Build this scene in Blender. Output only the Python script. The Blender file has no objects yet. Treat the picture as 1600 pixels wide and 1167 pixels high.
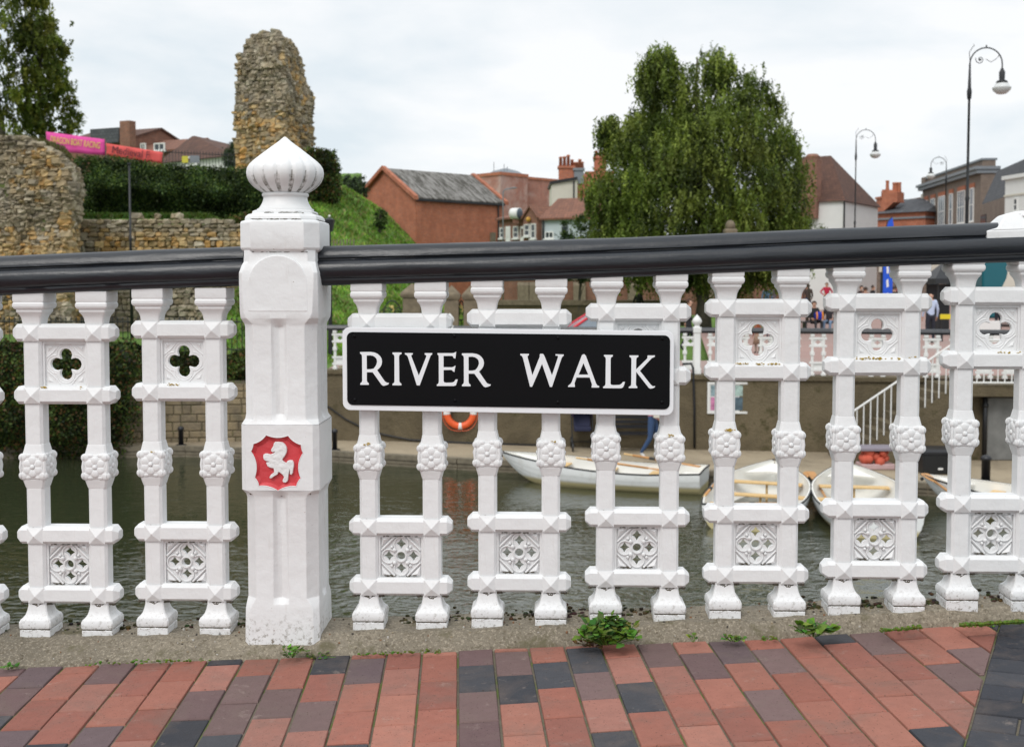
import bpy, bmesh, math, random
import numpy as np
from mathutils import Vector, Matrix, noise
random.seed(7)
R = math.radians
scene = bpy.context.scene
C = scene.collection

# ------------------------------------------------------------ camera
F = 1800.0                      # focal length in photograph pixels (1600 wide)
PITCH = 0.0517
cam_d = bpy.data.cameras.new('camera')
cam = bpy.data.objects.new('camera', cam_d)
C.objects.link(cam)
cam.location = (0, 0, 0)
cam.rotation_euler = (R(90) - PITCH, 0, 0)
cam_d.sensor_width = 36.0
cam_d.lens = 36.0 * F / 1600.0
cam_d.shift_y = -50.0 / 1600.0
cam_d.clip_start = 0.05
cam_d.clip_end = 3000
cam_d.dof.use_dof = True
cam_d.dof.focus_distance = 3.38
cam_d.dof.aperture_fstop = 6.8
scene.camera = cam
scene.render.resolution_x = 1024
scene.render.resolution_y = 746

# ------------------------------------------------------------ sky and sun
SUN_EL, SUN_AZ = R(48), R(205)   # azimuth measured from +Y towards +X: behind the camera, slightly left
world = bpy.data.worlds.new('World')
scene.world = world
world.use_nodes = True
wn, wl = world.node_tree.nodes, world.node_tree.links
wn.clear()
wo = wn.new('ShaderNodeOutputWorld')
bg = wn.new('ShaderNodeBackground')
sky = wn.new('ShaderNodeTexSky')
sky.sky_type = 'NISHITA'
sky.sun_disc = False
sky.sun_elevation = SUN_EL
sky.sun_rotation = SUN_AZ
tc = wn.new('ShaderNodeTexCoord')
mp = wn.new('ShaderNodeMapping')
mp.inputs['Scale'].default_value = (1.0, 1.0, 3.2)
mp.inputs['Rotation'].default_value = (0.25, 0.12, 0.3)
n1 = wn.new('ShaderNodeTexNoise')
n1.inputs['Scale'].default_value = 2.6
n1.inputs['Detail'].default_value = 7
n1.inputs['Roughness'].default_value = 0.52
n1.inputs['Distortion'].default_value = 0.25
cr = wn.new('ShaderNodeValToRGB')
cr.color_ramp.elements[0].position = 0.40
cr.color_ramp.elements[0].color = (7.9, 8.7, 9.25, 1)
cr.color_ramp.elements[1].position = 0.57
cr.color_ramp.elements[1].color = (10.3, 10.4, 10.5, 1)
mix = wn.new('ShaderNodeMixRGB')
mix.inputs['Fac'].default_value = 0.93
# thicker, brighter cloud overhead than at the horizon
sep = wn.new('ShaderNodeSeparateXYZ')
mr = wn.new('ShaderNodeMapRange')
mr.inputs['From Min'].default_value = 0.25
mr.inputs['From Max'].default_value = 1.0
mr.inputs['To Min'].default_value = 1.0
mr.inputs['To Max'].default_value = 1.45
mul = wn.new('ShaderNodeVectorMath')
mul.operation = 'SCALE'
wl.new(tc.outputs['Generated'], mp.inputs['Vector'])
wl.new(mp.outputs['Vector'], n1.inputs['Vector'])
wl.new(n1.outputs['Fac'], cr.inputs['Fac'])
wl.new(sky.outputs['Color'], mix.inputs['Color1'])
wl.new(cr.outputs['Color'], mix.inputs['Color2'])
wl.new(tc.outputs['Generated'], sep.inputs['Vector'])
wl.new(sep.outputs['Z'], mr.inputs['Value'])
wl.new(mix.outputs['Color'], mul.inputs[0])
wl.new(mr.outputs['Result'], mul.inputs['Scale'])
wl.new(mul.outputs['Vector'], bg.inputs['Color'])
bg.inputs['Strength'].default_value = 0.10
wl.new(bg.outputs['Background'], wo.inputs['Surface'])

sd = bpy.data.lights.new('sun', 'SUN')
sd.energy = 1.5
sd.angle = R(24)
sd.color = (1.0, 0.965, 0.92)
sun = bpy.data.objects.new('sun', sd)
C.objects.link(sun)
sdir = Vector((math.sin(SUN_AZ) * math.cos(SUN_EL), math.cos(SUN_AZ) * math.cos(SUN_EL), math.sin(SUN_EL)))
sun.rotation_euler = sdir.to_track_quat('Z', 'Y').to_euler()
sun.location = sdir * 60
scene.view_settings.view_transform = 'Standard'
scene.view_settings.look = 'None'
scene.view_settings.exposure = 0.0
scene.view_settings.gamma = 1.0
scene.view_settings.use_curve_mapping = False

# ------------------------------------------------------------ measuring: a pixel of the photograph as a point
CP, SP = math.cos(PITCH), math.sin(PITCH)
def ray(px, py):
    u = (px - 800) / F; v = (533.5 - py) / F
    return Vector((u, CP + v * SP, v * CP - SP))
def W(px, py, Y):
    d = ray(px, py)
    return d * (Y / d.y)
def Q(px, py, z):                       # where the ray meets a level
    d = ray(px, py)
    return d * (z / d.z)
D = 3.4
A = math.atan(0.028)                    # the railing turns a little towards the viewer on the right
FX = Vector((math.cos(A), -math.sin(A), 0)); FN = Vector((math.sin(A), math.cos(A), 0))
S = D / F * 1.0015
def FP(px, py, off=0.0):                # ray against the railing's upright plane
    d = ray(px, py)
    return d * ((Vector((0, D, 0)).dot(FN) + off) / d.dot(FN))

# ------------------------------------------------------------ object helpers
def tag(o, label=None, cat=None, group=None, kind=None):
    if label: o['label'] = label
    if cat: o['category'] = cat
    if group: o['group'] = group
    if kind: o['kind'] = kind
    return o
def thing(name, label, cat, loc=(0, 0, 0), rz=0.0, group=None):
    o = bpy.data.objects.new(name, None)
    C.objects.link(o)
    o.location = loc; o.rotation_euler = (0, 0, rz)
    o.empty_display_size = 0.2
    return tag(o, label, cat, group)
def kids(o):
    return [c for c in bpy.data.objects if c.parent == o]
def dup(o, parent=None, loc=None, rz=None, label=None):
    c = o.copy(); C.objects.link(c)
    if parent is not None: c.parent = parent
    if loc is not None: c.location = loc
    if rz is not None: c.rotation_euler = (0, 0, rz)
    if label: c['label'] = label
    for k in kids(o): dup(k, c)
    return c

class MB:
    def __init__(s): s.v = []; s.f = []; s.m = []; s.c = []; s.mi = 0; s.col = None
    def add(s, vs, fs):
        b = len(s.v); s.v += [tuple(p) for p in vs]
        for f in fs:
            s.f.append(tuple(i + b for i in f)); s.m.append(s.mi); s.c.append(s.col or (1, 1, 1))
        return s
    def box(s, x0, x1, y0, y1, z0, z1):
        vs = [(x, y, z) for z in (z0, z1) for y in (y0, y1) for x in (x0, x1)]
        return s.add(vs, [(0, 2, 3, 1), (4, 5, 7, 6), (0, 1, 5, 4), (2, 6, 7, 3), (0, 4, 6, 2), (1, 3, 7, 5)])
    def loft(s, rings, closed=True, cap=True):
        n = len(rings[0]); vs = [p for r in rings for p in r]; fs = []
        for i in range(len(rings) - 1):
            for j in range(n if closed else n - 1):
                a = i * n + j; b = i * n + (j + 1) % n
                fs.append((a, b, b + n, a + n))
        if cap:
            fs.append(tuple(range(n - 1, -1, -1))); fs.append(tuple((len(rings) - 1) * n + k for k in range(n)))
        return s.add(vs, fs)
    def sqloft(s, prof, cx=0, cy=0, ch=0.0):      # rising column of chamfered squares: (z, half width)
        rs = []
        for z, h in prof:
            c = min(ch, h * 0.6)
            if c > 0:
                r = [(-h + c, -h), (h - c, -h), (h, -h + c), (h, h - c), (h - c, h), (-h + c, h), (-h, h - c), (-h, -h + c)]
            else: r = [(-h, -h), (h, -h), (h, h), (-h, h)]
            rs.append([(cx + x, cy + y, z) for x, y in r])
        return s.loft(rs)
    def lathe(s, prof, cx=0, cy=0, n=24, lobes=0, amp=0.0):
        rs = []
        for z, r in prof:
            ring = []
            for k in range(n):
                t = 2 * math.pi * k / n
                rr = r
                if lobes: rr = r * (1 - amp * (1 - abs(math.sin(lobes * t / 2))) ** 2.2 * min(1, r / 0.06))
                ring.append((cx + rr * math.cos(t), cy + rr * math.sin(t), z))
            rs.append(ring)
        return s.loft(rs)
    def tube(s, path, r, n=8, cap=True):
        path = [Vector(p) for p in path]; rs = []; prev = None
        for i, p in enumerate(path):
            d = (path[min(i + 1, len(path) - 1)] - path[max(i - 1, 0)]).normalized()
            if prev is None:
                a = d.orthogonal().normalized()
            else:
                a = (prev - d * prev.dot(d)).normalized()
            prev = a; b = d.cross(a)
            rad = r[i] if isinstance(r, (list, tuple)) else r
            rs.append([p + (a * math.cos(2 * math.pi * k / n) + b * math.sin(2 * math.pi * k / n)) * rad for k in range(n)])
        return s.loft(rs, cap=cap)
    def ball(s, c, r, n=8, m=6, sc=(1, 1, 1)):
        rs = []
        for i in range(m + 1):
            a = math.pi * i / m; rr = max(math.sin(a), 0.02)
            rs.append([(c[0] + r * sc[0] * rr * math.cos(2 * math.pi * k / n), c[1] + r * sc[1] * rr * math.sin(2 * math.pi * k / n), c[2] - r * sc[2] * math.cos(a)) for k in range(n)])
        return s.loft(rs)
    def stone(s, c, hx, hy, hz, jit=0.18, rnd=random, ax=(1, 0), col=None):   # a lumpy block
        ux, uy = ax; vs = []; j = lambda: 1 + rnd.uniform(-jit, jit)
        for (lx, ly, lz) in [(x, y, z) for z in (-1, -.55, .55, 1) for (x, y) in ((-.7, -1), (.7, -1), (1, -.6), (1, .9), (-1, .9), (-1, -.6))]:
            k = 0.78 if abs(lz) == 1 else 1.0
            X = lx * hx * k * j(); Y = ly * hy * k * j(); Z = lz * hz * j()
            vs.append((c[0] + X * ux - Y * uy, c[1] + X * uy + Y * ux, c[2] + Z))
        fs = [(5, 4, 3, 2, 1, 0), (18, 19, 20, 21, 22, 23)]
        for i in range(3):
            for k in range(6):
                a = i * 6 + k; b = i * 6 + (k + 1) % 6; fs.append((a, b, b + 6, a + 6))
        s.col = col
        return s.add(vs, fs)
    def xf(s, M):
        s.v = [tuple(M @ Vector(p)) for p in s.v]; return s
    def mesh(s, name, mats, smooth=False):
        me = bpy.data.meshes.new(name); me.from_pydata(s.v, [], s.f)
        for m in (mats if isinstance(mats, (list, tuple)) else [mats]): me.materials.append(m)
        me.polygons.foreach_set('material_index', s.m)
        if any(c != (1, 1, 1) for c in s.c):
            at = me.color_attributes.new('Col', 'FLOAT_COLOR', 'CORNER')
            tot = np.array([len(f) for f in s.f]); col = np.array([tuple(c) + (1,) for c in s.c], dtype=np.float32)
            at.data.foreach_set('color', np.repeat(col, tot, axis=0).ravel())
        bm = bmesh.new(); bm.from_mesh(me); bmesh.ops.recalc_face_normals(bm, faces=bm.faces); bm.to_mesh(me); bm.free()
        if smooth: me.polygons.foreach_set('use_smooth', [True] * len(me.polygons))
        me.update(); return me
    def build(s, name, mats, parent=None, smooth=False, bev=0.0, seg=2, loc=None):
        o = bpy.data.objects.new(name, s.mesh(name, mats, smooth or bev > 0)); C.objects.link(o)
        if parent is not None: o.parent = parent
        if loc is not None: o.location = loc
        if bev > 0:
            b = o.modifiers.new('bevel', 'BEVEL'); b.width = bev; b.segments = seg; b.limit_method = 'ANGLE'; b.angle_limit = R(25)
            b.harden_normals = True
        return o

def outline_mesh(polys, thick, bevel=0.0):     # 2D outlines (first outer, then holes) as a slab in XZ, front at -Y
    cu = bpy.data.curves.new('tmp', 'CURVE'); cu.dimensions = '2D'; cu.fill_mode = 'BOTH'
    cu.extrude = thick / 2; cu.bevel_depth = bevel; cu.bevel_resolution = 1
    for p in polys:
        sp = cu.splines.new('POLY'); sp.points.add(len(p) - 1); sp.use_cyclic_u = True
        for i, (x, z) in enumerate(p): sp.points[i].co = (x, z, 0, 1)
    ob = bpy.data.objects.new('tmp', cu); C.objects.link(ob)
    dg = bpy.context.evaluated_depsgraph_get(); dg.update()
    me = bpy.data.meshes.new_from_object(ob.evaluated_get(dg))
    bpy.data.objects.remove(ob); bpy.data.curves.remove(cu)
    vs = [(v.co.x, -v.co.z, v.co.y) for v in me.vertices]
    fs = [tuple(p.vertices) for p in me.polygons]
    bpy.data.meshes.remove(me)
    return vs, fs
def text_shape(txt, size, thick=0.002, spacing=1.0):
    cu = bpy.data.curves.new('tmp', 'FONT'); cu.body = txt; cu.size = size; cu.extrude = thick / 2; cu.align_x = 'CENTER'; cu.align_y = 'CENTER'
    cu.space_character = spacing
    ob = bpy.data.objects.new('tmp', cu); C.objects.link(ob)
    dg = bpy.context.evaluated_depsgraph_get(); dg.update()
    me = bpy.data.meshes.new_from_object(ob.evaluated_get(dg))
    bpy.data.objects.remove(ob); bpy.data.curves.remove(cu)
    vs = [(v.co.x, -v.co.z, v.co.y) for v in me.vertices]; fs = [tuple(p.vertices) for p in me.polygons]
    bpy.data.meshes.remove(me)
    return vs, fs
def circle(cx, cz, r, n=20, a0=0.0, a1=360.0):
    return [(cx + r * math.cos(R(a0 + (a1 - a0) * k / n)), cz + r * math.sin(R(a0 + (a1 - a0) * k / n))) for k in range(n)]
def rrect(x0, x1, z0, z1, r, n=6):
    p = []
    for cx, cz, a in ((x1 - r, z1 - r, 0), (x0 + r, z1 - r, 90), (x0 + r, z0 + r, 180), (x1 - r, z0 + r, 270)):
        p += [(cx + r * math.cos(R(a + 90 * k / n)), cz + r * math.sin(R(a + 90 * k / n))) for k in range(n + 1)]
    return p

# ------------------------------------------------------------ materials
class NT:
    def __init__(s, name):
        s.m = bpy.data.materials.new(name); s.m.use_nodes = True; s.n = s.m.node_tree.nodes; s.l = s.m.node_tree.links
        s.b = s.n['Principled BSDF']; s.tc = s.n.new('ShaderNodeTexCoord')
    def val(s, sock, v):
        if hasattr(v, 'is_output') or isinstance(v, bpy.types.NodeSocket): s.l.new(v, sock)
        else: sock.default_value = v
    def noise(s, scale, detail=4, rough=0.55, vec=None, dist=0.0, out='Fac'):
        n = s.n.new('ShaderNodeTexNoise'); n.inputs['Scale'].default_value = scale; n.inputs['Detail'].default_value = detail
        n.inputs['Roughness'].default_value = rough; n.inputs['Distortion'].default_value = dist
        s.l.new(vec or s.tc.outputs['Object'], n.inputs['Vector']); return n.outputs[out]
    def voro(s, scale, feature='F1', vec=None, out='Distance', rand=1.0):
        n = s.n.new('ShaderNodeTexVoronoi'); n.feature = feature; n.inputs['Scale'].default_value = scale; n.inputs['Randomness'].default_value = rand
        s.l.new(vec or s.tc.outputs['Object'], n.inputs['Vector']); return n.outputs[out]
    def map(s, scale=(1, 1, 1), rot=(0, 0, 0), vec=None):
        n = s.n.new('ShaderNodeMapping'); n.inputs['Scale'].default_value = scale; n.inputs['Rotation'].default_value = rot
        s.l.new(vec or s.tc.outputs['Object'], n.inputs['Vector']); return n.outputs['Vector']
    def ramp(s, fac, stops):
        n = s.n.new('ShaderNodeValToRGB'); e = n.color_ramp.elements
        while len(e) < len(stops): e.new(0.5)
        for i, (p, c) in enumerate(stops):
            e[i].position = p; e[i].color = (tuple(c) + (1,)) if len(c) == 3 else c
        s.l.new(fac, n.inputs['Fac']); return n.outputs['Color']
    def step(s, fac, a, b): return s.ramp(fac, [(a, (0, 0, 0)), (b, (1, 1, 1))])
    def mix(s, fac, a, b, mode='MIX'):
        n = s.n.new('ShaderNodeMixRGB'); n.blend_type = mode
        for i, v in (('Fac', fac), ('Color1', a), ('Color2', b)):
            if isinstance(v, (tuple, list)): v = tuple(v) + (1,) if len(v) == 3 else v
            s.val(n.inputs[i], v)
        return n.outputs['Color']
    def math(s, op, a, b=0.0):
        n = s.n.new('ShaderNodeMath'); n.operation = op; s.val(n.inputs[0], a); s.val(n.inputs[1], b); return n.outputs[0]
    def attr(s, name='Col'):
        n = s.n.new('ShaderNodeAttribute'); n.attribute_name = name; return n.outputs['Color']
    def bump(s, h, strength=0.3, dist=0.01):
        n = s.n.new('ShaderNodeBump'); n.inputs['Strength'].default_value = strength; n.inputs['Distance'].default_value = dist
        s.l.new(h, n.inputs['Height']); s.l.new(n.outputs['Normal'], s.b.inputs['Normal']); return n
    def color(s, c):
        if isinstance(c, (tuple, list)): c = tuple(c) + (1,) if len(c) == 3 else c
        s.val(s.b.inputs['Base Color'], c); return s
    def rough(s, r): s.val(s.b.inputs['Roughness'], r); return s
    def sep(s, vec=None):
        n = s.n.new('ShaderNodeSeparateXYZ'); s.l.new(vec or s.tc.outputs['Object'], n.inputs[0]); return n.outputs
    def comb(s, x, y, z):
        n = s.n.new('ShaderNodeCombineXYZ'); s.val(n.inputs[0], x); s.val(n.inputs[1], y); s.val(n.inputs[2], z); return n.outputs[0]
    def wallvec(s):                      # runs along whichever wall of a building the point lies on
        p = s.sep(); nn = s.sep(s.tc.outputs['Normal'])
        ax = s.math('ABSOLUTE', nn[0]); ay = s.math('ABSOLUTE', nn[1]); g = s.math('GREATER_THAN', ax, ay)
        u = s.math('ADD', s.math('MULTIPLY', p[1], g), s.math('MULTIPLY', p[0], s.math('SUBTRACT', 1.0, g)))
        return s.comb(u, p[2], 0.0)
def simple(name, col, rough=0.6, metal=0.0, var=0.12, nscale=6.0, bump=0.0, bscale=40.0, spec=None):
    t = NT(name); c2 = tuple(max(0, c * (1 - var * 2)) for c in col)
    t.color(t.mix(t.noise(nscale, 5), c2, tuple(min(1, c * (1 + var)) for c in col))); t.rough(rough); t.b.inputs['Metallic'].default_value = metal
    if spec is not None: t.b.inputs['Specular IOR Level'].default_value = spec
    if bump: t.bump(t.noise(bscale, 4), bump, 0.01)
    return t.m
def brick_mat(name, c1, c2, mortar, size=(0.225, 0.075), patch=None, bump=0.4):
    t = NT(name); b = t.n.new('ShaderNodeTexBrick'); t.l.new(t.wallvec(), b.inputs['Vector'])
    b.inputs['Scale'].default_value = 1.0; b.inputs['Brick Width'].default_value = size[0]; b.inputs['Row Height'].default_value = size[1]
    b.inputs['Mortar Size'].default_value = 0.008; b.inputs['Mortar Smooth'].default_value = 0.3; b.inputs['Bias'].default_value = -0.1
    b.inputs['Color1'].default_value = c1 + (1,); b.inputs['Color2'].default_value = c2 + (1,); b.inputs['Mortar'].default_value = mortar + (1,)
    c = t.mix(t.noise(0.7, 6), b.outputs['Color'], tuple(x * 0.7 for x in c1)) if False else b.outputs['Color']
    c = t.mix(t.math('MULTIPLY', t.step(t.noise(0.9, 8, 0.75), 0.40, 0.62), 0.50), c, tuple(x * 0.5 for x in c1)); c = t.mix(t.math('MULTIPLY', t.step(t.noise(2.2, 6, 0.7, vec=t.map((1, 1, .3))), 0.52, 0.66), 0.35), c, tuple(min(1, x * 1.2 + .03) for x in c1))
    if patch: c = t.mix(t.math('MULTIPLY', t.step(t.noise(0.35, 7, 0.7, dist=0.6), 0.46, 0.62), 0.6), c, patch)
    t.color(c); t.rough(0.9); t.bump(b.outputs['Fac'], -bump, 0.01); return t.m
M = {}
def white_iron(name='painted_white_iron', mud=True):
    t = NT(name)
    dirt = t.step(t.noise(9, 8, 0.7), 0.60, 0.74)
    base = t.mix(t.noise(2.5, 5), (0.70, 0.70, 0.70), (0.80, 0.805, 0.81))
    c = t.mix(t.math('MULTIPLY', dirt, 0.16), base, (0.30, 0.27, 0.23))
    drip = t.step(t.noise(7, 5, 0.7, vec=t.map((9, 9, 0.9))), 0.60, 0.72)
    c = t.mix(t.math('MULTIPLY', drip, 0.16), c, (0.36, 0.28, 0.20))
    spot = t.step(t.noise(75, 3, 0.6), 0.725, 0.75)                 # chips and fly specks
    c = t.mix(t.math('MULTIPLY', spot, 0.55), c, (0.20, 0.13, 0.09))
    z = t.sep()[2]                                                  # mud thrown up from the pavement
    low = t.math('SUBTRACT', 1.0, t.math('MULTIPLY', z, 12.0))
    low = t.math('MULTIPLY', t.math('MAXIMUM', low, 0.0), t.step(t.noise(70, 8, 0.8), 0.52, 0.60))
    if mud: c = t.mix(t.math('MULTIPLY', low, 0.8), c, (0.15, 0.12, 0.08))
    t.color(c); t.rough(t.math('ADD', 0.36, t.math('MULTIPLY', t.noise(20), 0.2)))
    h = t.math('ADD', t.math('MULTIPLY', t.noise(20, 4, 0.5), 1.2), t.math('MULTIPLY', t.noise(120, 3), 0.14))
    t.bump(h, 0.42, 0.006); return t.m
M['white'] = white_iron(); M['white_clean'] = white_iron('painted_white_iron_crest', False)
def grime():
    t = NT('white_iron_with_algae_streaks')
    base = t.mix(t.noise(3, 5), (0.70, 0.70, 0.70), (0.80, 0.805, 0.81))
    z = t.sep()[2]
    # algae sits in the lower half of the grooves
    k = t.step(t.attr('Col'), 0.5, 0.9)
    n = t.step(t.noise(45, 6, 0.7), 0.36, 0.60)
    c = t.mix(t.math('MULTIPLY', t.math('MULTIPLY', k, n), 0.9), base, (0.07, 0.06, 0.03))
    t.color(c); t.rough(0.45); t.bump(t.noise(40, 4), 0.3, 0.005); return t.m
M['algae'] = grime()
M['dirt'] = simple('joint_grime_and_painted_shade', (0.10, 0.085, 0.06), 0.95, var=0.3, nscale=60)  # joint grime; also colours the painted shadow at the post's groove top
def black_paint():
    t = NT('black_gloss_rail_paint'); t.color(t.mix(t.noise(5, 5), (0.010, 0.012, 0.016), (0.018, 0.021, 0.027)))
    v = t.map((2.0, 12, 12)); h = t.math('ADD', t.noise(5, 4, 0.6, vec=v), t.math('MULTIPLY', t.noise(90, 3), 0.22))
    t.rough(t.math('ADD', 0.27, t.math('MULTIPLY', t.noise(12), 0.16))); t.bump(h, 0.28, 0.006); t.b.inputs['Specular IOR Level'].default_value = 0.5; return t.m
M['rail'] = black_paint()
M['signblack'] = simple('black_enamel_plate', (0.004, 0.004, 0.005), 0.38, var=0.1, spec=0.12)
M['signwhite'] = simple('white_sign_enamel', (0.80, 0.815, 0.84), 0.4, var=0.02)
M['red'] = simple('red_crest_enamel', (0.62, 0.055, 0.065), 0.42, var=0.18, nscale=14, bump=0.25, bscale=60)
M['horse'] = simple('white_horse_paint', (0.78, 0.78, 0.775), 0.45, var=0.05, bump=0.3, bscale=90)
def concrete(name, c1, c2, spk=True, scale=1.0, moss=None):
    t = NT(name); c = t.mix(t.noise(4 * scale, 7, 0.65), c1, c2)
    c = t.mix(t.math('MULTIPLY', t.step(t.noise(1.3 * scale, 8, 0.7, dist=0.5), 0.45, 0.65), 0.6), c, tuple(x * 0.5 for x in c1))
    if spk:
        sp = t.step(t.noise(130 * scale, 4, 0.7), 0.53, 0.60); c = t.mix(t.math('MULTIPLY', sp, 0.5), c, (0.46, 0.40, 0.31)); sp = t.step(t.noise(70 * scale, 6, 0.75), 0.53, 0.60); c = t.mix(t.math('MULTIPLY', sp, 0.6), c, (0.10, 0.08, 0.05))
        sp = t.step(t.noise(170 * scale, 3, 0.6, vec=t.map(rot=(1, .5, .3))), 0.60, 0.66); c = t.mix(t.math('MULTIPLY', sp, 0.5), c, (0.05, 0.045, 0.035))
    if moss: c = t.mix(t.step(t.noise(6 * scale, 7, 0.7), 0.56, 0.66), c, moss)
    t.color(c); t.rough(0.93)
    t.bump(t.math('ADD', t.noise(14 * scale, 8, 0.7), t.math('MULTIPLY', t.voro(60 * scale), 0.35)), 0.9, 0.012 / scale); return t.m
M['kerb'] = concrete('weathered_kerb_concrete', (0.195, 0.165, 0.12), (0.30, 0.26, 0.20), moss=(0.12, 0.105, 0.06))
M['quaywall'] = concrete('mossy_river_wall_concrete', (0.10, 0.078, 0.043), (0.175, 0.14, 0.085), spk=False, scale=0.4, moss=(0.065, 0.055, 0.022))
M['quaytop'] = concrete('pale_quay_paving', (0.30, 0.24, 0.16), (0.40, 0.33, 0.23), spk=False, scale=0.5)
def colmat(name, rough=0.9, nscale=30, bump=0.5, bdist=0.01, var=0.35, spec=0.3, smear=None):
    t = NT(name); c = t.mix(t.noise(nscale, 6, 0.65), (1 - var,) * 3, (1 + var * 0.4,) * 3); n = t.mix(1.0, t.attr(), c, 'MULTIPLY')
    if smear: n = t.mix(t.math('MULTIPLY', t.step(t.noise(1.6, 8, 0.75, dist=0.5), 0.42, 0.62), 0.6), n, smear)
    t.color(n); t.rough(rough); t.b.inputs['Specular IOR Level'].default_value = spec
    if bump: t.bump(t.noise(nscale * 1.7, 5, 0.6), bump, bdist)
    return t.m
def paver():
    t = NT('clay_paver'); c = t.mix(1.0, t.attr(), t.mix(t.noise(28, 7, 0.7), (0.72, 0.72, 0.72), (1.12, 1.12, 1.12)), 'MULTIPLY')
    c = t.mix(t.math('MULTIPLY', t.step(t.noise(6, 8, 0.7, dist=.4), 0.50, 0.68), 0.40), c, (0.17, 0.13, 0.11))     # ingrained dirt
    c = t.mix(t.math('MULTIPLY', t.step(t.noise(17, 6, 0.75), 0.60, 0.70), 0.30), c, (0.42, 0.34, 0.29))           # pale bloom
    c = t.mix(t.math('MULTIPLY', t.step(t.noise(150, 3, 0.6), 0.64, 0.68), 0.7), c, (0.05, 0.035, 0.03))           # pits
    c = t.mix(t.math('MULTIPLY', t.step(t.noise(2.2, 5, 0.6), 0.45, 0.7), 0.18), c, (0.10, 0.085, 0.075))
    t.color(c); t.rough(0.88); t.b.inputs['Specular IOR Level'].default_value = 0.2
    h = t.math('ADD', t.noise(60, 6, 0.65), t.math('MULTIPLY', t.noise(220, 3), 0.4)); t.bump(h, 0.6, 0.004); return t.m
M['paver'] = paver()
M['stonechip'] = colmat('stone_chips', 0.95, 30, 0.4, 0.003, 0.3)
M['stone'] = colmat('rubble_stone', 0.95, 9, 0.8, 0.03, 0.45, smear=(0.36, 0.28, 0.16))
def leafmat(name, rough=0.55):
    t = NT(name); t.color(t.attr()); t.rough(rough); t.b.inputs['Specular IOR Level'].default_value = 0.25
    tr = t.n.new('ShaderNodeBsdfTranslucent'); t.l.new(t.mix(1.0, t.attr(), (1.3, 1.35, 0.7), 'MULTIPLY'), tr.inputs['Color'])
    mx = t.n.new('ShaderNodeMixShader'); mx.inputs[0].default_value = 0.30
    t.l.new(t.b.outputs[0], mx.inputs[1]); t.l.new(tr.outputs[0], mx.inputs[2]); t.l.new(mx.outputs[0], t.n['Material Output'].inputs['Surface']); return t.m
M['leaf'] = leafmat('leaves')
def joint():
    t = NT('sandy_mossy_joint'); c = t.mix(t.noise(60, 5), (0.09, 0.075, 0.05), (0.19, 0.165, 0.12)); c = t.mix(t.step(t.noise(5, 6, 0.7), 0.50, 0.58), c, (0.10, 0.13, 0.03)); t.color(c); t.rough(.95); t.bump(t.noise(120, 4), .8, .004); return t.m
M['mortar'] = joint()
def grassm():
    t = NT('grass_ground'); c = t.mix(t.noise(0.9, 8, 0.7), (0.09, 0.18, 0.025), (0.17, 0.30, 0.045))
    c = t.mix(t.math('MULTIPLY', t.step(t.noise(3.0, 6, 0.7), 0.55, 0.7), 0.6), c, (0.035, 0.06, 0.012))
    c = t.mix(t.math('MULTIPLY', t.step(t.noise(0.6, 6, 0.7, dist=1.0), 0.62, 0.7), 0.5), c, (0.16, 0.13, 0.06))
    t.color(c); t.rough(0.95); t.bump(t.noise(9, 8, 0.75), 1.0, 0.12); return t.m
M['grass'] = grassm()
def paving():
    t = NT('pink_plaza_paving'); c = t.mix(t.noise(0.8, 5), (0.30, 0.19, 0.165), (0.38, 0.25, 0.22)); c = t.mix(t.math('MULTIPLY', t.step(t.noise(0.18, 4), 0.5, 0.6), 0.35), c, (0.27, 0.25, 0.23))
    t.color(c); t.rough(0.9); return t.m
M['plaza'] = paving()
def water():
    t = NT('river_water')
    t.color((0.030, 0.036, 0.018)); t.rough(0.02); t.b.inputs['IOR'].default_value = 1.75
    a = t.noise(1.5, 2, 0.5, vec=t.map((0.7, 1.1, 1), (0, 0, 0.35)), dist=0.5)
    b = t.noise(3.8, 2, 0.5, vec=t.map((0.8, 1.2, 1), (0, 0, -0.4)), dist=1.2)
    c3 = t.noise(8.5, 2, 0.5, vec=t.map((0.7, 1.2, 1), (0, 0, 0.15)), dist=0.8)
    patch = t.step(t.noise(0.22, 3), 0.35, 0.62)
    h = t.math('ADD', t.math('ADD', t.math('MULTIPLY', a, 0.9), t.math('MULTIPLY', b, 0.75)), t.math('MULTIPLY', c3, 0.22))
    near = t.ramp(t.math('MULTIPLY', t.sep()[1], 0.04), [(0.30, (1, 1, 1)), (0.60, (0.42, 0.42, 0.42)), (0.80, (0.13, 0.13, 0.13))])   # calmer in the lee of the far bank
    h = t.math('MULTIPLY', t.math('MULTIPLY', h, near), t.math('ADD', 0.65, t.math('MULTIPLY', patch, 0.5)))
    t.bump(h, 1.0, 0.125); return t.m
M['water'] = water()
M['brick'] = brick_mat('red_brick', (0.50, 0.155, 0.075), (0.34, 0.10, 0.055), (0.34, 0.25, 0.19))
M['brickold'] = brick_mat('whitened_brick', (0.42, 0.17, 0.12), (0.32, 0.13, 0.10), (0.40, 0.32, 0.28), patch=(0.55, 0.46, 0.43))
M['brickbrown'] = brick_mat('brown_brick', (0.22, 0.165, 0.13), (0.15, 0.115, 0.095), (0.22, 0.19, 0.16))
M['brickdark'] = brick_mat('cottage_brick', (0.27, 0.115, 0.07), (0.18, 0.08, 0.055), (0.24, 0.19, 0.15))
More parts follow.
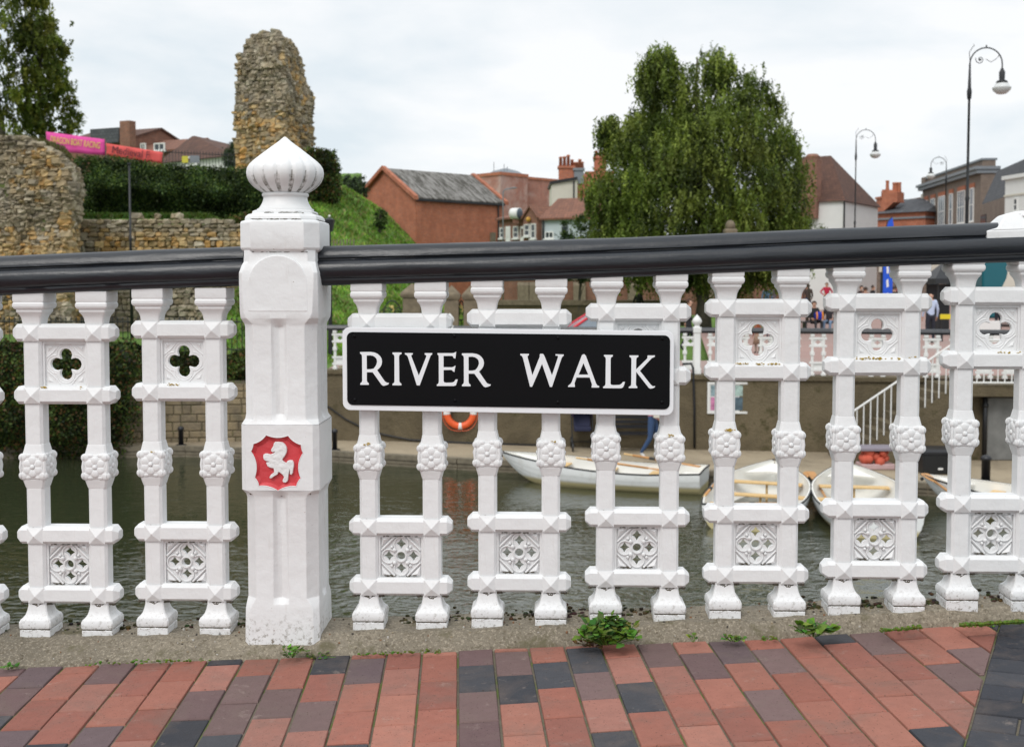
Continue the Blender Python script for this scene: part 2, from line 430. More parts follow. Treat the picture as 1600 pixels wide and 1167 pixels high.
def tiles(name, c1, c2, sz=(0.2, 0.16)):
    t = NT(name); b = t.n.new('ShaderNodeTexBrick'); t.l.new(t.wallvec(), b.inputs['Vector'])
    b.inputs['Scale'].default_value = 1; b.inputs['Brick Width'].default_value = sz[0]; b.inputs['Row Height'].default_value = sz[1]; b.inputs['Mortar Size'].default_value = 0.012
    b.inputs['Color1'].default_value = c1 + (1,); b.inputs['Color2'].default_value = c2 + (1,); b.inputs['Mortar'].default_value = tuple(x * 0.35 for x in c1) + (1,)
    c = t.mix(t.math('MULTIPLY', t.step(t.noise(1.2, 7, 0.7), 0.45, 0.65), 0.5), b.outputs['Color'], tuple(x * 0.45 for x in c1))
    t.color(c); t.rough(0.9); t.bump(b.outputs['Fac'], -0.5, 0.02); return t.m
M['tile'] = tiles('red_clay_tiles', (0.27, 0.12, 0.075), (0.17, 0.08, 0.055))
M['tilebrown'] = tiles('brown_clay_tiles', (0.135, 0.065, 0.043), (0.085, 0.042, 0.032))
M['slate'] = tiles('grey_slates', (0.10, 0.105, 0.115), (0.07, 0.075, 0.085), (0.3, 0.2))
def asb():
    t = NT('lichened_grey_sheet_roof'); v = t.map((3.2, 0.6, 0.6)); c = t.mix(t.step(t.noise(1.2, 7, 0.75, vec=v), 0.45, 0.56), (0.235, 0.225, 0.21), (0.06, 0.055, 0.045))
    t.color(c); t.rough(0.95); return t.m
M['sheet'] = asb()
M['render'] = simple('white_render', (0.70, 0.70, 0.68), 0.85, var=0.05, nscale=1.5)
M['cream'] = simple('cream_render', (0.60, 0.57, 0.49), 0.85, var=0.05, nscale=1.0)
M['paleblue'] = simple('pale_blue_render', (0.50, 0.56, 0.58), 0.85, var=0.05, nscale=1.0)
M['leadgrey'] = simple('grey_fascia', (0.20, 0.22, 0.24), 0.6, var=0.1)
M['iron'] = simple('black_iron', (0.012, 0.013, 0.015), 0.45, var=0.1)
M['postblack'] = simple('black_bollard_paint', (0.013, 0.013, 0.016), 0.4, var=0.2)
M['glass'] = simple('window_glass', (0.045, 0.055, 0.065), 0.12, var=0.2, nscale=2)
M['glasspale'] = simple('painted_sky_glass', (0.22, 0.27, 0.31), 0.15, var=0.15, nscale=2)  # reflected sky painted in as a pale blue-grey base colour
M['frame'] = simple('white_window_frame', (0.75, 0.75, 0.73), 0.5, var=0.03)
M['pot'] = simple('terracotta_pot', (0.42, 0.15, 0.08), 0.9, var=0.2)
M['timber'] = simple('grey_quay_timber', (0.20, 0.17, 0.12), 0.9, var=0.35, nscale=8, bump=0.5)
M['sandstone'] = simple('carved_sandstone', (0.21, 0.17, 0.115), 0.95, var=0.35, nscale=7, bump=0.6, bscale=30)
M['lifering'] = simple('orange_lifebuoy', (0.80, 0.115, 0.025), 0.45, var=0.08)
M['wood'] = simple('varnished_oar_wood', (0.58, 0.29, 0.10), 0.45, var=0.2, nscale=12)
M['seatwood'] = simple('pale_thwart_wood', (0.68, 0.45, 0.19), 0.5, var=0.15, nscale=10)
M['bark'] = simple('tree_bark', (0.10, 0.085, 0.065), 0.95, var=0.4, nscale=10, bump=0.8, bscale=25)
def hullm():
    t = NT('white_clinker_hull'); z = t.sep()[2]
    c = t.mix(t.step(z, 0.10, 0.16), (0.52, 0.45, 0.24), (0.79, 0.80, 0.79)); c = t.mix(t.math('MULTIPLY', t.step(t.noise(3, 6, 0.7), 0.5, 0.7), 0.25), c, (0.35, 0.30, 0.2))
    t.color(c); t.rough(0.4); return t.m
M['hull'] = hullm()
M['boatin'] = simple('cream_boat_lining', (0.80, 0.785, 0.73), 0.5, var=0.05, nscale=4)
M['trim'] = simple('black_rubber_gunwale', (0.02, 0.02, 0.02), 0.6)
# ============================================================ LEVELS
Z_WATER, Z_QUAY, Z_BANK = -4.25, -4.0, -2.25
PAIRS = [(-443, 1002), (-258, 998.5), (-74, 995.6), (107, 994.4), (290, 991)]
PAIRS_R = [(626, 982.5), (811, 977.5), (995.5, 970), (1181.5, 964.7), (1367, 957.5), (1550.5, 949), (1735, 941), (1920, 933)]
def pair_pos(px, py):
    p = FP(px, py, -9.5 * S); q = FP(px, py, 0)
    z = p.z; base = Vector((q.x, q.y, z)) + FN * (15 * S)
    return base
_pp = [pair_pos(*p) for p in PAIRS + PAIRS_R]
_xs = [p.x for p in _pp]; _zs = [p.z for p in _pp]
def zkerb(x):
    if x <= _xs[0]: return _zs[0] + (x - _xs[0]) * 0.015
    if x >= _xs[-1]: return _zs[-1] + (x - _xs[-1]) * 0.03
    return float(np.interp(x, _xs, _zs))
def zpave(x): return zkerb(x) - 0.045

# ============================================================ PAVEMENT, KERB, BRIDGE FACE
EDGE = [(-500, 1062), (0, 1045.3), (195, 1036.5), (368, 1030.6), (541, 1023.7), (669, 1019), (844, 1010.8), (1025, 1004.8), (1206, 998), (1327, 990), (1447, 981), (1561, 974.5), (1700, 967), (2200, 940)]
def on_pave(px, py):
    z = zpave((px - 800) / F * 3.3)
    for _ in range(6):
        p = Q(px, py, z); z = zpave(p.x)
    return p
EP = [on_pave(*e) for e in EDGE]
def yedge(x):
    return float(np.interp(x, [p.x for p in EP], [p.y for p in EP]))
def build_pavement():
    rnd = random.Random(3); mb = MB()
    BL, BW = 0.207, 0.1035; g = 0.0055; ang = math.atan(86 / 1800.0)
    ux, uy = math.cos(ang), math.sin(ang)          # across the bricks
    vx, vy = -math.sin(ang), math.cos(ang)         # along the bricks
    s0 = on_pave(1562, 975); s1 = on_pave(1535, 1067)      # seam to the blue pavers
    sx, sy = (s1 - s0).x, (s1 - s0).y; sl = math.hypot(sx, sy); sx /= sl; sy /= sl
    def side(x, y): return (x - s0.x) * sy - (y - s0.y) * sx
    def clip(poly, f):
        out = []
        for i in range(len(poly)):
            a, b = poly[i], poly[(i + 1) % len(poly)]; fa, fb = f(*a), f(*b)
            if fa >= 0: out.append(a)
            if fa * fb < 0:
                t = fa / (fa - fb); out.append((a[0] + (b[0] - a[0]) * t, a[1] + (b[1] - a[1]) * t))
        return out
    def brick(poly, col, lift):
        n = len(poly)
        if n < 3: return
        ar = abs(sum(poly[i][0] * poly[(i + 1) % n][1] - poly[(i + 1) % n][0] * poly[i][1] for i in range(n))) / 2
        if ar < 0.0006: return
        cx = sum(p[0] for p in poly) / n; cy = sum(p[1] for p in poly) / n
        def ins(p, d):
            l = math.hypot(p[0] - cx, p[1] - cy) + 1e-6; return (p[0] + (cx - p[0]) * d / l + noise.noise(Vector((p[0] * 90, p[1] * 90, 2))) * .0016, p[1] + (cy - p[1]) * d / l + noise.noise(Vector((p[0] * 90, p[1] * 90, 8))) * .0016)
        tx, ty = rnd.gauss(0, 0.006), rnd.gauss(0, 0.006)
        mb.col = col; rs = []
        for d, h in ((0.0, -0.03), (0.0, -0.0045), (0.0035, -0.0005), (0.009, 0.0)):
            rs.append([(*ins(p, d), zpave(p[0]) + h + lift + (p[0] - cx) * tx + (p[1] - cy) * ty) for p in poly])
        mb.loft(rs)
    red = [(0.34, 0.135, 0.10), (0.37, 0.155, 0.115), (0.30, 0.12, 0.092), (0.40, 0.175, 0.13), (0.35, 0.16, 0.125)]
    mauve = [(0.165, 0.105, 0.105), (0.19, 0.125, 0.12), (0.14, 0.10, 0.105)]
    blue = [(0.055, 0.058, 0.068), (0.07, 0.072, 0.082), (0.045, 0.048, 0.058)]
    edge = lambda x, y: yedge(x) + 0.004 - y
    for i in range(-38, 40):
        off = (i % 2) * BL / 2 + rnd.uniform(-0.008, 0.008)
        for j in range(-14, 8):
            a0, a1 = i * BW + g / 2, (i + 1) * BW - g / 2; b0, b1 = 2.35 + j * BL + off + g / 2, 2.35 + (j + 1) * BL + off - g / 2
            poly = [(a * ux + b * vx, a * uy + b * vy) for a, b in ((a0, b0), (a1, b0), (a1, b1), (a0, b1))]
            poly = clip(poly, edge)
            if poly: poly = clip(poly, lambda x, y: side(x, y) - 0.002)
            k = rnd.random(); col = rnd.choice(red if k < 0.66 else (mauve if k < 0.86 else blue)); m = rnd.uniform(0.88, 1.1)
            brick(poly, tuple(c * m for c in col), rnd.uniform(-0.0015, 0.0015))
    # blue pavers, laid square to the seam
    for i in range(-16, 16):
        off = (i % 2) * BL / 2
        for j in range(-4, 16):
            b0, b1 = i * BW + g / 2, (i + 1) * BW - g / 2; a0, a1 = j * BL + off, (j + 1) * BL + off - g
            poly = [(s0.x + sx * b - sy * a * -1 * -1, s0.y + sy * b + sx * a) for a, b in ((a0, b0), (a1, b0), (a1, b1), (a0, b1))]
            poly = clip(poly, edge)
            if poly: poly = clip(poly, lambda x, y: -side(x, y) - 0.002)
            m = rnd.uniform(0.85, 1.15); brick(poly, tuple(c * m for c in rnd.choice(blue)), rnd.uniform(-0.001, 0.001))
    # the sandy bed showing in the joints
    mb.mi = 1; mb.col = None
    xs = np.linspace(-4.5, 4.5, 60); vs = []; fs = []
    for x in xs: vs += [(x, -3.0, zpave(x) - 0.006), (x, yedge(x) + 0.06, zpave(x) - 0.006)]
    for k in range(len(xs) - 1): fs.append((2 * k, 2 * k + 2, 2 * k + 3, 2 * k + 1))
    mb.add(vs, fs)
    tag(mb.build('pavement', [M['paver'], M['mortar']]), kind='structure')
build_pavement()
def fence_y(x, off):                    # depth of the railing's middle line at x, plus an offset along its normal
    base = Vector((0, D, 0)) + FN * (15 * S + off)
    return base.y - (x - base.x) * math.tan(A)
def build_kerb():
    nx, ny = 520, 44; xs = np.linspace(-4.6, 4.6, nx); vs = []; fs = []
    for x in xs:
        y0 = yedge(x) - 0.0; ym = fence_y(x, -0.075); y1 = fence_y(x, 0.105); zp = zpave(x); zk = zkerb(x)
        for j in range(ny):
            if j == 0: y, z = y0 - 0.01, zp - 0.04
            elif j == ny - 1: y, z = y1 + 0.012, zk - 0.09
            else:
                t = (j - 1) / (ny - 3); y = y0 + 0.003 + (y1 - y0) * t
                k = min(1, max(0, (y - y0) / max(0.02, ym - y0))); z = zp + 0.006 + (zk - zp - 0.004) * (k ** 0.8)
                if t > 0.9: z -= (t - 0.9) * 0.16
                nz = noise.noise(Vector((x * 9, y * 9, 0))) * 0.006 + noise.noise(Vector((x * 38, y * 38, 3))) * 0.0035 + noise.noise(Vector((x * 110, y * 110, 7))) * 0.002
                z += nz - 0.002; y += noise.noise(Vector((x * 7, 5, 1))) * 0.010 * (1 - k) + (noise.noise(Vector((x * 6, 9, 1))) * 0.014 + noise.noise(Vector((x * 30, 9, 1))) * 0.006) * (t > 0.85)
            vs.append((x, y, z))
    for i in range(nx - 1):
        for j in range(ny - 1):
            a = i * ny + j; fs.append((a, a + ny, a + ny + 1, a + 1))
    mb = MB().add(vs, fs); tag(mb.build('kerb', M['kerb'], smooth=True), kind='structure')
    mb = MB(); rs = []
    for x in (-6, 6):
        y1 = fence_y(x, 0.10); rs.append([(x, y1 - 0.02, zkerb(x) - 0.05), (x, y1, zkerb(x) - 0.07), (x, y1 - 0.02, -2.1), (x, y1 - 0.3, -2.1), (x, 0, -2.1), (x, 0, -1.6), (x, y1 - .3, zkerb(x) - 0.12)])
    mb.loft(rs); tag(mb.build('bridge', M['kerb']), kind='structure')
build_kerb()

# ============================================================ CAST IRON BALUSTERS
s = S
def P(pts): return [(x * s, z * s) for x, z in pts]
def column_mb(cx):
    mb = MB()
    # shaft, with chamfers stopping short of each crossbar
    def shaft(z0, z1):
        rs = []
        for z, h, c in ((z0, 14.6, 1.2), (z0 + 6, 14.6, 1.2), (z0 + 10, 14.6, 4.2), (z1 - 10, 14.6, 4.2), (z1 - 6, 14.6, 1.2), (z1, 14.6, 1.2)):
            rs.append([((cx + x) * s, y * s, z * s) for x, y in ((-h + c, -h), (h - c, -h), (h, -h + c), (h, h - c), (h - c, h), (-h + c, h), (-h, h - c), (-h, -h + c))])
        mb.loft(rs)
    shaft(66, 160); shaft(158, 254); shaft(288, 386); shaft(383, 484)
    # foot: plinth, rounded block and sweep
    mb.sqloft([(z * s, h * s) for z, h in ((-9, 24.8), (9.5, 24.6), (10.5, 23.6))], cx * s, 0, 1.0 * s)
    mb.sqloft([(z * s, h * s) for z, h in ((11, 23.2), (12.5, 25.2), (16, 26.0), (22, 25.8), (26, 24.2), (29, 21.0), (33, 18.2), (39, 16.3), (46, 15.0), (56, 14.5), (67, 14.4))], cx * s, 0, 2.0 * s)
    # head: cavetto, fillet, roll and abacus
    mb.sqloft([(z * s, h * s) for z, h in ((482, 14.4), (499, 14.6), (506, 15.6), (511, 17.4), (515, 20.2), (516.5, 21.2), (521, 21.4))], cx * s, 0, 1.6 * s)
    mb.sqloft([(z * s, h * s) for z, h in ((520.5, 22.0), (522, 24.0), (525, 25.4), (529, 25.4), (532, 24.0), (532.6, 22.8))], cx * s, 0, 1.2 * s)
    mb.sqloft([(z * s, h * s) for z, h in ((532, 24.2), (534, 24.9), (543, 24.9), (549, 24.9))], cx * s, 0, 1.0 * s)
    # corbels carrying the foliage block
    for z0, z1, a, b in ((250, 236, 18.5, 14.8), (291, 306, 18.0, 14.8)):
        r = [(z0, a), (z0 + (z1 - z0) * .35, a * .93), (z1, b)]
        if z0 > z1: r = r[::-1]
        mb.sqloft([(z * s, h * s) for z, h in r], cx * s, 0, 3 * s)
    return mb
def bar_mb(zc):
    mb = MB(); rs = []
    def sec(x, k, d=1.0):
        return [(x * s, y * s * d, (zc + z * k) * s) for y, z in ((-17.4, -9.2), (-17.4, 9.2), (-10.5, 14.4), (10.5, 14.4), (17.4, 9.2), (17.4, -9.2), (10.5, -14.0), (-10.5, -14.0))]
    for x, k, d in ((-82, 0.50, 0.55), (-74, 1.0, 0.98), (-66, 1, 1), (66, 1, 1), (74, 1.0, 0.98), (82, 0.50, 0.55)): rs.append(sec(x, k, d))
    mb.loft(rs)
    for cx in (-50, 50):                # faceted boss where bar and column cross
        for sgn in (-1, 1):
            b = 13.2; y0 = 17.0 * sgn; y1 = 22.8 * sgn
            mb.add([((cx + x) * s, y0 * s, (zc + z) * s) for x, z in ((-b, -b), (b, -b), (b, b), (-b, b))] + [(cx * s, y1 * s, (zc - 1) * s)], [(0, 1, 4), (1, 2, 4), (2, 3, 4), (3, 0, 4), (3, 2, 1, 0)])
    return mb
def quatre(r, off, n=9):                # quatrefoil outline
    pts = []
    for q in range(4):
        a = 90 * q; cx, cz = off * math.cos(R(a)), off * math.sin(R(a)); hw = 45 + math.degrees(math.asin(min(1, off / (r * 1.4142))))
        for k in range(n): 
            t = a - hw + 2 * hw * k / (n - 1); pts.append((cx + r * math.cos(R(t)), cz + r * math.sin(R(t))))
    return pts
def tracery_panel(kind):
    mb = MB(); w = 35.5
    if kind == 'quatrefoil': zc, h = 433.0, 36.0
    else: zc, h = 111.5, 34.5
    outer = P([(-w, zc - h), (w, zc - h), (w, zc + h), (-w, zc + h)])
    if kind == 'quatrefoil':
        q = [(x, z + zc) for x, z in quatre(11.0, 15.0)]
        mb.add(*outline_mesh([outer, P(q)], 6 * s, 1.0 * s))
        for sg in (-1, 1):
            # raised rim following the lobes
            rim = [(x * 1.0, z) for x, z in quatre(14.6, 15.6)]
            mb.tube([(x * s, sg * 3.6 * s, (z + zc) * s) for x, z in rim + rim[:1]], 1.2 * s, 6, cap=False)
            # diagonal mouldings cutting the corners
            for ax in (-1, 1):
                for az in (-1, 1):
                    for d, rr in ((0, 1.4),):
                        mb.tube([((ax * (31 - d) * s), sg * 3.6 * s, (zc + az * (10 - d * .6)) * s), (ax * (19 - d) * s, sg * 3.6 * s, (zc + az * (20 - d * .5)) * s), (ax * (9 - d * .6) * s, sg * 3.6 * s, (zc + az * (32 - d)) * s)], rr * s, 6)
                    # corner leaf
                    c = [(29, 29), (29, 17), (22, 22), (17, 29)]
                    mb.add([(ax * x * s, sg * 3.4 * s, (zc + az * z) * s) for x, z in c] + [(ax * 26 * s, sg * 6.0 * s, (zc + az * 26) * s)], [(0, 1, 4), (1, 2, 4), (2, 3, 4), (3, 0, 4)])
    else:
        star = lambda cx, cz, r: [(cx + (r if k % 2 == 0 else r * 0.55) * math.cos(R(k * 45)), cz + (r if k % 2 == 0 else r * 0.55) * math.sin(R(k * 45))) for k in range(8)]
        holes = [P(circle(0, zc, 6.8, 16))] + [P(star(19.5 * math.cos(R(a)), zc + 19.5 * math.sin(R(a)), 9.4)) for a in (0, 90, 180, 270)]
        mb.add(*outline_mesh([outer] + holes, 6 * s, 0.5 * s))
        for sg in (-1, 1):
            mb.tube([(x * s, sg * 6 * s, z * s) for x, z in circle(0, zc, 8.3, 20) + [(8.3, zc)]], 1.2 * s, 6, cap=False)
            for a in (0, 90, 180, 270):
                cx, cz = 19.5 * math.cos(R(a)), zc + 19.5 * math.sin(R(a))
                arc = circle(cx, cz, 11.2, 14, a - 140, a + 140)
                mb.tube([(x * s, sg * 5 * s, z * s) for x, z in arc], 1.3 * s, 6)
            for a in (45, 135, 225, 315):
                mb.ball((14.5 * math.cos(R(a)) * s, sg * 6 * s, (zc + 14.5 * math.sin(R(a))) * s), 3.4 * s)
                mb.ball((21 * math.cos(R(a)) * s, sg * 5.5 * s, (zc + 21 * math.sin(R(a))) * s), 2.6 * s)
            for ax in (-1, 1):
                for az in (-1, 1):
                    mb.tube([(ax * 31 * s, sg * 6 * s, (zc + az * 10) * s), (ax * 10 * s, sg * 6 * s, (zc + az * 31) * s)], 1.6 * s, 6)
                    mb.add([(ax * x * s, sg * 5.2 * s, (zc + az * z) * s) for x, z in ((31, 31), (31, 15), (15, 31))] + [(ax * 27 * s, sg * 9 * s, (zc + az * 27) * s)], [(0, 1, 3), (1, 2, 3), (2, 0, 3)])
    # slim fillet framing the panel
    for sg in (-1, 1):
        for x0, x1, z0, z1 in ((-35.6, -32.5, zc - h + .3, zc + h - .3), (32.5, 35.6, zc - h + .3, zc + h - .3), (-32.5, 32.5, zc + h - 3.4, zc + h - .3)):
            y = sorted((sg * 3.5, sg * 8)); mb.box(x0 * s, x1 * s, y[0] * s, y[1] * s, z0 * s, z1 * s)
    return mb
def rosette_mb(cx):
    mb = MB(); zc = 271
    mb.sqloft([((zc + z) * s, h * s) for z, h in ((-21.5, 17.5), (-19, 19.5), (-10, 20.6), (8, 20.6), (17, 19.6), (21, 17.5), (24, 15.5))], cx * s, 0, 5 * s)
    rnd = random.Random(5)
    for f in range(4):
        rot = Matrix.Translation((cx * s, 0, 0)) @ Matrix.Rotation(R(90 * f), 4, 'Z'); t = MB()
        t.ball((0, -21.0 * s, zc * s), 4.0 * s, 12, 8, (1, .7, 1))
        for k in range(6):
            a = R(60 * k + 30); t.ball((9.8 * math.cos(a) * s, -19.6 * s, (zc + 9.8 * math.sin(a)) * s), 7.0 * s, 14, 10, (1, .36, 1))
        for x, z in ((-16.5, 14.5), (16.5, 14.5), (-16.5, -14), (16.5, -14)):
            t.ball((x * .96 * s, -18.2 * s, (zc + z) * s), 7.6 * s * rnd.uniform(.9, 1.1), 12, 8, (.95, .40, .9)); t.ball((x * .5 * s, -18.4 * s, (zc + z * 1.2) * s), 5.4 * s, 12, 8, (1.1, .40, .7)); t.ball((x * 1.08 * s, -18.2 * s, (zc + z * .3) * s), 5.0 * s, 12, 8, (.7, .40, 1.2))
        t.xf(rot); mb.add(t.v, t.f)
    for ax in (-1, 1):
        for ay in (-1, 1): mb.tube([((cx + ax * 17.5) * s, ay * 17.5 * s, (zc - 19) * s), ((cx + ax * 19.5) * s, ay * 19.5 * s, zc * s), ((cx + ax * 17.5) * s, ay * 17.5 * s, (zc + 17) * s)], 2.6 * s, 6)
    return mb
def dirt_mb():
    mb = MB(); rnd = random.Random(9)
    for k in range(60):
        x = rnd.uniform(-33, 33)
        if noise.noise(Vector((x * .12, 1, 2))) > -.2: mb.ball((x * s, -9.0 * s, (144.6 + rnd.uniform(-.7, .5)) * s), rnd.uniform(.5, 1.2) * s, 6, 4, (2, .6, .5))
        if k % 3 == 0: mb.ball((rnd.uniform(-36, 36) * s, -10.5 * s, (49.3 + rnd.uniform(-.4, .4)) * s), rnd.uniform(.6, 1.2) * s, 6, 4, (2.2, .6, .5))
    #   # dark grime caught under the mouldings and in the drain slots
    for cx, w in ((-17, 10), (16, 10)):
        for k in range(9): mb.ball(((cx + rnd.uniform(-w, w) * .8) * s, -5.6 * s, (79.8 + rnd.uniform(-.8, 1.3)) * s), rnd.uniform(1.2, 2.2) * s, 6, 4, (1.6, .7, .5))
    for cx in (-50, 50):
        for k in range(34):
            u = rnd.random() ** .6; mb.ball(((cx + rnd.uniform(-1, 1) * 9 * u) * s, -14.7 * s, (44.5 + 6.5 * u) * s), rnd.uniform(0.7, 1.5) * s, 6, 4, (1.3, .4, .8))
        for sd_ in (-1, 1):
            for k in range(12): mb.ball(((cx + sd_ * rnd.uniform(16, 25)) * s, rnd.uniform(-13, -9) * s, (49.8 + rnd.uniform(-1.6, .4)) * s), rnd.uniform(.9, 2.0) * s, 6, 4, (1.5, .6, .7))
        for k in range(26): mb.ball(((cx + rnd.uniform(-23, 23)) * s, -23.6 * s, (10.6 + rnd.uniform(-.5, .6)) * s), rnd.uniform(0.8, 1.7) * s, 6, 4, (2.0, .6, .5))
    return mb
def lichen_mb(seed, spots):
    mb = MB(); rnd = random.Random(seed)
    for x, z, y, n, w in spots:
        for k in range(n):
            mb.ball(((x + rnd.gauss(0, w)) * s, y * s + rnd.uniform(-.4, .4) * s, (z + rnd.gauss(0, .9)) * s), rnd.uniform(.6, 1.9) * s, 6, 4, (1.2, .35, .6))
    return mb
M['lichen'] = simple('yellow_lichen', (0.46, 0.31, 0.05), 0.95, var=0.35, nscale=90)
def make_pair():
    mb = MB()
    for zc in (64, 160, 384, 483):
        b = bar_mb(zc); mb.add(b.v, b.f)
    for cx in (-50, 50):
        b = column_mb(cx); mb.add(b.v, b.f)
    frame = mb.build('baluster_pair', M['white'], bev=1.0 * s, seg=2)
    for cx in (-50, 50):
        rosette_mb(cx).build('foliage_boss', M['white'], frame, smooth=True)
    tracery_panel('quatrefoil').build('quatrefoil_panel', M['white'], frame, bev=0)
    tracery_panel('pierced').build('pierced_panel', M['white'], frame)
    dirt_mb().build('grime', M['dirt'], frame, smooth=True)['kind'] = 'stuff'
    return frame
def auto_smooth(o, ang=40):
    me = o.data; me.polygons.foreach_set('use_smooth', [True] * len(me.polygons))
    try: me.set_sharp_from_angle(angle=R(ang))
    except Exception: pass
proto = make_pair()
for k in kids(proto):
    if k.name.startswith(('quatrefoil', 'pierced', 'foliage')): auto_smooth(k, 38)
LICH = {107: [(-30, 397, -16, 9, 5), (28, 397, -16, 2, 2)], 290: [(-16, 397, -16, 14, 7), (-50, 290, -21, 4, 3)], 626: [(-50, 293, -21, 6, 3)], 811: [(50, 291, -21, 4, 3)],
        995.5: [(50, 293, -21, 9, 4)], 1181.5: [(-26, 397, -16.5, 16, 6), (2, 397, -17, 20, 4), (24, 397, -16, 12, 5), (-45, 294, -21.5, 26, 3.5)],
        1367: [(-22, 397, -16, 18, 6), (5, 397, -16, 16, 8), (30, 397, -16, 5, 4), (50, 399, -17, 5, 3)], 1550.5: [(10, 397, -16, 9, 4), (32, 397, -16, 3, 2)], 1735: [(0, 397, -16, 6, 6)]}
proto_used = [False]
def place_pairs(parent_loc, root, pairs):
    for i, (px, py) in enumerate(pairs):
        p = pair_pos(px, py)
        loc = Matrix.Rotation(A, 3, 'Z') @ (p - parent_loc)
        if not proto_used[0]:
            o = proto; proto_used[0] = True; o.parent = root; o.location = loc
        else:
            o = dup(proto, root, loc)
            for k in list(kids(o)):
                if k.name.startswith('lichen'): bpy.data.objects.remove(k)
        if px in LICH: lichen_mb(int(px), LICH[px]).build('lichen', M['lichen'], o)['kind'] = 'stuff'

# ---- handrail
RAILPROF = [(0, 61), (-13, 60.5), (-21, 57), (-26, 51), (-28.5, 45.5), (-29, 42), (-25.5, 40), (-25.5, 38.5), (-29, 37.2), (-33.5, 35.4), (-37, 31), (-39, 25.5), (-39, 20), (-36.5, 14), (-32.5, 10.5), (-30, 9.2), (-30.5, 7.5), (-29.5, 3), (-25, -0.5), (0, -1)]
RAILPROF = RAILPROF + [(-y, z) for y, z in RAILPROF[-2:0:-1]]
def rail_obj(pts, parent, ploc):       # pts: pixel (x, y of the rail's underside)
    rs = []; P3 = [FP(x, y, 0) + FN * (15 * S) for x, y in pts]; xs = [p.x for p in P3]; zs = [p.z for p in P3]
    n = int((xs[-1] - xs[0]) / 0.02) + 1
    for k in range(n + 1):
        x = xs[0] + (xs[-1] - xs[0]) * k / n; z = float(np.interp(x, xs, zs)); y = fence_y(x, 0); c = Vector((x, y, z)); ring = []
        for j, (py, pz) in enumerate(RAILPROF):
            w = 1 + 0.035 * noise.noise(Vector((x * 5, j * 0.6, 0.3))) + 0.012 * noise.noise(Vector((x * 22, j, 9)))
            d = noise.noise(Vector((x * 7, j * 1.3, 4))) * 0.5
            v = c + FN * (py * w * S) + Vector((0, 0, (pz + d) * S)); ring.append(Matrix.Rotation(A, 3, 'Z') @ (v - ploc))
        rs.append(ring)
    mb = MB().loft(rs); o = mb.build('handrail', M['rail'], parent); auto_smooth(o, 50); return o
lp = pair_pos(*PAIRS[3]); left = thing('bridge_railing', 'white cast iron bridge railing with black handrail, left of the tall white post', 'railing', lp, -A)
place_pairs(lp, left, PAIRS)
rail_obj([(-560, 476), (-258, 469), (0, 460.5), (200, 452), (384, 445.5)], left, lp)
rp = pair_pos(*PAIRS_R[2]); right = thing('bridge_railing', 'white cast iron bridge railing with black handrail, running behind the street name plate', 'railing', rp, -A)
place_pairs(rp, right, PAIRS_R)
rail_obj([(497, 445.5), (800, 438), (1000, 431.5), (1300, 418.5), (1500, 411.5), (1600, 408), (1750, 402), (2020, 390)], right, rp)

# ---- the white ornament sitting over the rail at the right edge
oc = FP(1600, 362, 0) + FN * (15 * S)
ornm = MB()
ornm.box(-62 * s, 78 * s, -30.5 * s, 30.5 * s, -20 * s, 3 * s)
rs = []
for x0, x1, z in ((-62, 78, 2.5), (-44, 60, 7), (-38, 54, 16), (-28, 46, 26), (-14, 34, 30), (-4, 26, 32)):
    hy = 30.5 - max(0, z - 3) * .55; rs.append([(x0 * s, -hy * s, z * s), (x1 * s, -hy * s, z * s), (x1 * s, hy * s, z * s), (x0 * s, hy * s, z * s)])
ornm.loft(rs)
orn = ornm.build('railing_crest', M['white_clean'], bev=3.0 * s, loc=oc); orn.rotation_euler = (0, -0.03, -A)
fol = MB(); rnd = random.Random(2)
for k in range(16): fol.ball(((-16 + k * 3.2 + rnd.uniform(-2, 2)) * s, rnd.uniform(-20, -4) * s, (24 + rnd.uniform(-4, 5)) * s), rnd.uniform(2.6, 4.6) * s, 8, 6)
fol.build('foliage_knop', M['white_clean'], orn, smooth=True)
tag(orn, 'white moulded iron crest bridging the black handrail at the right edge', 'railing ornament')

# ============================================================ THE TALL POST
sp = S * (D - 0.084) / D * 0.998
pf = FP(440, 995, -0.084); post_loc = pf + FN * (59.5 * sp)
post = thing('railing_post', 'tall white cast iron post with onion finial and red crest', 'post', post_loc, -A)
def post_ring(z, hw, ch, g):
    gw = 12.5; pts = []
    side = [(-hw + ch, -hw), (-gw, -hw), (-gw * .5, -hw + g * .7), (0, -hw + g), (gw * .5, -hw + g * .7), (gw, -hw), (hw - ch, -hw)]
    for q in range(4):
        c, sn = math.cos(R(90 * q)), math.sin(R(90 * q))
        pts += [((x * c - y * sn) * sp, (x * sn + y * c) * sp, z * sp) for x, y in side]
    return pts
mb = MB()
mb.loft([post_ring(*a) for a in ((-14, 60.5, 9, 0), (44, 59.5, 9, 0), (52, 58.8, 12, .2), (62, 57.6, 17, 7.5), (222, 57.6, 17, 7.5), (228, 58.8, 16, 3), (236, 62.3, 9, 0))])
mb.loft([post_ring(*a) for a in ((340, 62.3, 9, 0),
                                  (348, 58.8, 16, 3), (356, 57.8, 17, 7.5), (494, 57.8, 17, 7.5), (499, 58.6, 17, 3), (508, 62.2, 12, .3), (518, 62.4, 8, 0), (560, 62.6, 6, 0), (580, 62.3, 5, 0), (592, 59, 7, 0), (597, 57.2, 10, 0), (620, 56.8, 12, 0))])
r0, r1 = post_ring(236, 62.3, 9, 0), post_ring(340, 62.3, 9, 0); nr = len(r0)
mb.add(r0 + r1, [(j, (j + 1) % nr, nr + (j + 1) % nr, nr + j) for j in range(6, nr)])     # open at the front for the crest
shaft = mb.build('shaft', M['white'], post, bev=1.2 * sp)
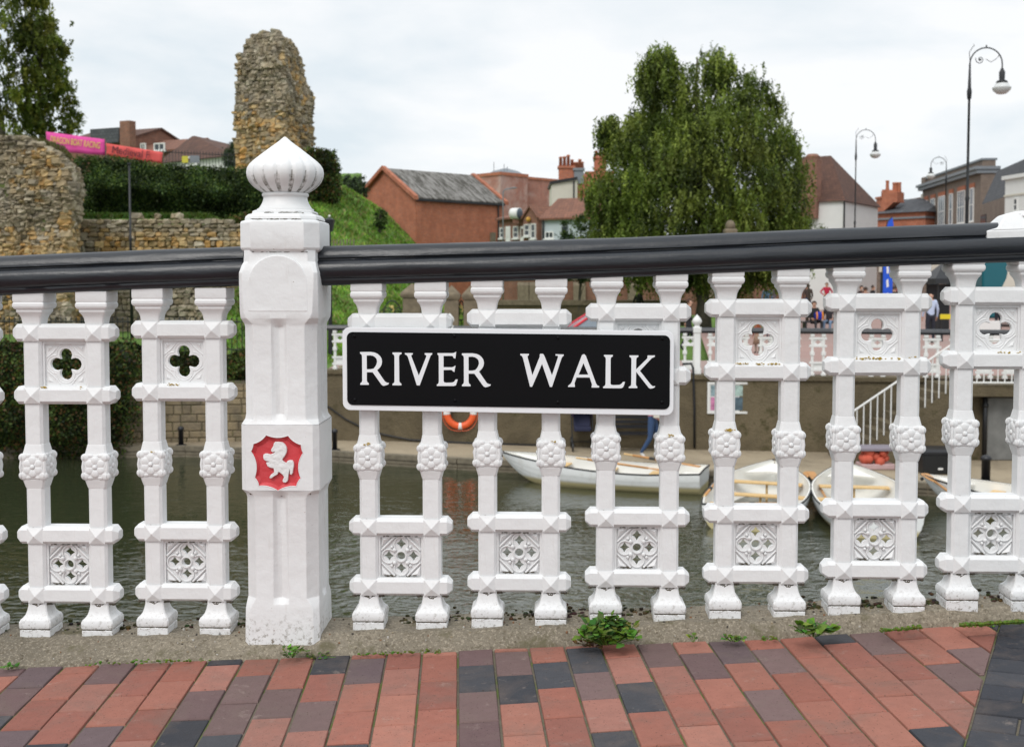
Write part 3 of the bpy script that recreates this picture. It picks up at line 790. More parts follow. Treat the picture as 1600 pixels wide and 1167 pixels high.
# small spear-shaped stops at the groove ends and half-round shoulder moulding
st = MB()
for zc, up in ((226, 1), (500, 1), (60, -1), (346, -1)):
    st.add([(-8 * sp, -58.6 * sp, (zc - 3 * up) * sp), (8 * sp, -58.6 * sp, (zc - 3 * up) * sp), (0, -58.6 * sp, (zc + 8 * up) * sp), (0, -56 * sp, (zc - 7 * up) * sp), (0, -60.6 * sp, (zc + 1 * up) * sp)], [(0, 1, 4), (1, 2, 4), (2, 0, 4), (0, 3, 1), (1, 3, 2), (2, 3, 0)])
arch = [(-46, 520), (-46, 560)] + [(x, z) for x, z in circle(0, 560, 46, 16, 180, 0)][1:] + [(46, 560), (46, 520)]
st.add(*outline_mesh([[(x * sp, z * sp) for x, z in arch]], 3 * sp, 1.2 * sp)); b = len(arch)
st2 = MB(); v, f = outline_mesh([[(x * sp, z * sp) for x, z in arch]], 2.4 * sp, 1.6 * sp)
st2.add([(x, y - 60.2 * sp, z) for x, y, z in v], f)
st2.build('shoulder_panel', M['white'], post)
cap = MB()
cap.sqloft([(z * sp, h * sp) for z, h in ((612, 57), (616, 62.0), (619, 63.2), (658, 63.2), (661, 62.2), (663, 57), (664.5, 57.5), (669, 56.5), (673, 52.5), (674, 48), (678, 47.5), (680, 43.5))], 0, 0, 21 * sp)
cap.build('cap', M['white_clean'], post, bev=1.6 * sp)
fin = MB(); fin.col = (0, 0, 0)
fin.lathe([(z * sp, r * sp) for z, r in ((679, 45), (682, 45.5), (684, 42), (687, 40), (692, 37.2), (698, 35.2), (702, 35), (703, 37), (706, 37.4), (708, 36))], n=48)
prof = [(z * sp, r * sp) for z, r in ((707, 33), (709, 37), (712, 42), (716, 48), (721, 53.5), (727, 58), (734, 60.8), (741, 61.6), (748, 60.3), (754, 56.6), (760, 50.5), (766, 43), (773, 34), (780, 25), (787, 15.5), (792, 9), (796, 4.5), (798.5, 1.2))]
n = 128; rs = []; colv = []
for z, r in prof:
    ring = []
    for k in range(n):
        t = 2 * math.pi * (k + 0.5) / n; g = (1 - abs(math.sin(8 * t))) ** 3
        fade = max(0.0, min(1, (797 * sp - z) / (22 * sp))); ring.append((r * (1 - 0.075 * g * fade) * math.cos(t), r * (1 - 0.075 * g * fade) * math.sin(t), z))
    rs.append(ring)
b0 = len(fin.f)
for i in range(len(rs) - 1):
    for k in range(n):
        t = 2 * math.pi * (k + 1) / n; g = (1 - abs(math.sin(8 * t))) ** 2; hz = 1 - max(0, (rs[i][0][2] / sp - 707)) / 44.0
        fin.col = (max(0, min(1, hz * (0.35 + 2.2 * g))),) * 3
        base = len(fin.v)
        fin.add([rs[i][k], rs[i][(k + 1) % n], rs[i + 1][(k + 1) % n], rs[i + 1][k]], [(0, 1, 2, 3)])
fo = fin.build('finial', M['algae'], post)
bm = bmesh.new(); bm.from_mesh(fo.data); bmesh.ops.remove_doubles(bm, verts=bm.verts, dist=1e-5); bmesh.ops.recalc_face_normals(bm, faces=bm.faces); bm.to_mesh(fo.data); bm.free(); auto_smooth(fo, 70)
# crest: red shield sunk in a white field, with a white horse
def cr(x, y): return ((380 + x / 8.336 - 440) * sp, (995 - (650 + y / 8.336)) * sp)
V = [((328, 172), (620, 178), 40), ((620, 178), (792, 300), 26), ((792, 300), (818, 410), 8), ((818, 410), (785, 745), 58), ((785, 745), (725, 855), 14), ((725, 855), (478, 915), 30), ((478, 915), (222, 850), 30), ((222, 850), (168, 740), 14), ((168, 740), (122, 390), 58), ((122, 390), (155, 290), 8), ((155, 290), (328, 172), 26)]
shield = []
for a, b, sag in V:
    dx, dy = b[0] - a[0], b[1] - a[1]; l = math.hypot(dx, dy); nx, ny = -dy / l, dx / l
    for k in range(8):
        t = k / 8; h = sag * 4 * t * (1 - t) * 0.8; shield.append((a[0] + dx * t + nx * h, a[1] + dy * t + ny * h))
cxs, cys = 470, 530
SH = [cr(*p) for p in shield]; IN = [cr(cxs + (x - cxs) * .86, cys + 10 + (y - cys) * .84) for x, y in shield]
field = [(-53.3 * sp, 236 * sp), (53.3 * sp, 236 * sp), (53.3 * sp, 340 * sp), (-53.3 * sp, 340 * sp)]
v, f = outline_mesh([field, SH], 5.0 * sp, 0.0)
cf = MB().add([(x, y - 59.8 * sp, z) for x, y, z in v], f).build('crest_field', M['white'], post)
rim = MB().tube([(x, -62.0 * sp, z) for x, z in SH + SH[:1]], .8 * sp, 6, cap=False).build('crest_rim', M['white'], cf, smooth=True)
rd = MB(); n = len(SH)
rd.add([(x, -61.6 * sp, z) for x, z in SH] + [(x, -56.6 * sp, z) for x, z in IN], [(k, (k + 1) % n, n + (k + 1) % n, n + k) for k in range(n)] + [tuple(range(n, 2 * n))])
rdo = rd.build('red_shield', M['red'], post)
horse = [(430, 290), (446, 272), (480, 272), (510, 273), (540, 280), (562, 297), (580, 320), (589, 345), (592, 370), (588, 400), (575, 430), (560, 458), (540, 480), (525, 505), (545, 528), (572, 545), (592, 560), (600, 535), (612, 520), (640, 513), (665, 517), (678, 535), (683, 560), (680, 600), (672, 640), (668, 670), (655, 695), (640, 690), (642, 640), (628, 610), (622, 650), (612, 690), (605, 740), (603, 765), (595, 785), (575, 800), (550, 797), (542, 780), (548, 762), (562, 740), (558, 720), (540, 695), (520, 678), (500, 665), (478, 655), (468, 690), (445, 705), (415, 722), (392, 742), (375, 745), (369, 735), (385, 708), (405, 690), (430, 675), (432, 640), (420, 608), (395, 607), (370, 600), (345, 585), (335, 565), (328, 545), (352, 540), (385, 528), (350, 518), (318, 512), (296, 495), (288, 470), (292, 440), (310, 428), (335, 428), (355, 434), (375, 440), (400, 430), (420, 425), (440, 408), (448, 392), (430, 388), (412, 398), (396, 388), (394, 368), (408, 348), (424, 322), (428, 305)]
HP = [cr(*p) for p in horse]
v, f = outline_mesh([HP], 4.0 * sp, 0.7 * sp)
hb = MB().add([(x, y - 58.6 * sp, z) for x, y, z in v], f)
for x, y, r, sx, sz in ((520, 350, 5.5, 1.0, 1.2), (470, 470, 6.5, 1.3, .8), (530, 590, 6.5, 1.3, .8)):
    p = cr(x, y); hb.ball((p[0], -60.8 * sp, p[1]), r * sp, 12, 8, (sx, .14, sz))
ho = hb.build('white_horse', M['horse'], rdo); auto_smooth(ho, 60)
# weep holes on the right-hand side
wh = MB()
for z, y in ((318, -30), (310, -25)): wh.ball((60.2 * sp, y * sp, z * sp), 4.0 * sp, 8, 6, (.3, 1, 1.2))
rnd = random.Random(6)
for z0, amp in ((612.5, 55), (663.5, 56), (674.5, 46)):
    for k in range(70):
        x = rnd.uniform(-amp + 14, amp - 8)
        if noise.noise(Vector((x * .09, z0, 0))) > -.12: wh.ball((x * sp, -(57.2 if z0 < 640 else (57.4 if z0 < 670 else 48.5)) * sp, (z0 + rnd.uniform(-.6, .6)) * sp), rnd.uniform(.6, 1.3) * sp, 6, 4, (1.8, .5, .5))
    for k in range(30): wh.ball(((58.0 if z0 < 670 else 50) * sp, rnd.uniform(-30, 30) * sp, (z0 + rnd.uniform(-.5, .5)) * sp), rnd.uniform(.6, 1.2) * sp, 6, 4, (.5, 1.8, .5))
for z0 in (226,):  # painted shade: dark specks form the shadow at the top of the groove
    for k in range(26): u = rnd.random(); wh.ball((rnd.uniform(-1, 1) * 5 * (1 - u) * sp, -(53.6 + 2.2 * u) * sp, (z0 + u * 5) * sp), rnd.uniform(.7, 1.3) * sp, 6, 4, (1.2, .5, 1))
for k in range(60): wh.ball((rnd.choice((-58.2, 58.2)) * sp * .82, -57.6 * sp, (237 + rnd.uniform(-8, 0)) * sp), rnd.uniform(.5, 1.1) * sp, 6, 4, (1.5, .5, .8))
wh.build('stain_and_shade', M['dirt'], post)['kind'] = 'stuff'  # holes and grime lines, plus the groove's painted shadow

# ============================================================ THE NAME PLATE
ss = (D - 0.030) / F * 1.0015
sc = FP(793, 580, -0.030)
sign = thing('street_sign', 'long black street name plate with white border reading RIVER WALK, fixed to the white balusters', 'street sign', sc, -A)
def sg(px, py): return ((px - 793) * ss, (580 - py) * ss)
def plate(x0, x1, yl0, yl1, yr0, yr1, r):   # slightly tilted rounded plate, pixel corners
    base = rrect(0, 1, 0, 1, 0.0001, 1); pts = []
    w = x1 - x0; h = yl1 - yl0
    for x, z in rrect(0, w, 0, h, r):
        t = x / w; top = yl0 + (yr0 - yl0) * t; bot = yl1 + (yr1 - yl1) * t; pts.append(sg(x0 + x, bot + (top - bot) * (z / h)))
    return pts
OUT = plate(534.5, 1051.5, 512, 641, 517.5, 648, 11); INN = plate(541, 1046, 518.8, 633.5, 523.6, 639, 9)
v, f = outline_mesh([OUT], 5 * ss, 0.7 * ss); MB().add([(x, y + 3 * ss, z) for x, y, z in v], f).build('border', M['signwhite'], sign)
v, f = outline_mesh([INN], 1.0 * ss); MB().add([(x, y - 0.9 * ss, z) for x, y, z in v], f).build('plate', M['signblack'], sign)
L2 = lambda p: sg(530 + p[0] / 5.926, 500 + p[1] / 5.926)
L3 = lambda p: sg(790 + p[0] / 5.926, 500 + p[1] / 5.926)
Ro = [(190, 298), (285, 297), (325, 303), (352, 315), (374, 335), (388, 358), (393, 385), (389, 412), (378, 434), (362, 452), (347, 466), (372, 503), (400, 545), (421, 573), (438, 583), (457, 586), (450, 598), (430, 606), (408, 611), (392, 605), (375, 583), (340, 533), (305, 485), (250, 485), (250, 560), (254, 577), (268, 588), (268, 602), (190, 602), (190, 590), (204, 578), (208, 560), (208, 340), (204, 322), (190, 311)]
Rh = [(250, 329), (285, 327), (312, 333), (333, 347), (345, 366), (348, 388), (342, 412), (330, 434), (314, 452), (285, 458), (250, 458)]
LET = [(L2, [Ro, Rh]), (L2, [[(492, 302), (575, 302), (575, 314), (556, 324), (551, 342), (553, 572), (560, 582), (572, 592), (572, 606), (490, 606), (490, 593), (504, 584), (509, 570), (510, 340), (506, 324), (492, 314)]]),
       (L2, [[(607, 307), (679, 307), (679, 318), (666, 325), (666, 338), (735, 517), (806, 340), (805, 326), (791, 320), (791, 307), (860, 307), (860, 317), (847, 328), (838, 348), (743, 606), (717, 606), (635, 342), (624, 325), (607, 318)]]),
       (L2, [[(910, 307), (1055, 307), (1068, 302), (1083, 294), (1079, 325), (1075, 356), (1061, 352), (1054, 337), (1040, 331), (965, 332), (965, 438), (1045, 438), (1060, 432), (1076, 423), (1070, 452), (1066, 481), (1052, 474), (1046, 464), (1030, 461), (965, 463), (965, 566), (972, 578), (990, 582), (1045, 580), (1064, 572), (1078, 551), (1096, 551), (1088, 580), (1079, 605), (1060, 611), (903, 611), (903, 599), (918, 588), (922, 570), (922, 345), (920, 328), (910, 318)]]),
       (L2, [[(x + 947, y + 11) for x, y in Ro], [(x + 947, y + 11) for x, y in Rh]]),
       (L3, [[(137, 312), (215, 312), (215, 324), (203, 330), (204, 345), (248, 512), (318, 335), (316, 322), (322, 312), (346, 312), (356, 325), (365, 345), (430, 512), (486, 342), (484, 328), (463, 327), (463, 315), (538, 318), (536, 328), (522, 342), (516, 355), (430, 617), (411, 617), (338, 402), (246, 616), (227, 616), (162, 350), (152, 332), (137, 323)]]),
       (L3, [[(716, 316), (730, 316), (742, 330), (838, 588), (848, 602), (865, 609), (865, 622), (797, 622), (797, 609), (801, 596), (779, 529), (656, 529), (638, 584), (641, 602), (641, 617), (580, 617), (580, 607), (602, 590), (612, 575), (700, 340), (705, 326)], [(720, 395), (766, 504), (675, 504)]]),
       (L3, [[(910, 321), (990, 321), (990, 333), (974, 343), (970, 360), (970, 586), (978, 597), (1000, 600), (1055, 598), (1072, 588), (1086, 570), (1103, 570), (1095, 598), (1085, 620), (1068, 628), (903, 627), (903, 616), (920, 604), (925, 588), (927, 360), (924, 342), (910, 333)]]),
       (L3, [[(1145, 325), (1225, 325), (1225, 337), (1210, 346), (1206, 362), (1205, 455), (1310, 352), (1309, 340), (1312, 325), (1378, 325), (1375, 338), (1350, 348), (1240, 467), (1342, 595), (1360, 610), (1381, 608), (1378, 619), (1358, 628), (1340, 631), (1324, 624), (1206, 474), (1204, 592), (1208, 606), (1217, 614), (1217, 626), (1140, 626), (1140, 616), (1157, 606), (1162, 592), (1163, 362), (1160, 346), (1145, 337)]])]
for fn, polys in LET:
    v, f = outline_mesh([[fn(p) for p in pl] for pl in polys], 0.7 * ss, 0.12 * ss)
    MB().add([(x, y - 1.9 * ss, z) for x, y, z in v], f).build('letter', M['signwhite'], sign)
for px, py in ((553, 525.5), (710, 525), (872, 527.5), (1034, 528.5), (553, 625.5), (711, 626), (872, 628.5), (1034, 628)):
    x, z = sg(px, py); MB().ball((x, -1.4 * ss, z), 3.0 * ss, 12, 8, (1, .6, 1)).build('bolt', M['signblack'], sign, smooth=True)

# ============================================================ WEEDS, MOSS AND LITTER ON THE KERB
def kerb_point(px, py):
    z = zkerb((px - 800) / F * 3.35) - 0.03; p = Q(px, py, z)
    for _ in range(6):
        y0 = yedge(p.x); ym = fence_y(p.x, -0.075); k = min(1, max(0, (p.y - y0) / max(.02, ym - y0))); z = zpave(p.x) + 0.004 + (zkerb(p.x) - zpave(p.x) - .004) * k ** .8
        if p.y < y0: z = zpave(p.x)
        p = Q(px, py, z)
    return p
def weed(name, label, px, py, n, r, h, leaf, cols, seed, group=None):
    rnd = random.Random(seed); c = kerb_point(px, py); mb = MB()
    for k in range(n):
        a = rnd.uniform(0, 2 * math.pi); q = rnd.random() ** .6 * r; hh = h * rnd.uniform(.15, 1) * (1 - .5 * q / r); x, y = q * math.cos(a), q * math.sin(a) * .55
        L = leaf * rnd.uniform(.6, 1.2); w = L * rnd.uniform(.28, .45); el = rnd.uniform(-.3, .9); b = rnd.uniform(0, 2 * math.pi)
        d = Vector((math.cos(b) * math.cos(el), math.sin(b) * math.cos(el), math.sin(el))); sd2 = d.cross(Vector((rnd.uniform(-.4, .4), rnd.uniform(-.4, .4), 1))).normalized()
        o = Vector((x, y, hh)); mid = o + d * L * .5 + Vector((0, 0, L * .12)); mb.col = tuple(cc * rnd.uniform(.6, 1.25) for cc in rnd.choice(cols))
        pts = [o, o + d * L * .25 + sd2 * w * .8, mid + sd2 * w, o + d * L * .8 + sd2 * w * .5, o + d * L, o + d * L * .8 - sd2 * w * .5, mid - sd2 * w, o + d * L * .25 - sd2 * w * .8, mid]
        mb.add(pts, [(0, 1, 2, 8), (2, 3, 4, 8), (4, 5, 6, 8), (6, 7, 0, 8)])
        if k % 3 == 0: mb.tube([(x * .3, y * .3, -.005), (x * .7, y * .7, hh * .6), tuple(o)], .0011, 4)
    return tag(mb.build(name, M['leaf'], loc=c), label, 'weed', group)
G1 = [(0.13, 0.24, 0.035), (0.09, 0.19, 0.03), (0.20, 0.32, 0.06), (0.07, 0.14, 0.03)]
weed('weed_clump', 'bushy green weed clump growing from the kerb at a white baluster foot', 950, 1003, 330, 0.085, 0.085, 0.028, G1, 1)
weed('dead_leaves', 'brown dead leaves at the foot of the bushy weed clump', 925, 1006, 34, 0.05, 0.012, 0.022, [(0.22, 0.10, 0.04), (0.14, 0.08, 0.04)], 2)
weed('weed_plant', 'small broad leaved weed at the kerb edge beside the grey and red bricks', 1272, 991, 46, 0.05, 0.035, 0.036, G1, 3)
weed('weed_plant', 'sparse little weed in the gap before the tall white post', 455, 1024, 26, 0.05, 0.030, 0.022, G1, 4)
weed('weed_plant', 'flat tuft of tiny leaves at the kerb edge right of the bushy clump', 1146, 999, 60, 0.035, 0.010, 0.012, G1, 5)
weed('weed_plant', 'single tiny green sprout on the kerb left of the broad leaved weed', 1083, 1000, 10, 0.012, 0.018, 0.016, G1, 12)
weed('weed_plant', 'tiny green sprout at the kerb edge near the left end', 14, 1042, 16, 0.03, 0.008, 0.016, G1, 8)
weed('weed_plant', 'thin trail of tiny leaves between kerb and bricks just right of the post', 500, 1026, 24, 0.05, 0.010, 0.014, G1, 9)
for i, (x0, x1, nn) in enumerate(((1500, 1600, 420), (1190, 1215, 30), (1375, 1440, 130), (560, 690, 60), (120, 330, 60))):
    rnd = random.Random(20 + i); mb = MB()
    for k in range(nn):
        px = rnd.uniform(x0, x1); e = float(np.interp(px, [a for a, b in EDGE], [b for a, b in EDGE])); p = kerb_point(px, e - 1.5 + rnd.gauss(0, 1.6))
        mb.col = tuple(c * rnd.uniform(.6, 1.2) for c in (0.14, 0.22, 0.03)); mb.ball(tuple(p), rnd.uniform(.0015, .0042), 5, 4, (1.3, 1, .8))
    tag(mb.build('moss', M['leaf']), kind='stuff')
rnd = random.Random(77); mb = MB(); cols = [(.34, .30, .23), (.08, .07, .06), (.30, .25, .17), (.20, .17, .12), (.5, .48, .44), (.25, .13, .07)]
for k in range(520):
    x = rnd.uniform(-1.9, 1.75); y0 = yedge(x); y1 = fence_y(x, .10); t = rnd.random(); y = y0 + .004 + (y1 - y0) * t; ym = fence_y(x, -.075)
    kk = min(1, max(0, (y - y0) / max(.02, ym - y0))); z = zpave(x) + .005 + (zkerb(x) - zpave(x) - .004) * kk ** .8
    mb.stone((x, y, z), *[rnd.uniform(.0008, .0034) for _ in range(3)], rnd=rnd, col=rnd.choice(cols))
tag(mb.build('grit', M['stonechip']), kind='stuff')
rnd = random.Random(78); mb = MB()
for x0, x1, nn in ((-1.75, -.8, 160), (-.35, .5, 260), (.85, 1.6, 420)):
    for k in range(nn):
        x = rnd.uniform(x0, x1); y = fence_y(x, .012 + abs(rnd.gauss(0, .045)))
        if noise.noise(Vector((x * 9, 2, 1))) < -.05: continue
        mb.col = tuple(c * rnd.uniform(.5, 1.3) for c in rnd.choice([(.05, .06, .015), (.09, .08, .02), (.05, .035, .02)]))
        mb.ball((x, y, zkerb(x) + rnd.uniform(-.002, .006)), rnd.uniform(.003, .008), 5, 4, (1.2, 1, .7))
tag(mb.build('moss', M['leaf']), kind='stuff')
# ============================================================ RIVER, QUAY, BANK
mb = MB(); mb.add([(-120, -60, Z_WATER), (120, -60, Z_WATER), (120, 60, Z_WATER), (-120, 60, Z_WATER)], [(0, 1, 2, 3)])
tag(mb.build('river', M['water']), kind='structure')
WB = [Q(x, y, Z_QUAY) for x, y in ((-420, 700), (280, 691), (508, 687), (598, 688), (660, 690), (850, 696), (1060, 701), (1300, 706))]
QE = [Q(x, y, Z_QUAY) for x, y in ((-420, 704), (290, 697.5), (530, 706), (715, 716.5), (850, 723), (1265, 744), (1450, 755), (1600, 766), (2100, 800))]
def interp(P, x): return float(np.interp(x, [p.x for p in P], [p.y for p in P]))
xs = np.linspace(QE[0].x, QE[-1].x, 120); rs = []
for x in xs:
    y = interp(QE, x); rs.append([(x, y, Z_QUAY - 0.012), (x, y + 9, Z_QUAY - 0.012), (x, y + 9, -4.8), (x, y + 0.05, -4.8)])
tag(MB().loft(rs).build('quay', M['quaytop']), kind='structure')
mb = MB(); rnd = random.Random(4)
for i in range(len(QE) - 1):        # timber edging along the quay
    a, b = QE[i], QE[i + 1]; d = (b - a); L = d.length; d.normalize(); nrm = Vector((d.y, -d.x, 0)); n = max(1, int(L / 2.4))
    for k in range(n):
        p = a + d * (L * k / n + .008); q = a + d * (L * (k + 1) / n - .008)
        for off0, off1, z0, z1 in ((-.16, .045, -.10, .012), (-.01, .02, -.19, -.115), (-.01, .03, -.33, -.21)):
            j = rnd.uniform(-.008, .008)
            mb.loft([[p + nrm * off0 + Vector((0, 0, z0)), p + nrm * (off1 + j) + Vector((0, 0, z0)), p + nrm * (off1 + j) + Vector((0, 0, z1)), p + nrm * off0 + Vector((0, 0, z1))],
                     [q + nrm * off0 + Vector((0, 0, z0)), q + nrm * (off1 + j) + Vector((0, 0, z0)), q + nrm * (off1 + j) + Vector((0, 0, z1)), q + nrm * off0 + Vector((0, 0, z1))]])
qe = mb.build('quay_edging', M['timber']); tag(qe, kind='structure')

def wall_run(pts, z0, z1, th, mat, name, label, cat='wall', cope=None):
    w = thing(name, label, cat, (pts[0].x, pts[0].y, z0)); mb = MB(); rs = []
    for p in pts: rs.append([(p.x - pts[0].x, p.y - pts[0].y, 0), (p.x - pts[0].x, p.y + th - pts[0].y, 0), (p.x - pts[0].x, p.y + th - pts[0].y, z1 - z0), (p.x - pts[0].x, p.y - pts[0].y, z1 - z0)])
    mb.loft(rs); mb.build('wall_face', mat, w)
    if cope:
        mb = MB(); rs = []
        for p in pts: rs.append([(p.x - pts[0].x, p.y - pts[0].y - .06, z1 - z0 + .003), (p.x - pts[0].x, p.y + th - pts[0].y + .05, z1 - z0 + .003), (p.x - pts[0].x, p.y + th - pts[0].y + .05, z1 - z0 + .11), (p.x - pts[0].x, p.y - pts[0].y - .06, z1 - z0 + .11)])
        mb.loft(rs); mb.build('coping', cope, w, bev=.01)
    return w
CW = [p for p in WB if p.x > WB[2].x - .01] + [Q(1330, 708, Z_QUAY), Vector((9.9, 26.75, 0)), Vector((17, 26.6, 0))]
wall_run(CW, Z_QUAY - .2, Z_BANK - .08, .5, M['quaywall'], 'river_wall', 'tall mottled brown concrete wall behind the quay, below the small white railing', cope=M['quaywall'])
# a wall of squared blocks on the left
blk = thing('river_wall', 'coursed squared sandstone wall behind the quay, beside the dark hanging shrub', 'wall', (WB[0].x, WB[0].y, Z_QUAY - .1))
mb = MB(); rnd = random.Random(12); z = 0.0; a, b = WB[0], WB[2] - Vector((.02, 0, 0)); L = (b - a).length; ang = math.atan2((b - a).y, (b - a).x)
mb.mi = 1; mb.box(0, L, .02, .6, 0, 1.62); mb.mi = 0
while z < 1.55:
    h = rnd.uniform(.15, .24); x = rnd.uniform(-.3, 0)
    while x < L:
        w = rnd.uniform(.2, .55); x0, x1 = max(0, x), min(L, x + w)
        if x1 - x0 > .05:
            c = rnd.choice([(.24, .19, .125), (.21, .17, .115), (.27, .22, .15), (.18, .15, .10), (.23, .185, .125)]); mm = rnd.uniform(.85, 1.15); mb.col = tuple(v * mm for v in c); dy = rnd.uniform(-.012, .012); mb.loft([[(x0 + .006, .08, z + .006), (x1 - .006, .08, z + .006), (x1 - .006, .08, z + h - .006), (x0 + .006, .08, z + h - .006)], [(x0 + .008, dy, z + .008), (x1 - .008, dy, z + .008), (x1 - .008, dy, z + h - .008), (x0 + .008, dy, z + h - .008)], [(x0 + .03, dy - .018, z + .03), (x1 - .03, dy - .018, z + .03), (x1 - .03, dy - .018, z + h - .03), (x0 + .03, dy - .018, z + h - .03)]])
        x += w
    z += h
mb.build('blockwork', [M['stone'], M['mortar']], blk); blk.rotation_euler = (0, 0, ang)

# ------------------------------------------------------------ ground beyond the river
def sst(t): t = min(1, max(0, t)); return t * t * (3 - 2 * t)
def zground(x, y):
    z = Z_BANK + 0.012 * (y - 28)
    rise = float(np.interp(x, [-14, -9, -7.0, -5.6, -4.3, -3.1, -1.7], [6.6, 6.3, 5.9, 5.0, 3.65, 2.0, 0]))
    d = min(1, max(0, (y - 31.0) / 15.5)); zz = z + rise * d
    k = sst((-8.4 - x) / 1.4)                                  # terrace held by the rubble wall
    if k > 0:
        zt = -1.55 if y < 36.35 else 1.95 + 0.13 * (y - 36.4)
        zz = zz * (1 - k) + zt * k
    if y > 51 and x > -9.5: zz = z + (zz - z) * max(0.0, 1 - (y - 51) / 9)
    if y > 75: zz = z + (zz - z) * max(0, 1 - (y - 75) / 30)
    return zz
def heights(name, x0, x1, y0, y1, st, mat, amp, kind='structure', lift=0.0):
    nx, ny = int((x1 - x0) / st) + 1, int((y1 - y0) / st) + 1; vs = []; fs = []
    for j in range(ny):
        for i in range(nx):
            x, y = x0 + i * st, y0 + j * st
            vs.append((x, y, zground(x, y) + lift + noise.noise(Vector((x * .5, y * .5, 0))) * amp + noise.noise(Vector((x * 1.9, y * 1.9, 0))) * amp * .5))
    for j in range(ny - 1):
        for i in range(nx - 1):
            a = j * nx + i; fs.append((a, a + 1, a + nx + 1, a + nx))
    return tag(MB().add(vs, fs).build(name, mat, smooth=True), kind=kind)
heights('hill', -34, 0, 29.6, 75, .3, M['grass'], .09)
mb = MB(); vs = []; fs = []
gx = [-600, -120, -34, 0.0, 30, 60, 120, 600]; gy = [29.3, 40, 55, 75, 105, 200, 1500]
for y in gy:
    for x in gx: vs.append((x, y, zground(max(x, -1) if y < 74 or True else x, y) - (.35 if x < 0.01 and y < 76 else 0.03)))
for j in range(len(gy) - 1):
    for i in range(len(gx) - 1): a = j * len(gx) + i; fs.append((a, a + 1, a + len(gx) + 1, a + len(gx)))
tag(mb.add(vs, fs).build('ground', M['grass']), kind='structure')
mb = MB(); vs = []; fs = []         # paved riverside and the pink plaza
pp = [p for p in WB if p.x > -6] + [Q(1330, 708, Z_QUAY), Vector((9.0, 26.4, 0)), Vector((22, 25.5, 0))]
for p in pp: vs += [(p.x, p.y + .3, Z_BANK + .01), (p.x, p.y + 4.5, zground(0, p.y + 4.5) + .03)]
for k in range(len(pp) - 1): fs.append((2 * k, 2 * k + 2, 2 * k + 3, 2 * k + 1))
mb.add(vs, fs); mb.add([(5.2, 30, zground(0, 30) + .035), (40, 28, zground(0, 28) + .035), (40, 46, zground(0, 46) + .035), (7.5, 46, zground(0, 46) + .035)], [(0, 1, 2, 3)])
mb.add([(11.3, 45.9, zground(0, 46) + .03), (60, 45.9, zground(0, 46) + .03), (70, 120, zground(0, 120) + .05), (23, 120, zground(0, 120) + .05)], [(0, 1, 2, 3)])
tag(mb.build('plaza', M['plaza']), kind='structure')

# ============================================================ LEAVES
def leaf_cloud(name, cen, nrm, size, cols, parent=None, ratio=0.55, mat=None, loc=None, seed=0):
    g = np.random.default_rng(seed); N = len(cen); cen = np.asarray(cen, dtype=np.float64)
    d = g.normal(size=(N, 3)); d = d / np.linalg.norm(d, axis=1)[:, None]
    if nrm is not None: d = d * nrm[3] + np.array(nrm[:3]); d /= np.linalg.norm(d, axis=1)[:, None]
    e = np.cross(d, g.normal(size=(N, 3))); e /= np.linalg.norm(e, axis=1)[:, None] + 1e-9
    sz = (np.asarray(size) * g.uniform(.65, 1.3, N))[:, None]
    a = cen - d * sz * .5; b = cen + d * sz * .5; w = e * sz * ratio * .5
    v = np.stack([a, cen + w, b, cen - w], axis=1).reshape(-1, 3)
    me = bpy.data.meshes.new(name); me.vertices.add(4 * N); me.vertices.foreach_set('co', v.ravel().astype(np.float32))
    me.loops.add(4 * N); me.loops.foreach_set('vertex_index', np.arange(4 * N, dtype=np.int32)); me.polygons.add(N)
    me.polygons.foreach_set('loop_start', np.arange(0, 4 * N, 4, dtype=np.int32)); me.polygons.foreach_set('loop_total', np.full(N, 4, dtype=np.int32))
    me.materials.append(mat or M['leaf']); at = me.color_attributes.new('Col', 'FLOAT_COLOR', 'CORNER')
    c = np.concatenate([np.asarray(cols), np.ones((N, 1))], axis=1).astype(np.float32); at.data.foreach_set('color', np.repeat(c, 4, axis=0).ravel())
    me.update(); me.validate()
    o = bpy.data.objects.new(name, me); C.objects.link(o)
    if parent is not None: o.parent = parent
    if loc is not None: o.location = loc
    return o
def inpoly(p, poly):
    x, z = p; c = False; n = len(poly)
    for i in range(n):
        x0, z0 = poly[i]; x1, z1 = poly[i - 1]
        if (z0 > z) != (z1 > z) and x < (x1 - x0) * (z - z0) / (z1 - z0) + x0: c = not c
    return c
def edgedist(p, poly):
    m = 1e9; n = len(poly)
    for i in range(n):
        a = poly[i - 1]; b = poly[i]; dx, dz = b[0] - a[0], b[1] - a[1]; t = max(0, min(1, ((p[0] - a[0]) * dx + (p[1] - a[1]) * dz) / (dx * dx + dz * dz + 1e-9)))
        m = min(m, math.hypot(p[0] - a[0] - dx * t, p[1] - a[1] - dz * t))
    return m
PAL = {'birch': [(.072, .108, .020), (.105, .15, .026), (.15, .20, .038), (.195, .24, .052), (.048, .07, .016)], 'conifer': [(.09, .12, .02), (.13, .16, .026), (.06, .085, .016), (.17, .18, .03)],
       'hedge': [(.035, .065, .018), (.055, .095, .024), (.09, .13, .028), (.02, .04, .014)], 'ivy': [(.035, .06, .015), (.055, .09, .02), (.02, .036, .012), (.09, .13, .026), (.13, .07, .026)], 'laurel': [(.03, .06, .02), (.05, .09, .03)], 'far': [(.035, .055, .03), (.05, .07, .035)]}
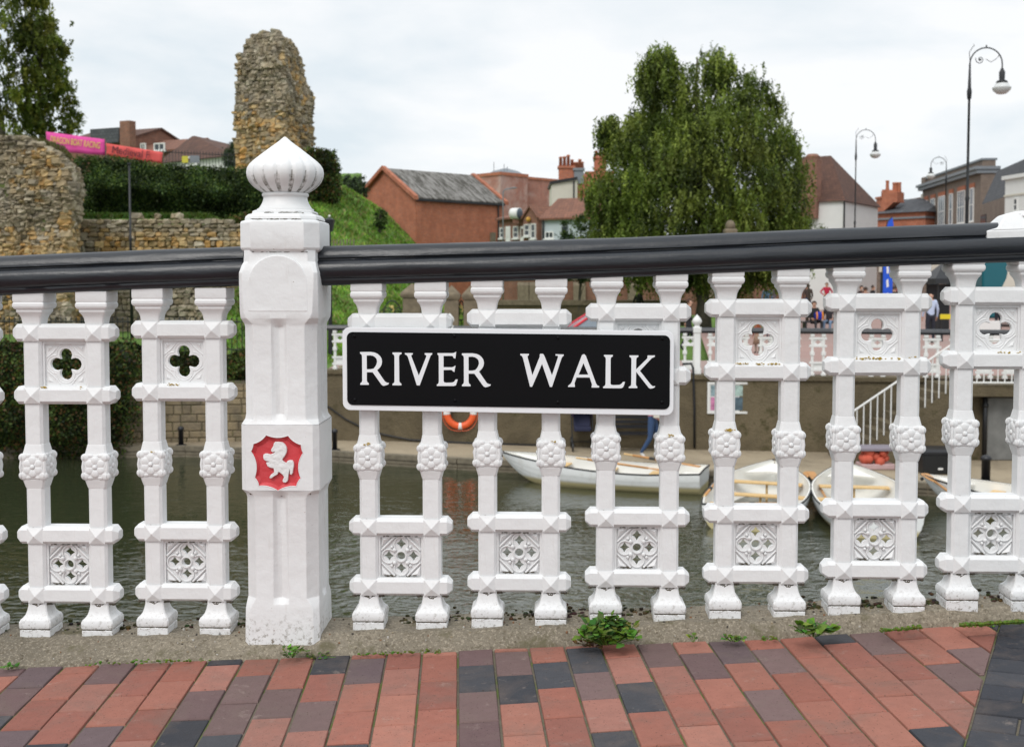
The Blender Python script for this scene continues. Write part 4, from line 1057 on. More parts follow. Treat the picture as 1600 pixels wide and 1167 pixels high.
def crown_points(poly_px, Y, depth, n_clump, per, pal, seed, spread=.42, hang=0.0, hanglen=1.2):
    rnd = random.Random(seed); P2 = [(W(x, y, Y).x, W(x, y, Y).z) for x, y in poly_px]; xs = [p[0] for p in P2]; zs = [p[1] for p in P2]; cen = []; col = []; clumps = []
    while len(clumps) < n_clump:
        p = (rnd.uniform(min(xs), max(xs)), rnd.uniform(min(zs), max(zs)))
        if not inpoly(p, P2): continue
        ed = edgedist(p, P2); dm = min(depth, .25 + ed * 1.25); y = Y + dm * (rnd.uniform(-1, 1) if rnd.random() < .45 else rnd.choice((-1, -1, 1)) * rnd.uniform(.75, 1))
        clumps.append((p[0], y, p[1], ed))
    for cx, cy, cz, ed in clumps:
        base = rnd.choice(PAL[pal]); spt = 1 + .75 * noise.noise(Vector((cx * .7, cy * .9, cz * .7))); sp = spread * rnd.uniform(.6, 1.25) * min(1, .45 + ed)
        if hang:
            for st in range(max(3, per // 14)):
                ax, ay, az = cx + rnd.gauss(0, sp), cy + rnd.gauss(0, sp), cz + rnd.gauss(0, sp * .7); L = hanglen * rnd.uniform(.35, 1.1); dx, dy = rnd.gauss(0, .12), rnd.gauss(0, .12); tone = rnd.uniform(.65, 1.35); k = rnd.randint(11, 18)
                for i in range(k):
                    t = i / k; cen.append((ax + dx * t * L + rnd.gauss(0, .045), ay + dy * t * L + rnd.gauss(0, .045), az - L * t)); m = tone * rnd.uniform(.8, 1.2); col.append([v * m * spt for v in base])
        else:
            for i in range(per):
                r = abs(rnd.gauss(0, 1)) * sp; a = rnd.uniform(0, 6.283); b = rnd.uniform(-1, 1); q = math.sqrt(1 - b * b)
                cen.append((cx + r * q * math.cos(a), cy + r * q * math.sin(a), cz + r * b * .8)); m = rnd.uniform(.65, 1.35); col.append([v * m for v in base])
    return cen, col, clumps
def tree(name, label, poly, Y, depth, n_clump, per, pal, seed, base, r0, size, spread=.42, hang=0, hanglen=1.2, cat='tree', ratio=.55, group=None, limbs=16):
    base = Vector(base); t = thing(name, label, cat, base, 0, group); cen, col, cl = crown_points(poly, Y, depth, n_clump, per, pal, seed, spread, hang, hanglen)
    cen = np.array(cen) - np.array(base); leaf_cloud('crown', cen, (0, 0, -.5, 1.0) if hang else None, np.full(len(cen), size), col, t, ratio, seed=seed)
    rnd = random.Random(seed + 1); mb = MB(); zt = max(c[2] for c in cl); top = Vector((np.mean([c[0] for c in cl if c[2] > zt - 2.5]), Y, zt - .4)) - base; tr = []
    for i in range(11):
        k = i / 10; tr.append(Vector((top.x * k ** 1.3 + rnd.uniform(-.1, .1) * (0 < i < 10), (top.y) * k + rnd.uniform(-.1, .1) * (0 < i < 10), top.z * k)))
    mb.tube(tr, [r0 * (1 - .88 * i / 10) * (1.35 if i == 0 else 1) for i in range(11)], 9)
    for c in rnd.sample(cl, min(limbs, len(cl))):
        e = Vector(c[:3]) - base; k = max(.15, min(.85, (e.z - .6) / max(.5, top.z))) * .8; j = k * 10; i0 = int(j); s0 = tr[i0].lerp(tr[min(10, i0 + 1)], j - i0); mid = s0.lerp(e, .5) + Vector((0, 0, .35)); rr = r0 * .32 * (1 - k * .5)
        mb.tube([s0, s0.lerp(mid, .5) + Vector((0, 0, .08)), mid, mid.lerp(e, .55), e], [rr, rr * .8, rr * .55, rr * .35, rr * .15], 6)
    mb.build('trunk', M['bark'], t, smooth=True); return t
BIRCH = [(998, 82), (1012, 72), (1030, 70), (1048, 80), (1058, 96), (1074, 110), (1086, 96), (1100, 80), (1122, 74), (1136, 88), (1134, 112), (1160, 106), (1178, 124), (1196, 130), (1212, 148), (1222, 180), (1234, 205), (1240, 225), (1256, 232), (1260, 268), (1252, 300), (1256, 340), (1246, 372), (1248, 425), (1200, 440), (1130, 436), (1090, 430), (1040, 440), (980, 430), (932, 420), (926, 370), (934, 330), (920, 300), (922, 262), (946, 246), (950, 225), (936, 200), (948, 184), (966, 180), (984, 170), (1000, 172), (1014, 182), (1018, 160), (1004, 140), (998, 110)]
bx = W(1098, 505, 48); tree('birch_tree', 'large weeping birch tree with drooping green foliage rising behind the black handrail', BIRCH, 48, 3.4, 620, 300, 'birch', 11, (bx.x, 48, zground(5, 48)), .30, .145, .36, 1, 1.05, limbs=16, ratio=.5)
tree('conifer_tree', 'tall feathery olive green conifer cut off by the left edge of the picture', [(-120, -130), (0, -160), (14, -60), (24, 0), (27, 50), (20, 90), (30, 130), (24, 170), (34, 214), (-120, 214)], 57, 2.2, 190, 150, 'conifer', 5, (W(17, 225, 57).x, 57, 3.0), .24, .16, .36, 1, .55, limbs=14)
tree('conifer_tree', 'tall pointed olive green conifer between the cut off one and the small one', [(50, -90), (62, -60), (76, 0), (84, 25), (78, 45), (96, 62), (104, 72), (90, 85), (98, 108), (106, 124), (92, 140), (84, 160), (72, 172), (82, 196), (62, 214), (42, 208), (36, 160), (42, 120), (32, 90), (40, 40), (34, 10), (42, -40)], 58.5, 1.5, 170, 150, 'conifer', 15, (W(62, 225, 58).x, 58.5, 3.0), .18, .16, .32, 1, .5, limbs=14)
tree('conifer_tree', 'small conifer beside the tall olive conifer, above the pink banner', [(88, 212), (84, 190), (98, 172), (104, 150), (112, 140), (120, 152), (118, 168), (128, 180), (124, 196), (128, 212)], 60, .8, 60, 90, 'conifer', 6, (W(108, 225, 60).x, 60, 3.6), .1, .12, .26, 0)
tree('garden_tree', 'dark round headed little tree against the stone tower', [(352, 262), (352, 238), (362, 224), (376, 226), (380, 262)], 62, .7, 30, 80, 'far', 7, (W(366, 272, 62).x, 62, 3.4), .08, .12, .25)
for i, (px, w, top, lab) in enumerate(((546, 9, 274, 'dark shrub on the grassy mound crest, nearest the ivy'), (562, 11, 272, 'feathery shrub on the mound crest, nearest the brick gable'))):
    tree('mound_shrub', lab, [(px - w, 306), (px - w, 286), (px - 3, top), (px + 4, top + 4), (px + w, 288), (px + w, 308)], 56, .6, 34, 60, 'far', 30 + i, (W(px, 312, 56).x, 56, W(px, 312, 56).z), .05, .1, .22, cat='shrub')
tree('laurel_shrub', 'dark leafy shrub before the pale blue wall, left of the birch', [(874, 380), (878, 350), (892, 338), (905, 342), (915, 332), (930, 340), (934, 380), (930, 440), (880, 440)], 52, 1.0, 90, 90, 'hedge', 40, (W(905, 470, 52).x, 52, zground(3, 52)), .08, .12, .3, cat='shrub')
tree('garden_tree', 'sparse leafy tree below the white house, right of the birch', [(1244, 372), (1248, 345), (1262, 350), (1278, 346), (1296, 352), (1288, 376), (1270, 420), (1250, 430)], 54, .8, 34, 50, 'birch', 41, (W(1262, 480, 54).x, 54, zground(8, 54)), .07, .10, .26)

def leafy_block(name, label, poly, Y, th, n, pal, seed, size, cat='hedge', rough=.16, mat=None, base_z=None, droop=True):
    rnd = random.Random(seed); P2 = [(W(x, y, Y).x, W(x, y, Y).z) for x, y in poly]; xs = [p[0] for p in P2]; zs = [p[1] for p in P2]; o = Vector((np.mean(xs), Y, min(zs)))
    t = thing(name, label, cat, o); cen = []; col = []
    while len(cen) < n:
        p = (rnd.uniform(min(xs), max(xs)), rnd.uniform(min(zs), max(zs)))
        if not inpoly(p, P2): continue
        ed = edgedist(p, P2); bul = noise.noise(Vector((p[0] * 1.1, p[1] * 1.4, seed))) * .30 + noise.noise(Vector((p[0] * 3.3, p[1] * 3.3, seed))) * .12
        y = Y - min(th, .15 + ed * .9) * (1 + bul) + abs(rnd.gauss(0, .12)) if rnd.random() < .8 else Y + rnd.uniform(-th, th) * .5
        tone = 1 + 1.1 * noise.noise(Vector((p[0] * 1.6, p[1] * 2.2, seed + 5))); c = rnd.choice(PAL[pal]); m = max(.3, tone) * rnd.uniform(.7, 1.3)
        cen.append((p[0] + rnd.gauss(0, rough * .35), y, p[1] + rnd.gauss(0, rough * .3))); col.append([v * m for v in c])
    leaf_cloud('foliage', np.array(cen) - np.array(o), (0, -.35, -.2, 1), np.full(n, size), col, t, .6, seed=seed)
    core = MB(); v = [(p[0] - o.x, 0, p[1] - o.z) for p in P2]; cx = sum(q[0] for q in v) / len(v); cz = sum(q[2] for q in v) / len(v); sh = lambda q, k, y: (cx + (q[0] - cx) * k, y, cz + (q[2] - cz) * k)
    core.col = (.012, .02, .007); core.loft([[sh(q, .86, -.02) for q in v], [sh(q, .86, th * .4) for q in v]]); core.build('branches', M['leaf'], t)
    return t
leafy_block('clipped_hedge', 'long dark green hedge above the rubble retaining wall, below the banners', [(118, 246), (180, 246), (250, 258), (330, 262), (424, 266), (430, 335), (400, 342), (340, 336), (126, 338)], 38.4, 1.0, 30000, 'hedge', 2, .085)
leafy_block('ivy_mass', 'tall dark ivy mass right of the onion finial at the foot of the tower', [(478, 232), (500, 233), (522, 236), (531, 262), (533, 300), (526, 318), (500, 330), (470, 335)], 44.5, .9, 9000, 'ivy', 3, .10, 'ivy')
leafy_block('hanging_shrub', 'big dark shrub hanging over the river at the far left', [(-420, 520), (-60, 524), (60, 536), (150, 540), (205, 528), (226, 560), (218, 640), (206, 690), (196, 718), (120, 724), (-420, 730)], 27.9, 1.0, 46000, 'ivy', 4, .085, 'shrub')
leafy_block('low_shrub', 'low brownish green shrub on top of the squared block wall', [(196, 585), (230, 552), (290, 545), (340, 560), (392, 540), (430, 552), (450, 600), (380, 606), (214, 606)], 29.3, .6, 9000, 'ivy', 5, .075, 'shrub')
leafy_block('bank_bush', 'brown and green bush between the rubble wall and the tall white post', [(340, 350), (372, 336), (400, 330), (440, 336), (450, 395), (380, 400), (352, 392)], 37.2, .7, 6000, 'ivy', 8, .085, 'bush')

# ============================================================ RUBBLE MASONRY
OCH = [(.56, .38, .17), (.54, .39, .19), (.44, .34, .20), (.36, .28, .17), (.52, .30, .10)]; GRY = [(.31, .27, .20), (.39, .34, .26), (.23, .20, .15), (.46, .41, .31)]
def rubble(mb, a, b, zfun0, zfun1, rnd, sw=(.14, .36), sh=(.07, .15), bulge=.07, ochre=lambda x, z: .5, dark=1.0):
    d = Vector((b.x - a.x, b.y - a.y, 0)); L = d.length; d.normalize(); z = min(zfun0(0), zfun0(1)); top = max(zfun1(k / 10) for k in range(11))
    while z < top:
        h = rnd.uniform(*sh); x = rnd.uniform(-.2, 0)
        while x < L:
            w = rnd.uniform(*sw); xm = x + w / 2; t = min(1, max(0, xm / L))
            if 0 < xm < L and zfun0(t) - h < z and z + h * .4 < zfun1(t) + rnd.uniform(-.08, .1):
                n = noise.noise(Vector((xm * .6 + a.x, z * .6, 1))) * 1.0; oc = (.5 + n * 1.0 + rnd.uniform(-.2, .2)) > 1 - ochre(t, z)
                c = rnd.choice(OCH if oc else GRY); m = rnd.uniform(.7, 1.25) * dark; out = bulge * (.5 + noise.noise(Vector((xm * .8, z * .8, a.y))) + rnd.uniform(-.4, .4))
                mb.stone((a.x + d.x * xm + d.y * out, a.y + d.y * xm - d.x * out, z + h / 2), w / 2 * 1.0, .13, h / 2 * rnd.uniform(.75, 1.1), .32, rnd, (d.x, d.y), tuple(v * m for v in c))
            x += w
        z += h
# retaining wall
a = W(100, 400, 36.2); b = W(392, 400, 36.0); rw = thing('rubble_wall', 'dry rubble retaining wall of rough tan stones under the hedge', 'wall', (a.x, a.y, -1.7)); mb = MB(); rnd = random.Random(31)
o = Vector((a.x, a.y, -1.7)); zt = lambda t: W(0, float(np.interp(t, [0, .3, .6, .85, 1], [340, 343, 340, 343, 352])), 36).z + 1.7
rubble(mb, a - o, b - o, lambda t: 0, zt, rnd, (.13, .34), (.10, .21), .09, lambda t, z: .34)
mb.mi = 1; L = (b - a).length; mb.col = None; mb.loft([[(0, .12, 0), (0, .6, 0), (0, .6, zt(0) - .1), (0, .12, zt(0) - .1)], [(L, .0, 0), (L, .6, 0), (L, .6, zt(1) - .1), (L, 0, zt(1) - .1)]])
mb.build('stonework', [M['stone'], M['mortar']], rw)
# ruined curtain wall on the left
def ruin(name, label, cat, levels, seed, ochre, sw, sh, moss=None, dark=1.0):      # levels: (z, [footprint corners])
    rnd = random.Random(seed); o = Vector((levels[0][1][0][0], levels[0][1][0][1], levels[0][0])); t = thing(name, label, cat, o); mb = MB(); nC = len(levels[0][1])
    for k in range(nC - 1):
        for i in range(len(levels) - 1):
            z0, f0 = levels[i]; z1, f1 = levels[i + 1]; A0, B0, A1, B1 = [Vector((q[0] - o.x, q[1] - o.y, 0)) for q in (f0[k], f0[k + 1], f1[k], f1[k + 1])]; z = z0
            while z < z1:
                h = rnd.uniform(*sh); tt = (z + h / 2 - z0) / (z1 - z0); aa = A0.lerp(A1, tt); bb = B0.lerp(B1, tt); d = bb - aa; L = d.length; d.normalize(); x = rnd.uniform(-.15, 0)
                while x < L:
                    w = rnd.uniform(*sw); xm = min(L, x + w / 2); n = noise.noise(Vector((xm * .5 + k * 9, z * .45, seed))); oc = (.5 + n * 1.1 + rnd.uniform(-.22, .22)) > 1 - ochre(z + h / 2); c = rnd.choice(OCH if oc else GRY)
                    m = rnd.uniform(.65, 1.25) * dark; out = .10 * (.3 + noise.noise(Vector((xm * 1.1, z * .9, seed + k))) * 2.4 + rnd.uniform(-.45, .45))
                    mb.stone((aa.x + d.x * xm + d.y * out, aa.y + d.y * xm - d.x * out, z + h / 2 - o.z + .05 * math.sin(xm * 2.2 + z)), w / 2 * 1.05, .15, h / 2 * rnd.uniform(.9, 1.4), .38, rnd, (d.x, d.y), tuple(v * m for v in c)); x += w
                z += h
    mb.mi = 1; mb.col = None; mb.loft([[(q[0] - o.x, q[1] - o.y, z - o.z) for q in f] for z, f in levels]); mb.build('stonework', [M['stone'], M['mortar']], t)
    zl, fl = levels[-1]; top = MB(); cxx = sum(q[0] for q in fl) / nC - o.x; cyy = sum(q[1] for q in fl) / nC - o.y
    for k in range(int(40 * max(1, abs(fl[1][0] - fl[0][0])))):
        u, v = rnd.random(), rnd.random(); p = [(1 - u) * (1 - v) * fl[0][j] + u * (1 - v) * fl[1][j] + u * v * fl[2][j] + (1 - u) * v * fl[-1][j] for j in (0, 1)]
        top.stone((p[0] - o.x, p[1] - o.y, zl - o.z + rnd.uniform(-.05, .16)), rnd.uniform(.08, .2), rnd.uniform(.08, .2), rnd.uniform(.05, .12), .25, rnd, col=tuple(v * rnd.uniform(.6, 1.1) * dark for v in rnd.choice(GRY)))
    top.build('broken_top', M['stone'], t); return t
def lev(Y, rows, corner=None, Yc=None, back=2.5):     # rows: py, px left, px corner, px right
    out = []
    for py, xl, xc, xr in rows:
        z = W(xl, py, Yc or Y).z; p0 = W(xl, py, Y); p1 = W(xc, py, Yc or Y); p2 = W(xr, py, Y + back); out.append((z, [(p0.x, p0.y), (p1.x, p1.y), (p2.x, p2.y), (p0.x + .2, p2.y)]))
    return out
ruin('ruined_wall', 'ruined end of a castle curtain wall of tan rubble at the left edge', 'ruin', lev(33.6, [(560, -260, 101, 117), (400, -260, 103, 115), (345, -260, 100, 112), (330, -260, 104, 116), (300, -258, 110, 121), (262, -256, 103, 116), (240, -250, 88, 102), (228, -240, 66, 76), (221, -230, 48, 56)], Yc=33.2, back=2.0), 41, lambda z: .62 if z < 1.6 else .38, (.07, .27), (.06, .17))
ruin('ruined_tower', 'tall ruined tower stump of ochre and grey rubble standing behind the white finial', 'ruin', lev(45, [(420, 372, 443, 487), (330, 373, 443, 486), (265, 373, 443, 484), (200, 371, 441, 483), (140, 372, 440, 480), (105, 373, 438, 474), (84, 375, 436, 469), (80, 379, 435, 468), (72, 384, 434, 465), (62, 391, 433, 461), (56, 398, 432, 457), (51, 403, 431, 452)], Yc=44.3, back=2.2), 42, lambda z: .80 if z < 6.2 else .34, (.09, .30), (.08, .20))
rnd = random.Random(8); g1 = []; gc = []
for k in range(3600):
    px = rnd.uniform(-60, 112); p = W(px, float(np.interp(px, [-60, 40, 70, 100, 118], [214, 215, 221, 232, 252])) + rnd.uniform(-3, 7), 33.8 + rnd.uniform(-.6, .8)); g1.append(tuple(p)); m = rnd.uniform(.5, 1.2); gc.append([v * m for v in rnd.choice([(.12, .11, .04), (.09, .10, .03), (.16, .13, .06)])])
tag(leaf_cloud('grass', np.array(g1), (0, 0, 1.2, 1), np.full(len(g1), .10), gc, ratio=.25, seed=3), kind='stuff')
g1 = []; gc = []; gr = np.random.default_rng(4)      # tufts over the mound
for k in range(34000):
    x = rnd.uniform(-9.5, -.8); y = rnd.uniform(31, 53); g1.append((x, y, zground(x, y) + .04)); n = noise.noise(Vector((x * .9, y * .9, 3))) + .6 * noise.noise(Vector((x * 2.8, y * 2.8, 7))); m = rnd.uniform(.75, 1.3) * max(.25, 1 + n * .9); gc.append([v * m for v in rnd.choice([(.13, .25, .035), (.17, .33, .045), (.10, .20, .03), (.22, .30, .065), (.24, .22, .09)])])
for k in range(2500):
    x = rnd.uniform(-16, -8.6); y = rnd.uniform(36.5, 37.3); g1.append((x, y, zground(x, y) + .1)); gc.append([v * rnd.uniform(.6, 1.1) for v in (.08, .14, .025)])
tag(leaf_cloud('grass', np.array(g1), (0, -.2, 1.0, .8), np.full(len(g1), .20), gc, ratio=.3, seed=4), kind='stuff')
mb = MB()
pth = [W(592, 372, 40), W(588, 352, 42), W(594, 336, 44)]
tree('mound_shrub', 'narrow dark thorn bush on the side of the grassy mound', [(588, 355), (588, 335), (594, 322), (600, 324), (603, 340), (600, 358)], 44.5, .35, 30, 60, 'hedge', 50, (W(594, 362, 44.5).x, 44.5, W(594, 362, 44.5).z), .04, .09, .16, cat='shrub')
# ============================================================ BUILDINGS
class Face:                      # an upright plane through two measured points, used as a building's front
    def __init__(s, a, b, z0):
        s.a = Vector((a.x, a.y, z0)); s.d = Vector((b.x - a.x, b.y - a.y, 0)); s.L = s.d.length; s.d.normalize(); s.n = Vector((-s.d.y, s.d.x, 0)); s.rz = math.atan2(s.d.y, s.d.x); s.z0 = z0
    def uv(s, px, py, off=0.0):
        r = ray(px, py); t = (s.a.dot(s.n) + off) / r.dot(s.n); p = r * t; return ((p - s.a).dot(s.d), p.z - s.z0)
    def thing(s, name, label, cat='building', group=None): return thing(name, label, cat, s.a, s.rz, group)
def rect_px(f, x0, x1, y0, y1):
    u0, zt = f.uv(x0, y0); u1, zb = f.uv(x1, y1); return min(u0, u1), max(u0, u1), min(zb, zt), max(zb, zt)
def window(par, u0, u1, z0, z1, bars=(1, 1), frame=None, glass=None, lintel=None, d=.0, sill=True, name='window'):
    fr = .07; mb = MB(); y0, y1 = d - .05, d + .04
    mb.box(u0, u0 + fr, y0, y1, z0, z1); mb.box(u1 - fr, u1, y0, y1, z0, z1); mb.box(u0 + fr, u1 - fr, y0, y1, z1 - fr, z1); mb.box(u0 + fr, u1 - fr, y0, y1, z0, z0 + fr)
    for k in range(1, bars[0] + 1): x = u0 + (u1 - u0) * k / (bars[0] + 1); mb.box(x - .025, x + .025, y0 + .01, y1 - .005, z0 + fr, z1 - fr)
    for k in range(1, bars[1] + 1): z = z0 + (z1 - z0) * k / (bars[1] + 1); mb.box(u0 + fr, u1 - fr, y0 + .013, y1 - .008, z - .025, z + .025)
    if sill: mb.box(u0 - .08, u1 + .08, y0 - .08, y1, z0 - .1, z0 - .003)
    w = mb.build(name, frame or M['frame'], par); MB().box(u0 + fr * .5, u1 - fr * .5, d - .012, d + .03, z0 + fr * .5, z1 - fr * .5).build('pane', glass or M['glass'], w)
    if lintel: MB().box(u0 - .12, u1 + .12, d - .03, d + .03, z1 + .003, z1 + .34).build('lintel', lintel, w)
    return w
def stack(par, u, y, z0, z1, w, dd, mat, pots=4, potm=None, cap=True):
    mb = MB(); mb.box(u - w / 2, u + w / 2, y - dd / 2, y + dd / 2, z0, z1)
    if cap: mb.box(u - w / 2 - .09, u + w / 2 + .09, y - dd / 2 - .09, y + dd / 2 + .09, z1 + .003, z1 + .22); z1 += .22
    c = mb.build('chimney', mat, par, bev=.02); rnd = random.Random(int(u * 100) % 97)
    for k in range(pots):
        x = u - w / 2 + w * (k + .5) / pots; h = rnd.uniform(.45, .95); MB().lathe([(z1 + .003, .15), (z1 + h * .8, .12), (z1 + h * .82, .155), (z1 + h, .14)], x, y, 10).build('chimney_pot', potm or M['pot'], c, smooth=True)
    return c
def gable(par, u0, u1, y0, y1, ze, zr, wall, roof, axis='x', z0=0.0, over=.25, name='roof', verge=None, gmat=None):   # walls and a two-slope roof
    mb = MB()
    if axis == 'x':
        ym = (y0 + y1) / 2; mb.loft([[(u, y0, z0), (u, y1, z0), (u, y1, ze), (u, ym, zr), (u, y0, ze)] for u in (u0, u1)]); mb.build('wall', wall, par)
        t = .12; sl = (zr - ze) / (ym - y0); m2 = MB(); m2.loft([[(u, y0 - over, ze - over * sl + .02), (u, ym, zr + .02), (u, y1 + over, ze - over * sl + .02), (u, y1 + over, ze - over * sl + t + .02), (u, ym, zr + t + .03), (u, y0 - over, ze - over * sl + t + .02)] for u in (u0 - .12, u1 + .12)])
    else:
        um = (u0 + u1) / 2; mb.loft([[(u0, y, z0), (u1, y, z0), (u1, y, ze), (um, y, zr), (u0, y, ze)] for y in (y0, y1)]); mb.build('wall', wall, par)
        t = .12; sl = (zr - ze) / (um - u0); m2 = MB(); m2.loft([[(u0 - over, y, ze - over * sl + .02), (um, y, zr + .02), (u1 + over, y, ze - over * sl + .02), (u1 + over, y, ze - over * sl + t + .02), (um, y, zr + t + .03), (u0 - over, y, ze - over * sl + t + .02)] for y in (y0 - .12, y1 + .12)])
    r = m2.build(name, roof, par)
    if verge:
        m3 = MB()
        if axis == 'x':
            for u in (u0 - .14, u1 + .14):
                for a, b in (((y0 - .3, ze - .3 * (zr - ze) / ((y1 - y0) / 2)), ((y0 + y1) / 2, zr)), ((y1 + .3, ze - .3 * (zr - ze) / ((y1 - y0) / 2)), ((y0 + y1) / 2, zr))):
                    m3.loft([[(u - .16, a[0], a[1] + .02), (u + .16, a[0], a[1] + .02), (u + .16, a[0], a[1] + .3), (u - .16, a[0], a[1] + .3)], [(u - .16, b[0], b[1] + .02), (u + .16, b[0], b[1] + .02), (u + .16, b[0], b[1] + .3), (u - .16, b[0], b[1] + .3)]])
        m3.build('verge', verge, r)
    return r
def hip(par, u0, u1, y0, y1, ze, zr, r0, r1, roof, over=.3):
    ym = (y0 + y1) / 2; mb = MB(); a = [(u0 - over, y0 - over, ze), (u1 + over, y0 - over, ze), (u1 + over, y1 + over, ze), (u0 - over, y1 + over, ze), (r0, ym, zr), (r1, ym, zr)]
    mb.add(a, [(0, 1, 5, 4), (1, 2, 5), (2, 3, 4, 5), (3, 0, 4), (3, 2, 1, 0)]); return mb.build('roof', roof, par)
G0 = -2.0
# barn with the long grey roof
c0 = W(649, 310, 80); f = Face(c0, W(786, 318, 85.5), -1.9); b = f.thing('brick_barn', 'red brick gabled barn with long lichened grey roof, right of the grassy mound')
ze = f.uv(649, 309)[1]; U, _ = f.uv(786, 318); apex = W(603, 266, 82.6).z + 1.9
gable(b, 0, U, 0, 7.0, ze, apex, M['brick'], M['sheet'], verge=M['brick'], over=.2)
MB().box(-.05, U, -.24, -.1, ze - .22, ze - .06).build('gutter', M['iron'], b)
u, _ = f.uv(777, 340); MB().tube([(u, -.12, ze - .2), (u, -.12, .0)], .06, 8).build('downpipe', M['iron'], b)
MB().box(.02, .45, -.07, -.003, 0, ze - .3).build('buttress', M['brick'], b); MB().box(U - 1.3, U - .9, -.22, -.003, 0, ze - 2.2).build('buttress', M['timber'], b)
# whitened brick theatre blocks
f = Face(W(782, 300, 108), W(824, 300, 110.5), -2); b = f.thing('brick_block', 'tall flat roofed block of whitened red brick behind the cottages'); _, z = f.uv(784, 274); u1, _ = f.uv(824, 274)
MB().box(0, u1, 0, 8, 0, z).build('wall', M['brickold'], b); MB().box(-.1, u1 + .08, -.08, 8, z + .003, z + .3).build('coping', M['brick'], b)
u2, z2 = f.uv(912, 279); mb = MB(); mb.box(u1 + .003, u1 + 5.6, .5, 9, 0, z - .1); mb.build('wall', M['brickold'], b); MB().box(u1 + .004, u1 + 5.7, .42, 9, z - .095, z + .15).build('coping', M['brick'], b)
for px, h in ((806, 250), (817, 262), (822, 253), (827, 257)):
    uu, zz = f.uv(px, h); MB().tube([(uu, 3, z), (uu, 3, zz)], .035, 6).build('aerial', M['leadgrey'], b)
uu, zz = f.uv(835, 268); MB().lathe([(z, 1.9), (z + .5, 2.0), (z + .9, 1.3), (z + 1.2, .2)], uu, 4, 16).build('roof_cowl', M['leadgrey'], b)
f = Face(W(690, 300, 113), W(785, 300, 113), -2); b = f.thing('brick_block', 'low brick range with dark grey roof plant, rising behind the barn roof'); _, z = f.uv(760, 287); u1, _ = f.uv(785, 287)
MB().box(0, u1, 0, 8, 0, z).build('wall', M['brickold'], b); x0, x1, y0, y1 = rect_px(f, 738, 783, 276, 287); mb = MB(); mb.loft([[(x0, 2, z + .003), (x1, 2, z + .003), (x1, 6, z + .003), (x0, 6, z + .003)], [(x0 + .8, 2.2, y1), (x1, 2.2, y1 - .2), (x1, 6, y1 - .2), (x0 + .8, 6, y1)]]); mb.build('roof_plant', M['leadgrey'], b)
# cream rendered house with clustered chimneys
f = Face(W(862, 300, 94), W(940, 300, 94), -2); b = f.thing('rendered_house', 'brick house with a big cream rendered wall and clustered chimney pots'); _, z = f.uv(900, 281); u1, _ = f.uv(940, 281); uc, _ = f.uv(902, 300)
MB().loft([[(0, 0, 0), (uc, 0, 0), (uc, 0, f.uv(902, 281)[1]), (0, 0, f.uv(862, 288)[1])], [(0, 6, 0), (uc, 6, 0), (uc, 6, f.uv(902, 281)[1]), (0, 6, f.uv(862, 288)[1])]]).build('rendered_wall', M['cream'], b)
MB().loft([[(-.15, y, f.uv(862, 288)[1] + .01), (uc, y, f.uv(902, 281)[1] + .01), (uc, y, f.uv(902, 281)[1] + .22), (-.15, y, f.uv(862, 288)[1] + .22)] for y in (-.2, 6.1)]).build('fascia', M['iron'], b)
ud, _ = f.uv(896.5, 300); MB().tube([(ud, -.1, 0), (ud, -.1, z - .1)], .06, 6).build('downpipe', M['iron'], b)
MB().box(uc + .003, u1, .6, 7, 0, f.uv(910, 274)[1]).build('wall', M['brick'], b)
u, zt = f.uv(886, 262); stack(b, u, 1.2, z - .3, zt, 1.25, .9, M['brick'], 4)
u, zt = f.uv(905, 266); stack(b, u, .9, z - .3, zt, .78, .8, M['leadgrey'], 4, M['pot'])
f = Face(W(915, 300, 99), W(960, 300, 99), -2); b = f.thing('brick_house', 'brick house mostly hidden behind the birch, its orange chimney pots showing'); u, zt = f.uv(938, 247); u1, z1 = f.uv(960, 268)
MB().box(0, u1, 0, 7, 0, z1).build('wall', M['brick'], b); stack(b, u + .05, 1, z1, zt, 1.0, .8, M['brick'], 3)
# cottages below
f = Face(W(780, 350, 76), W(846, 350, 72), -2); b = f.thing('brick_cottage', 'low brown brick cottages with white windows and doors, right of the barn'); u1, _ = f.uv(846, 350); ze = f.uv(800, 342)[1]; zr = f.uv(800, 327)[1]
gable(b, 0, u1 * .62, 0, 5, ze, zr, M['brickdark'], M['tile'])
ua, zz = f.uv(825, 350); ub, _ = f.uv(847, 350); uA, zA = f.uv(834, 325); gable(b, ua, ub, -.35, 4.6, f.uv(826, 342)[1], zA, M['brickdark'], M['tile'], axis='y', over=.12)
for x0, x1, y0, y1, d in ((782, 788, 356, 372, -.003), (803, 811, 354, 372, -.003), (827.5, 836, 351, 369, -.36), (838, 845, 350, 373, -.36)):
    a0, a1, z0, z1 = rect_px(f, x0, x1, y0, y1); window(b, a0, a1, z0, z1, (0, 1), d=d - .03)
for x0, x1 in ((791, 798), (814, 820)):
    a0, a1, z0, z1 = rect_px(f, x0, x1, 354, 378); dr = MB(); dr.box(a0, a1, -.06, -.003, 0, z1); dr.build('door', M['frame'], b)
    MB().box(a0 + .12, a1 - .12, -.08, -.062, z0 + .3, z1 - .15).build('door_panel', M['render'] if x0 == 791 else M['tilebrown'], b)
u, zz = f.uv(840, 343); MB().ball((u - .3, -.5, zz), .16, 10, 8).build('alarm_box', simple('ochre_alarm_box', (.6, .33, .05)), b, smooth=True)
f2 = Face(W(796, 334, 74), W(820, 334, 73.5), -2); o = W(806, 334, 73.6); dr = thing('vent_drum', 'round white drum shaped extractor with a grey grille on the cottage roof', 'extractor', o)
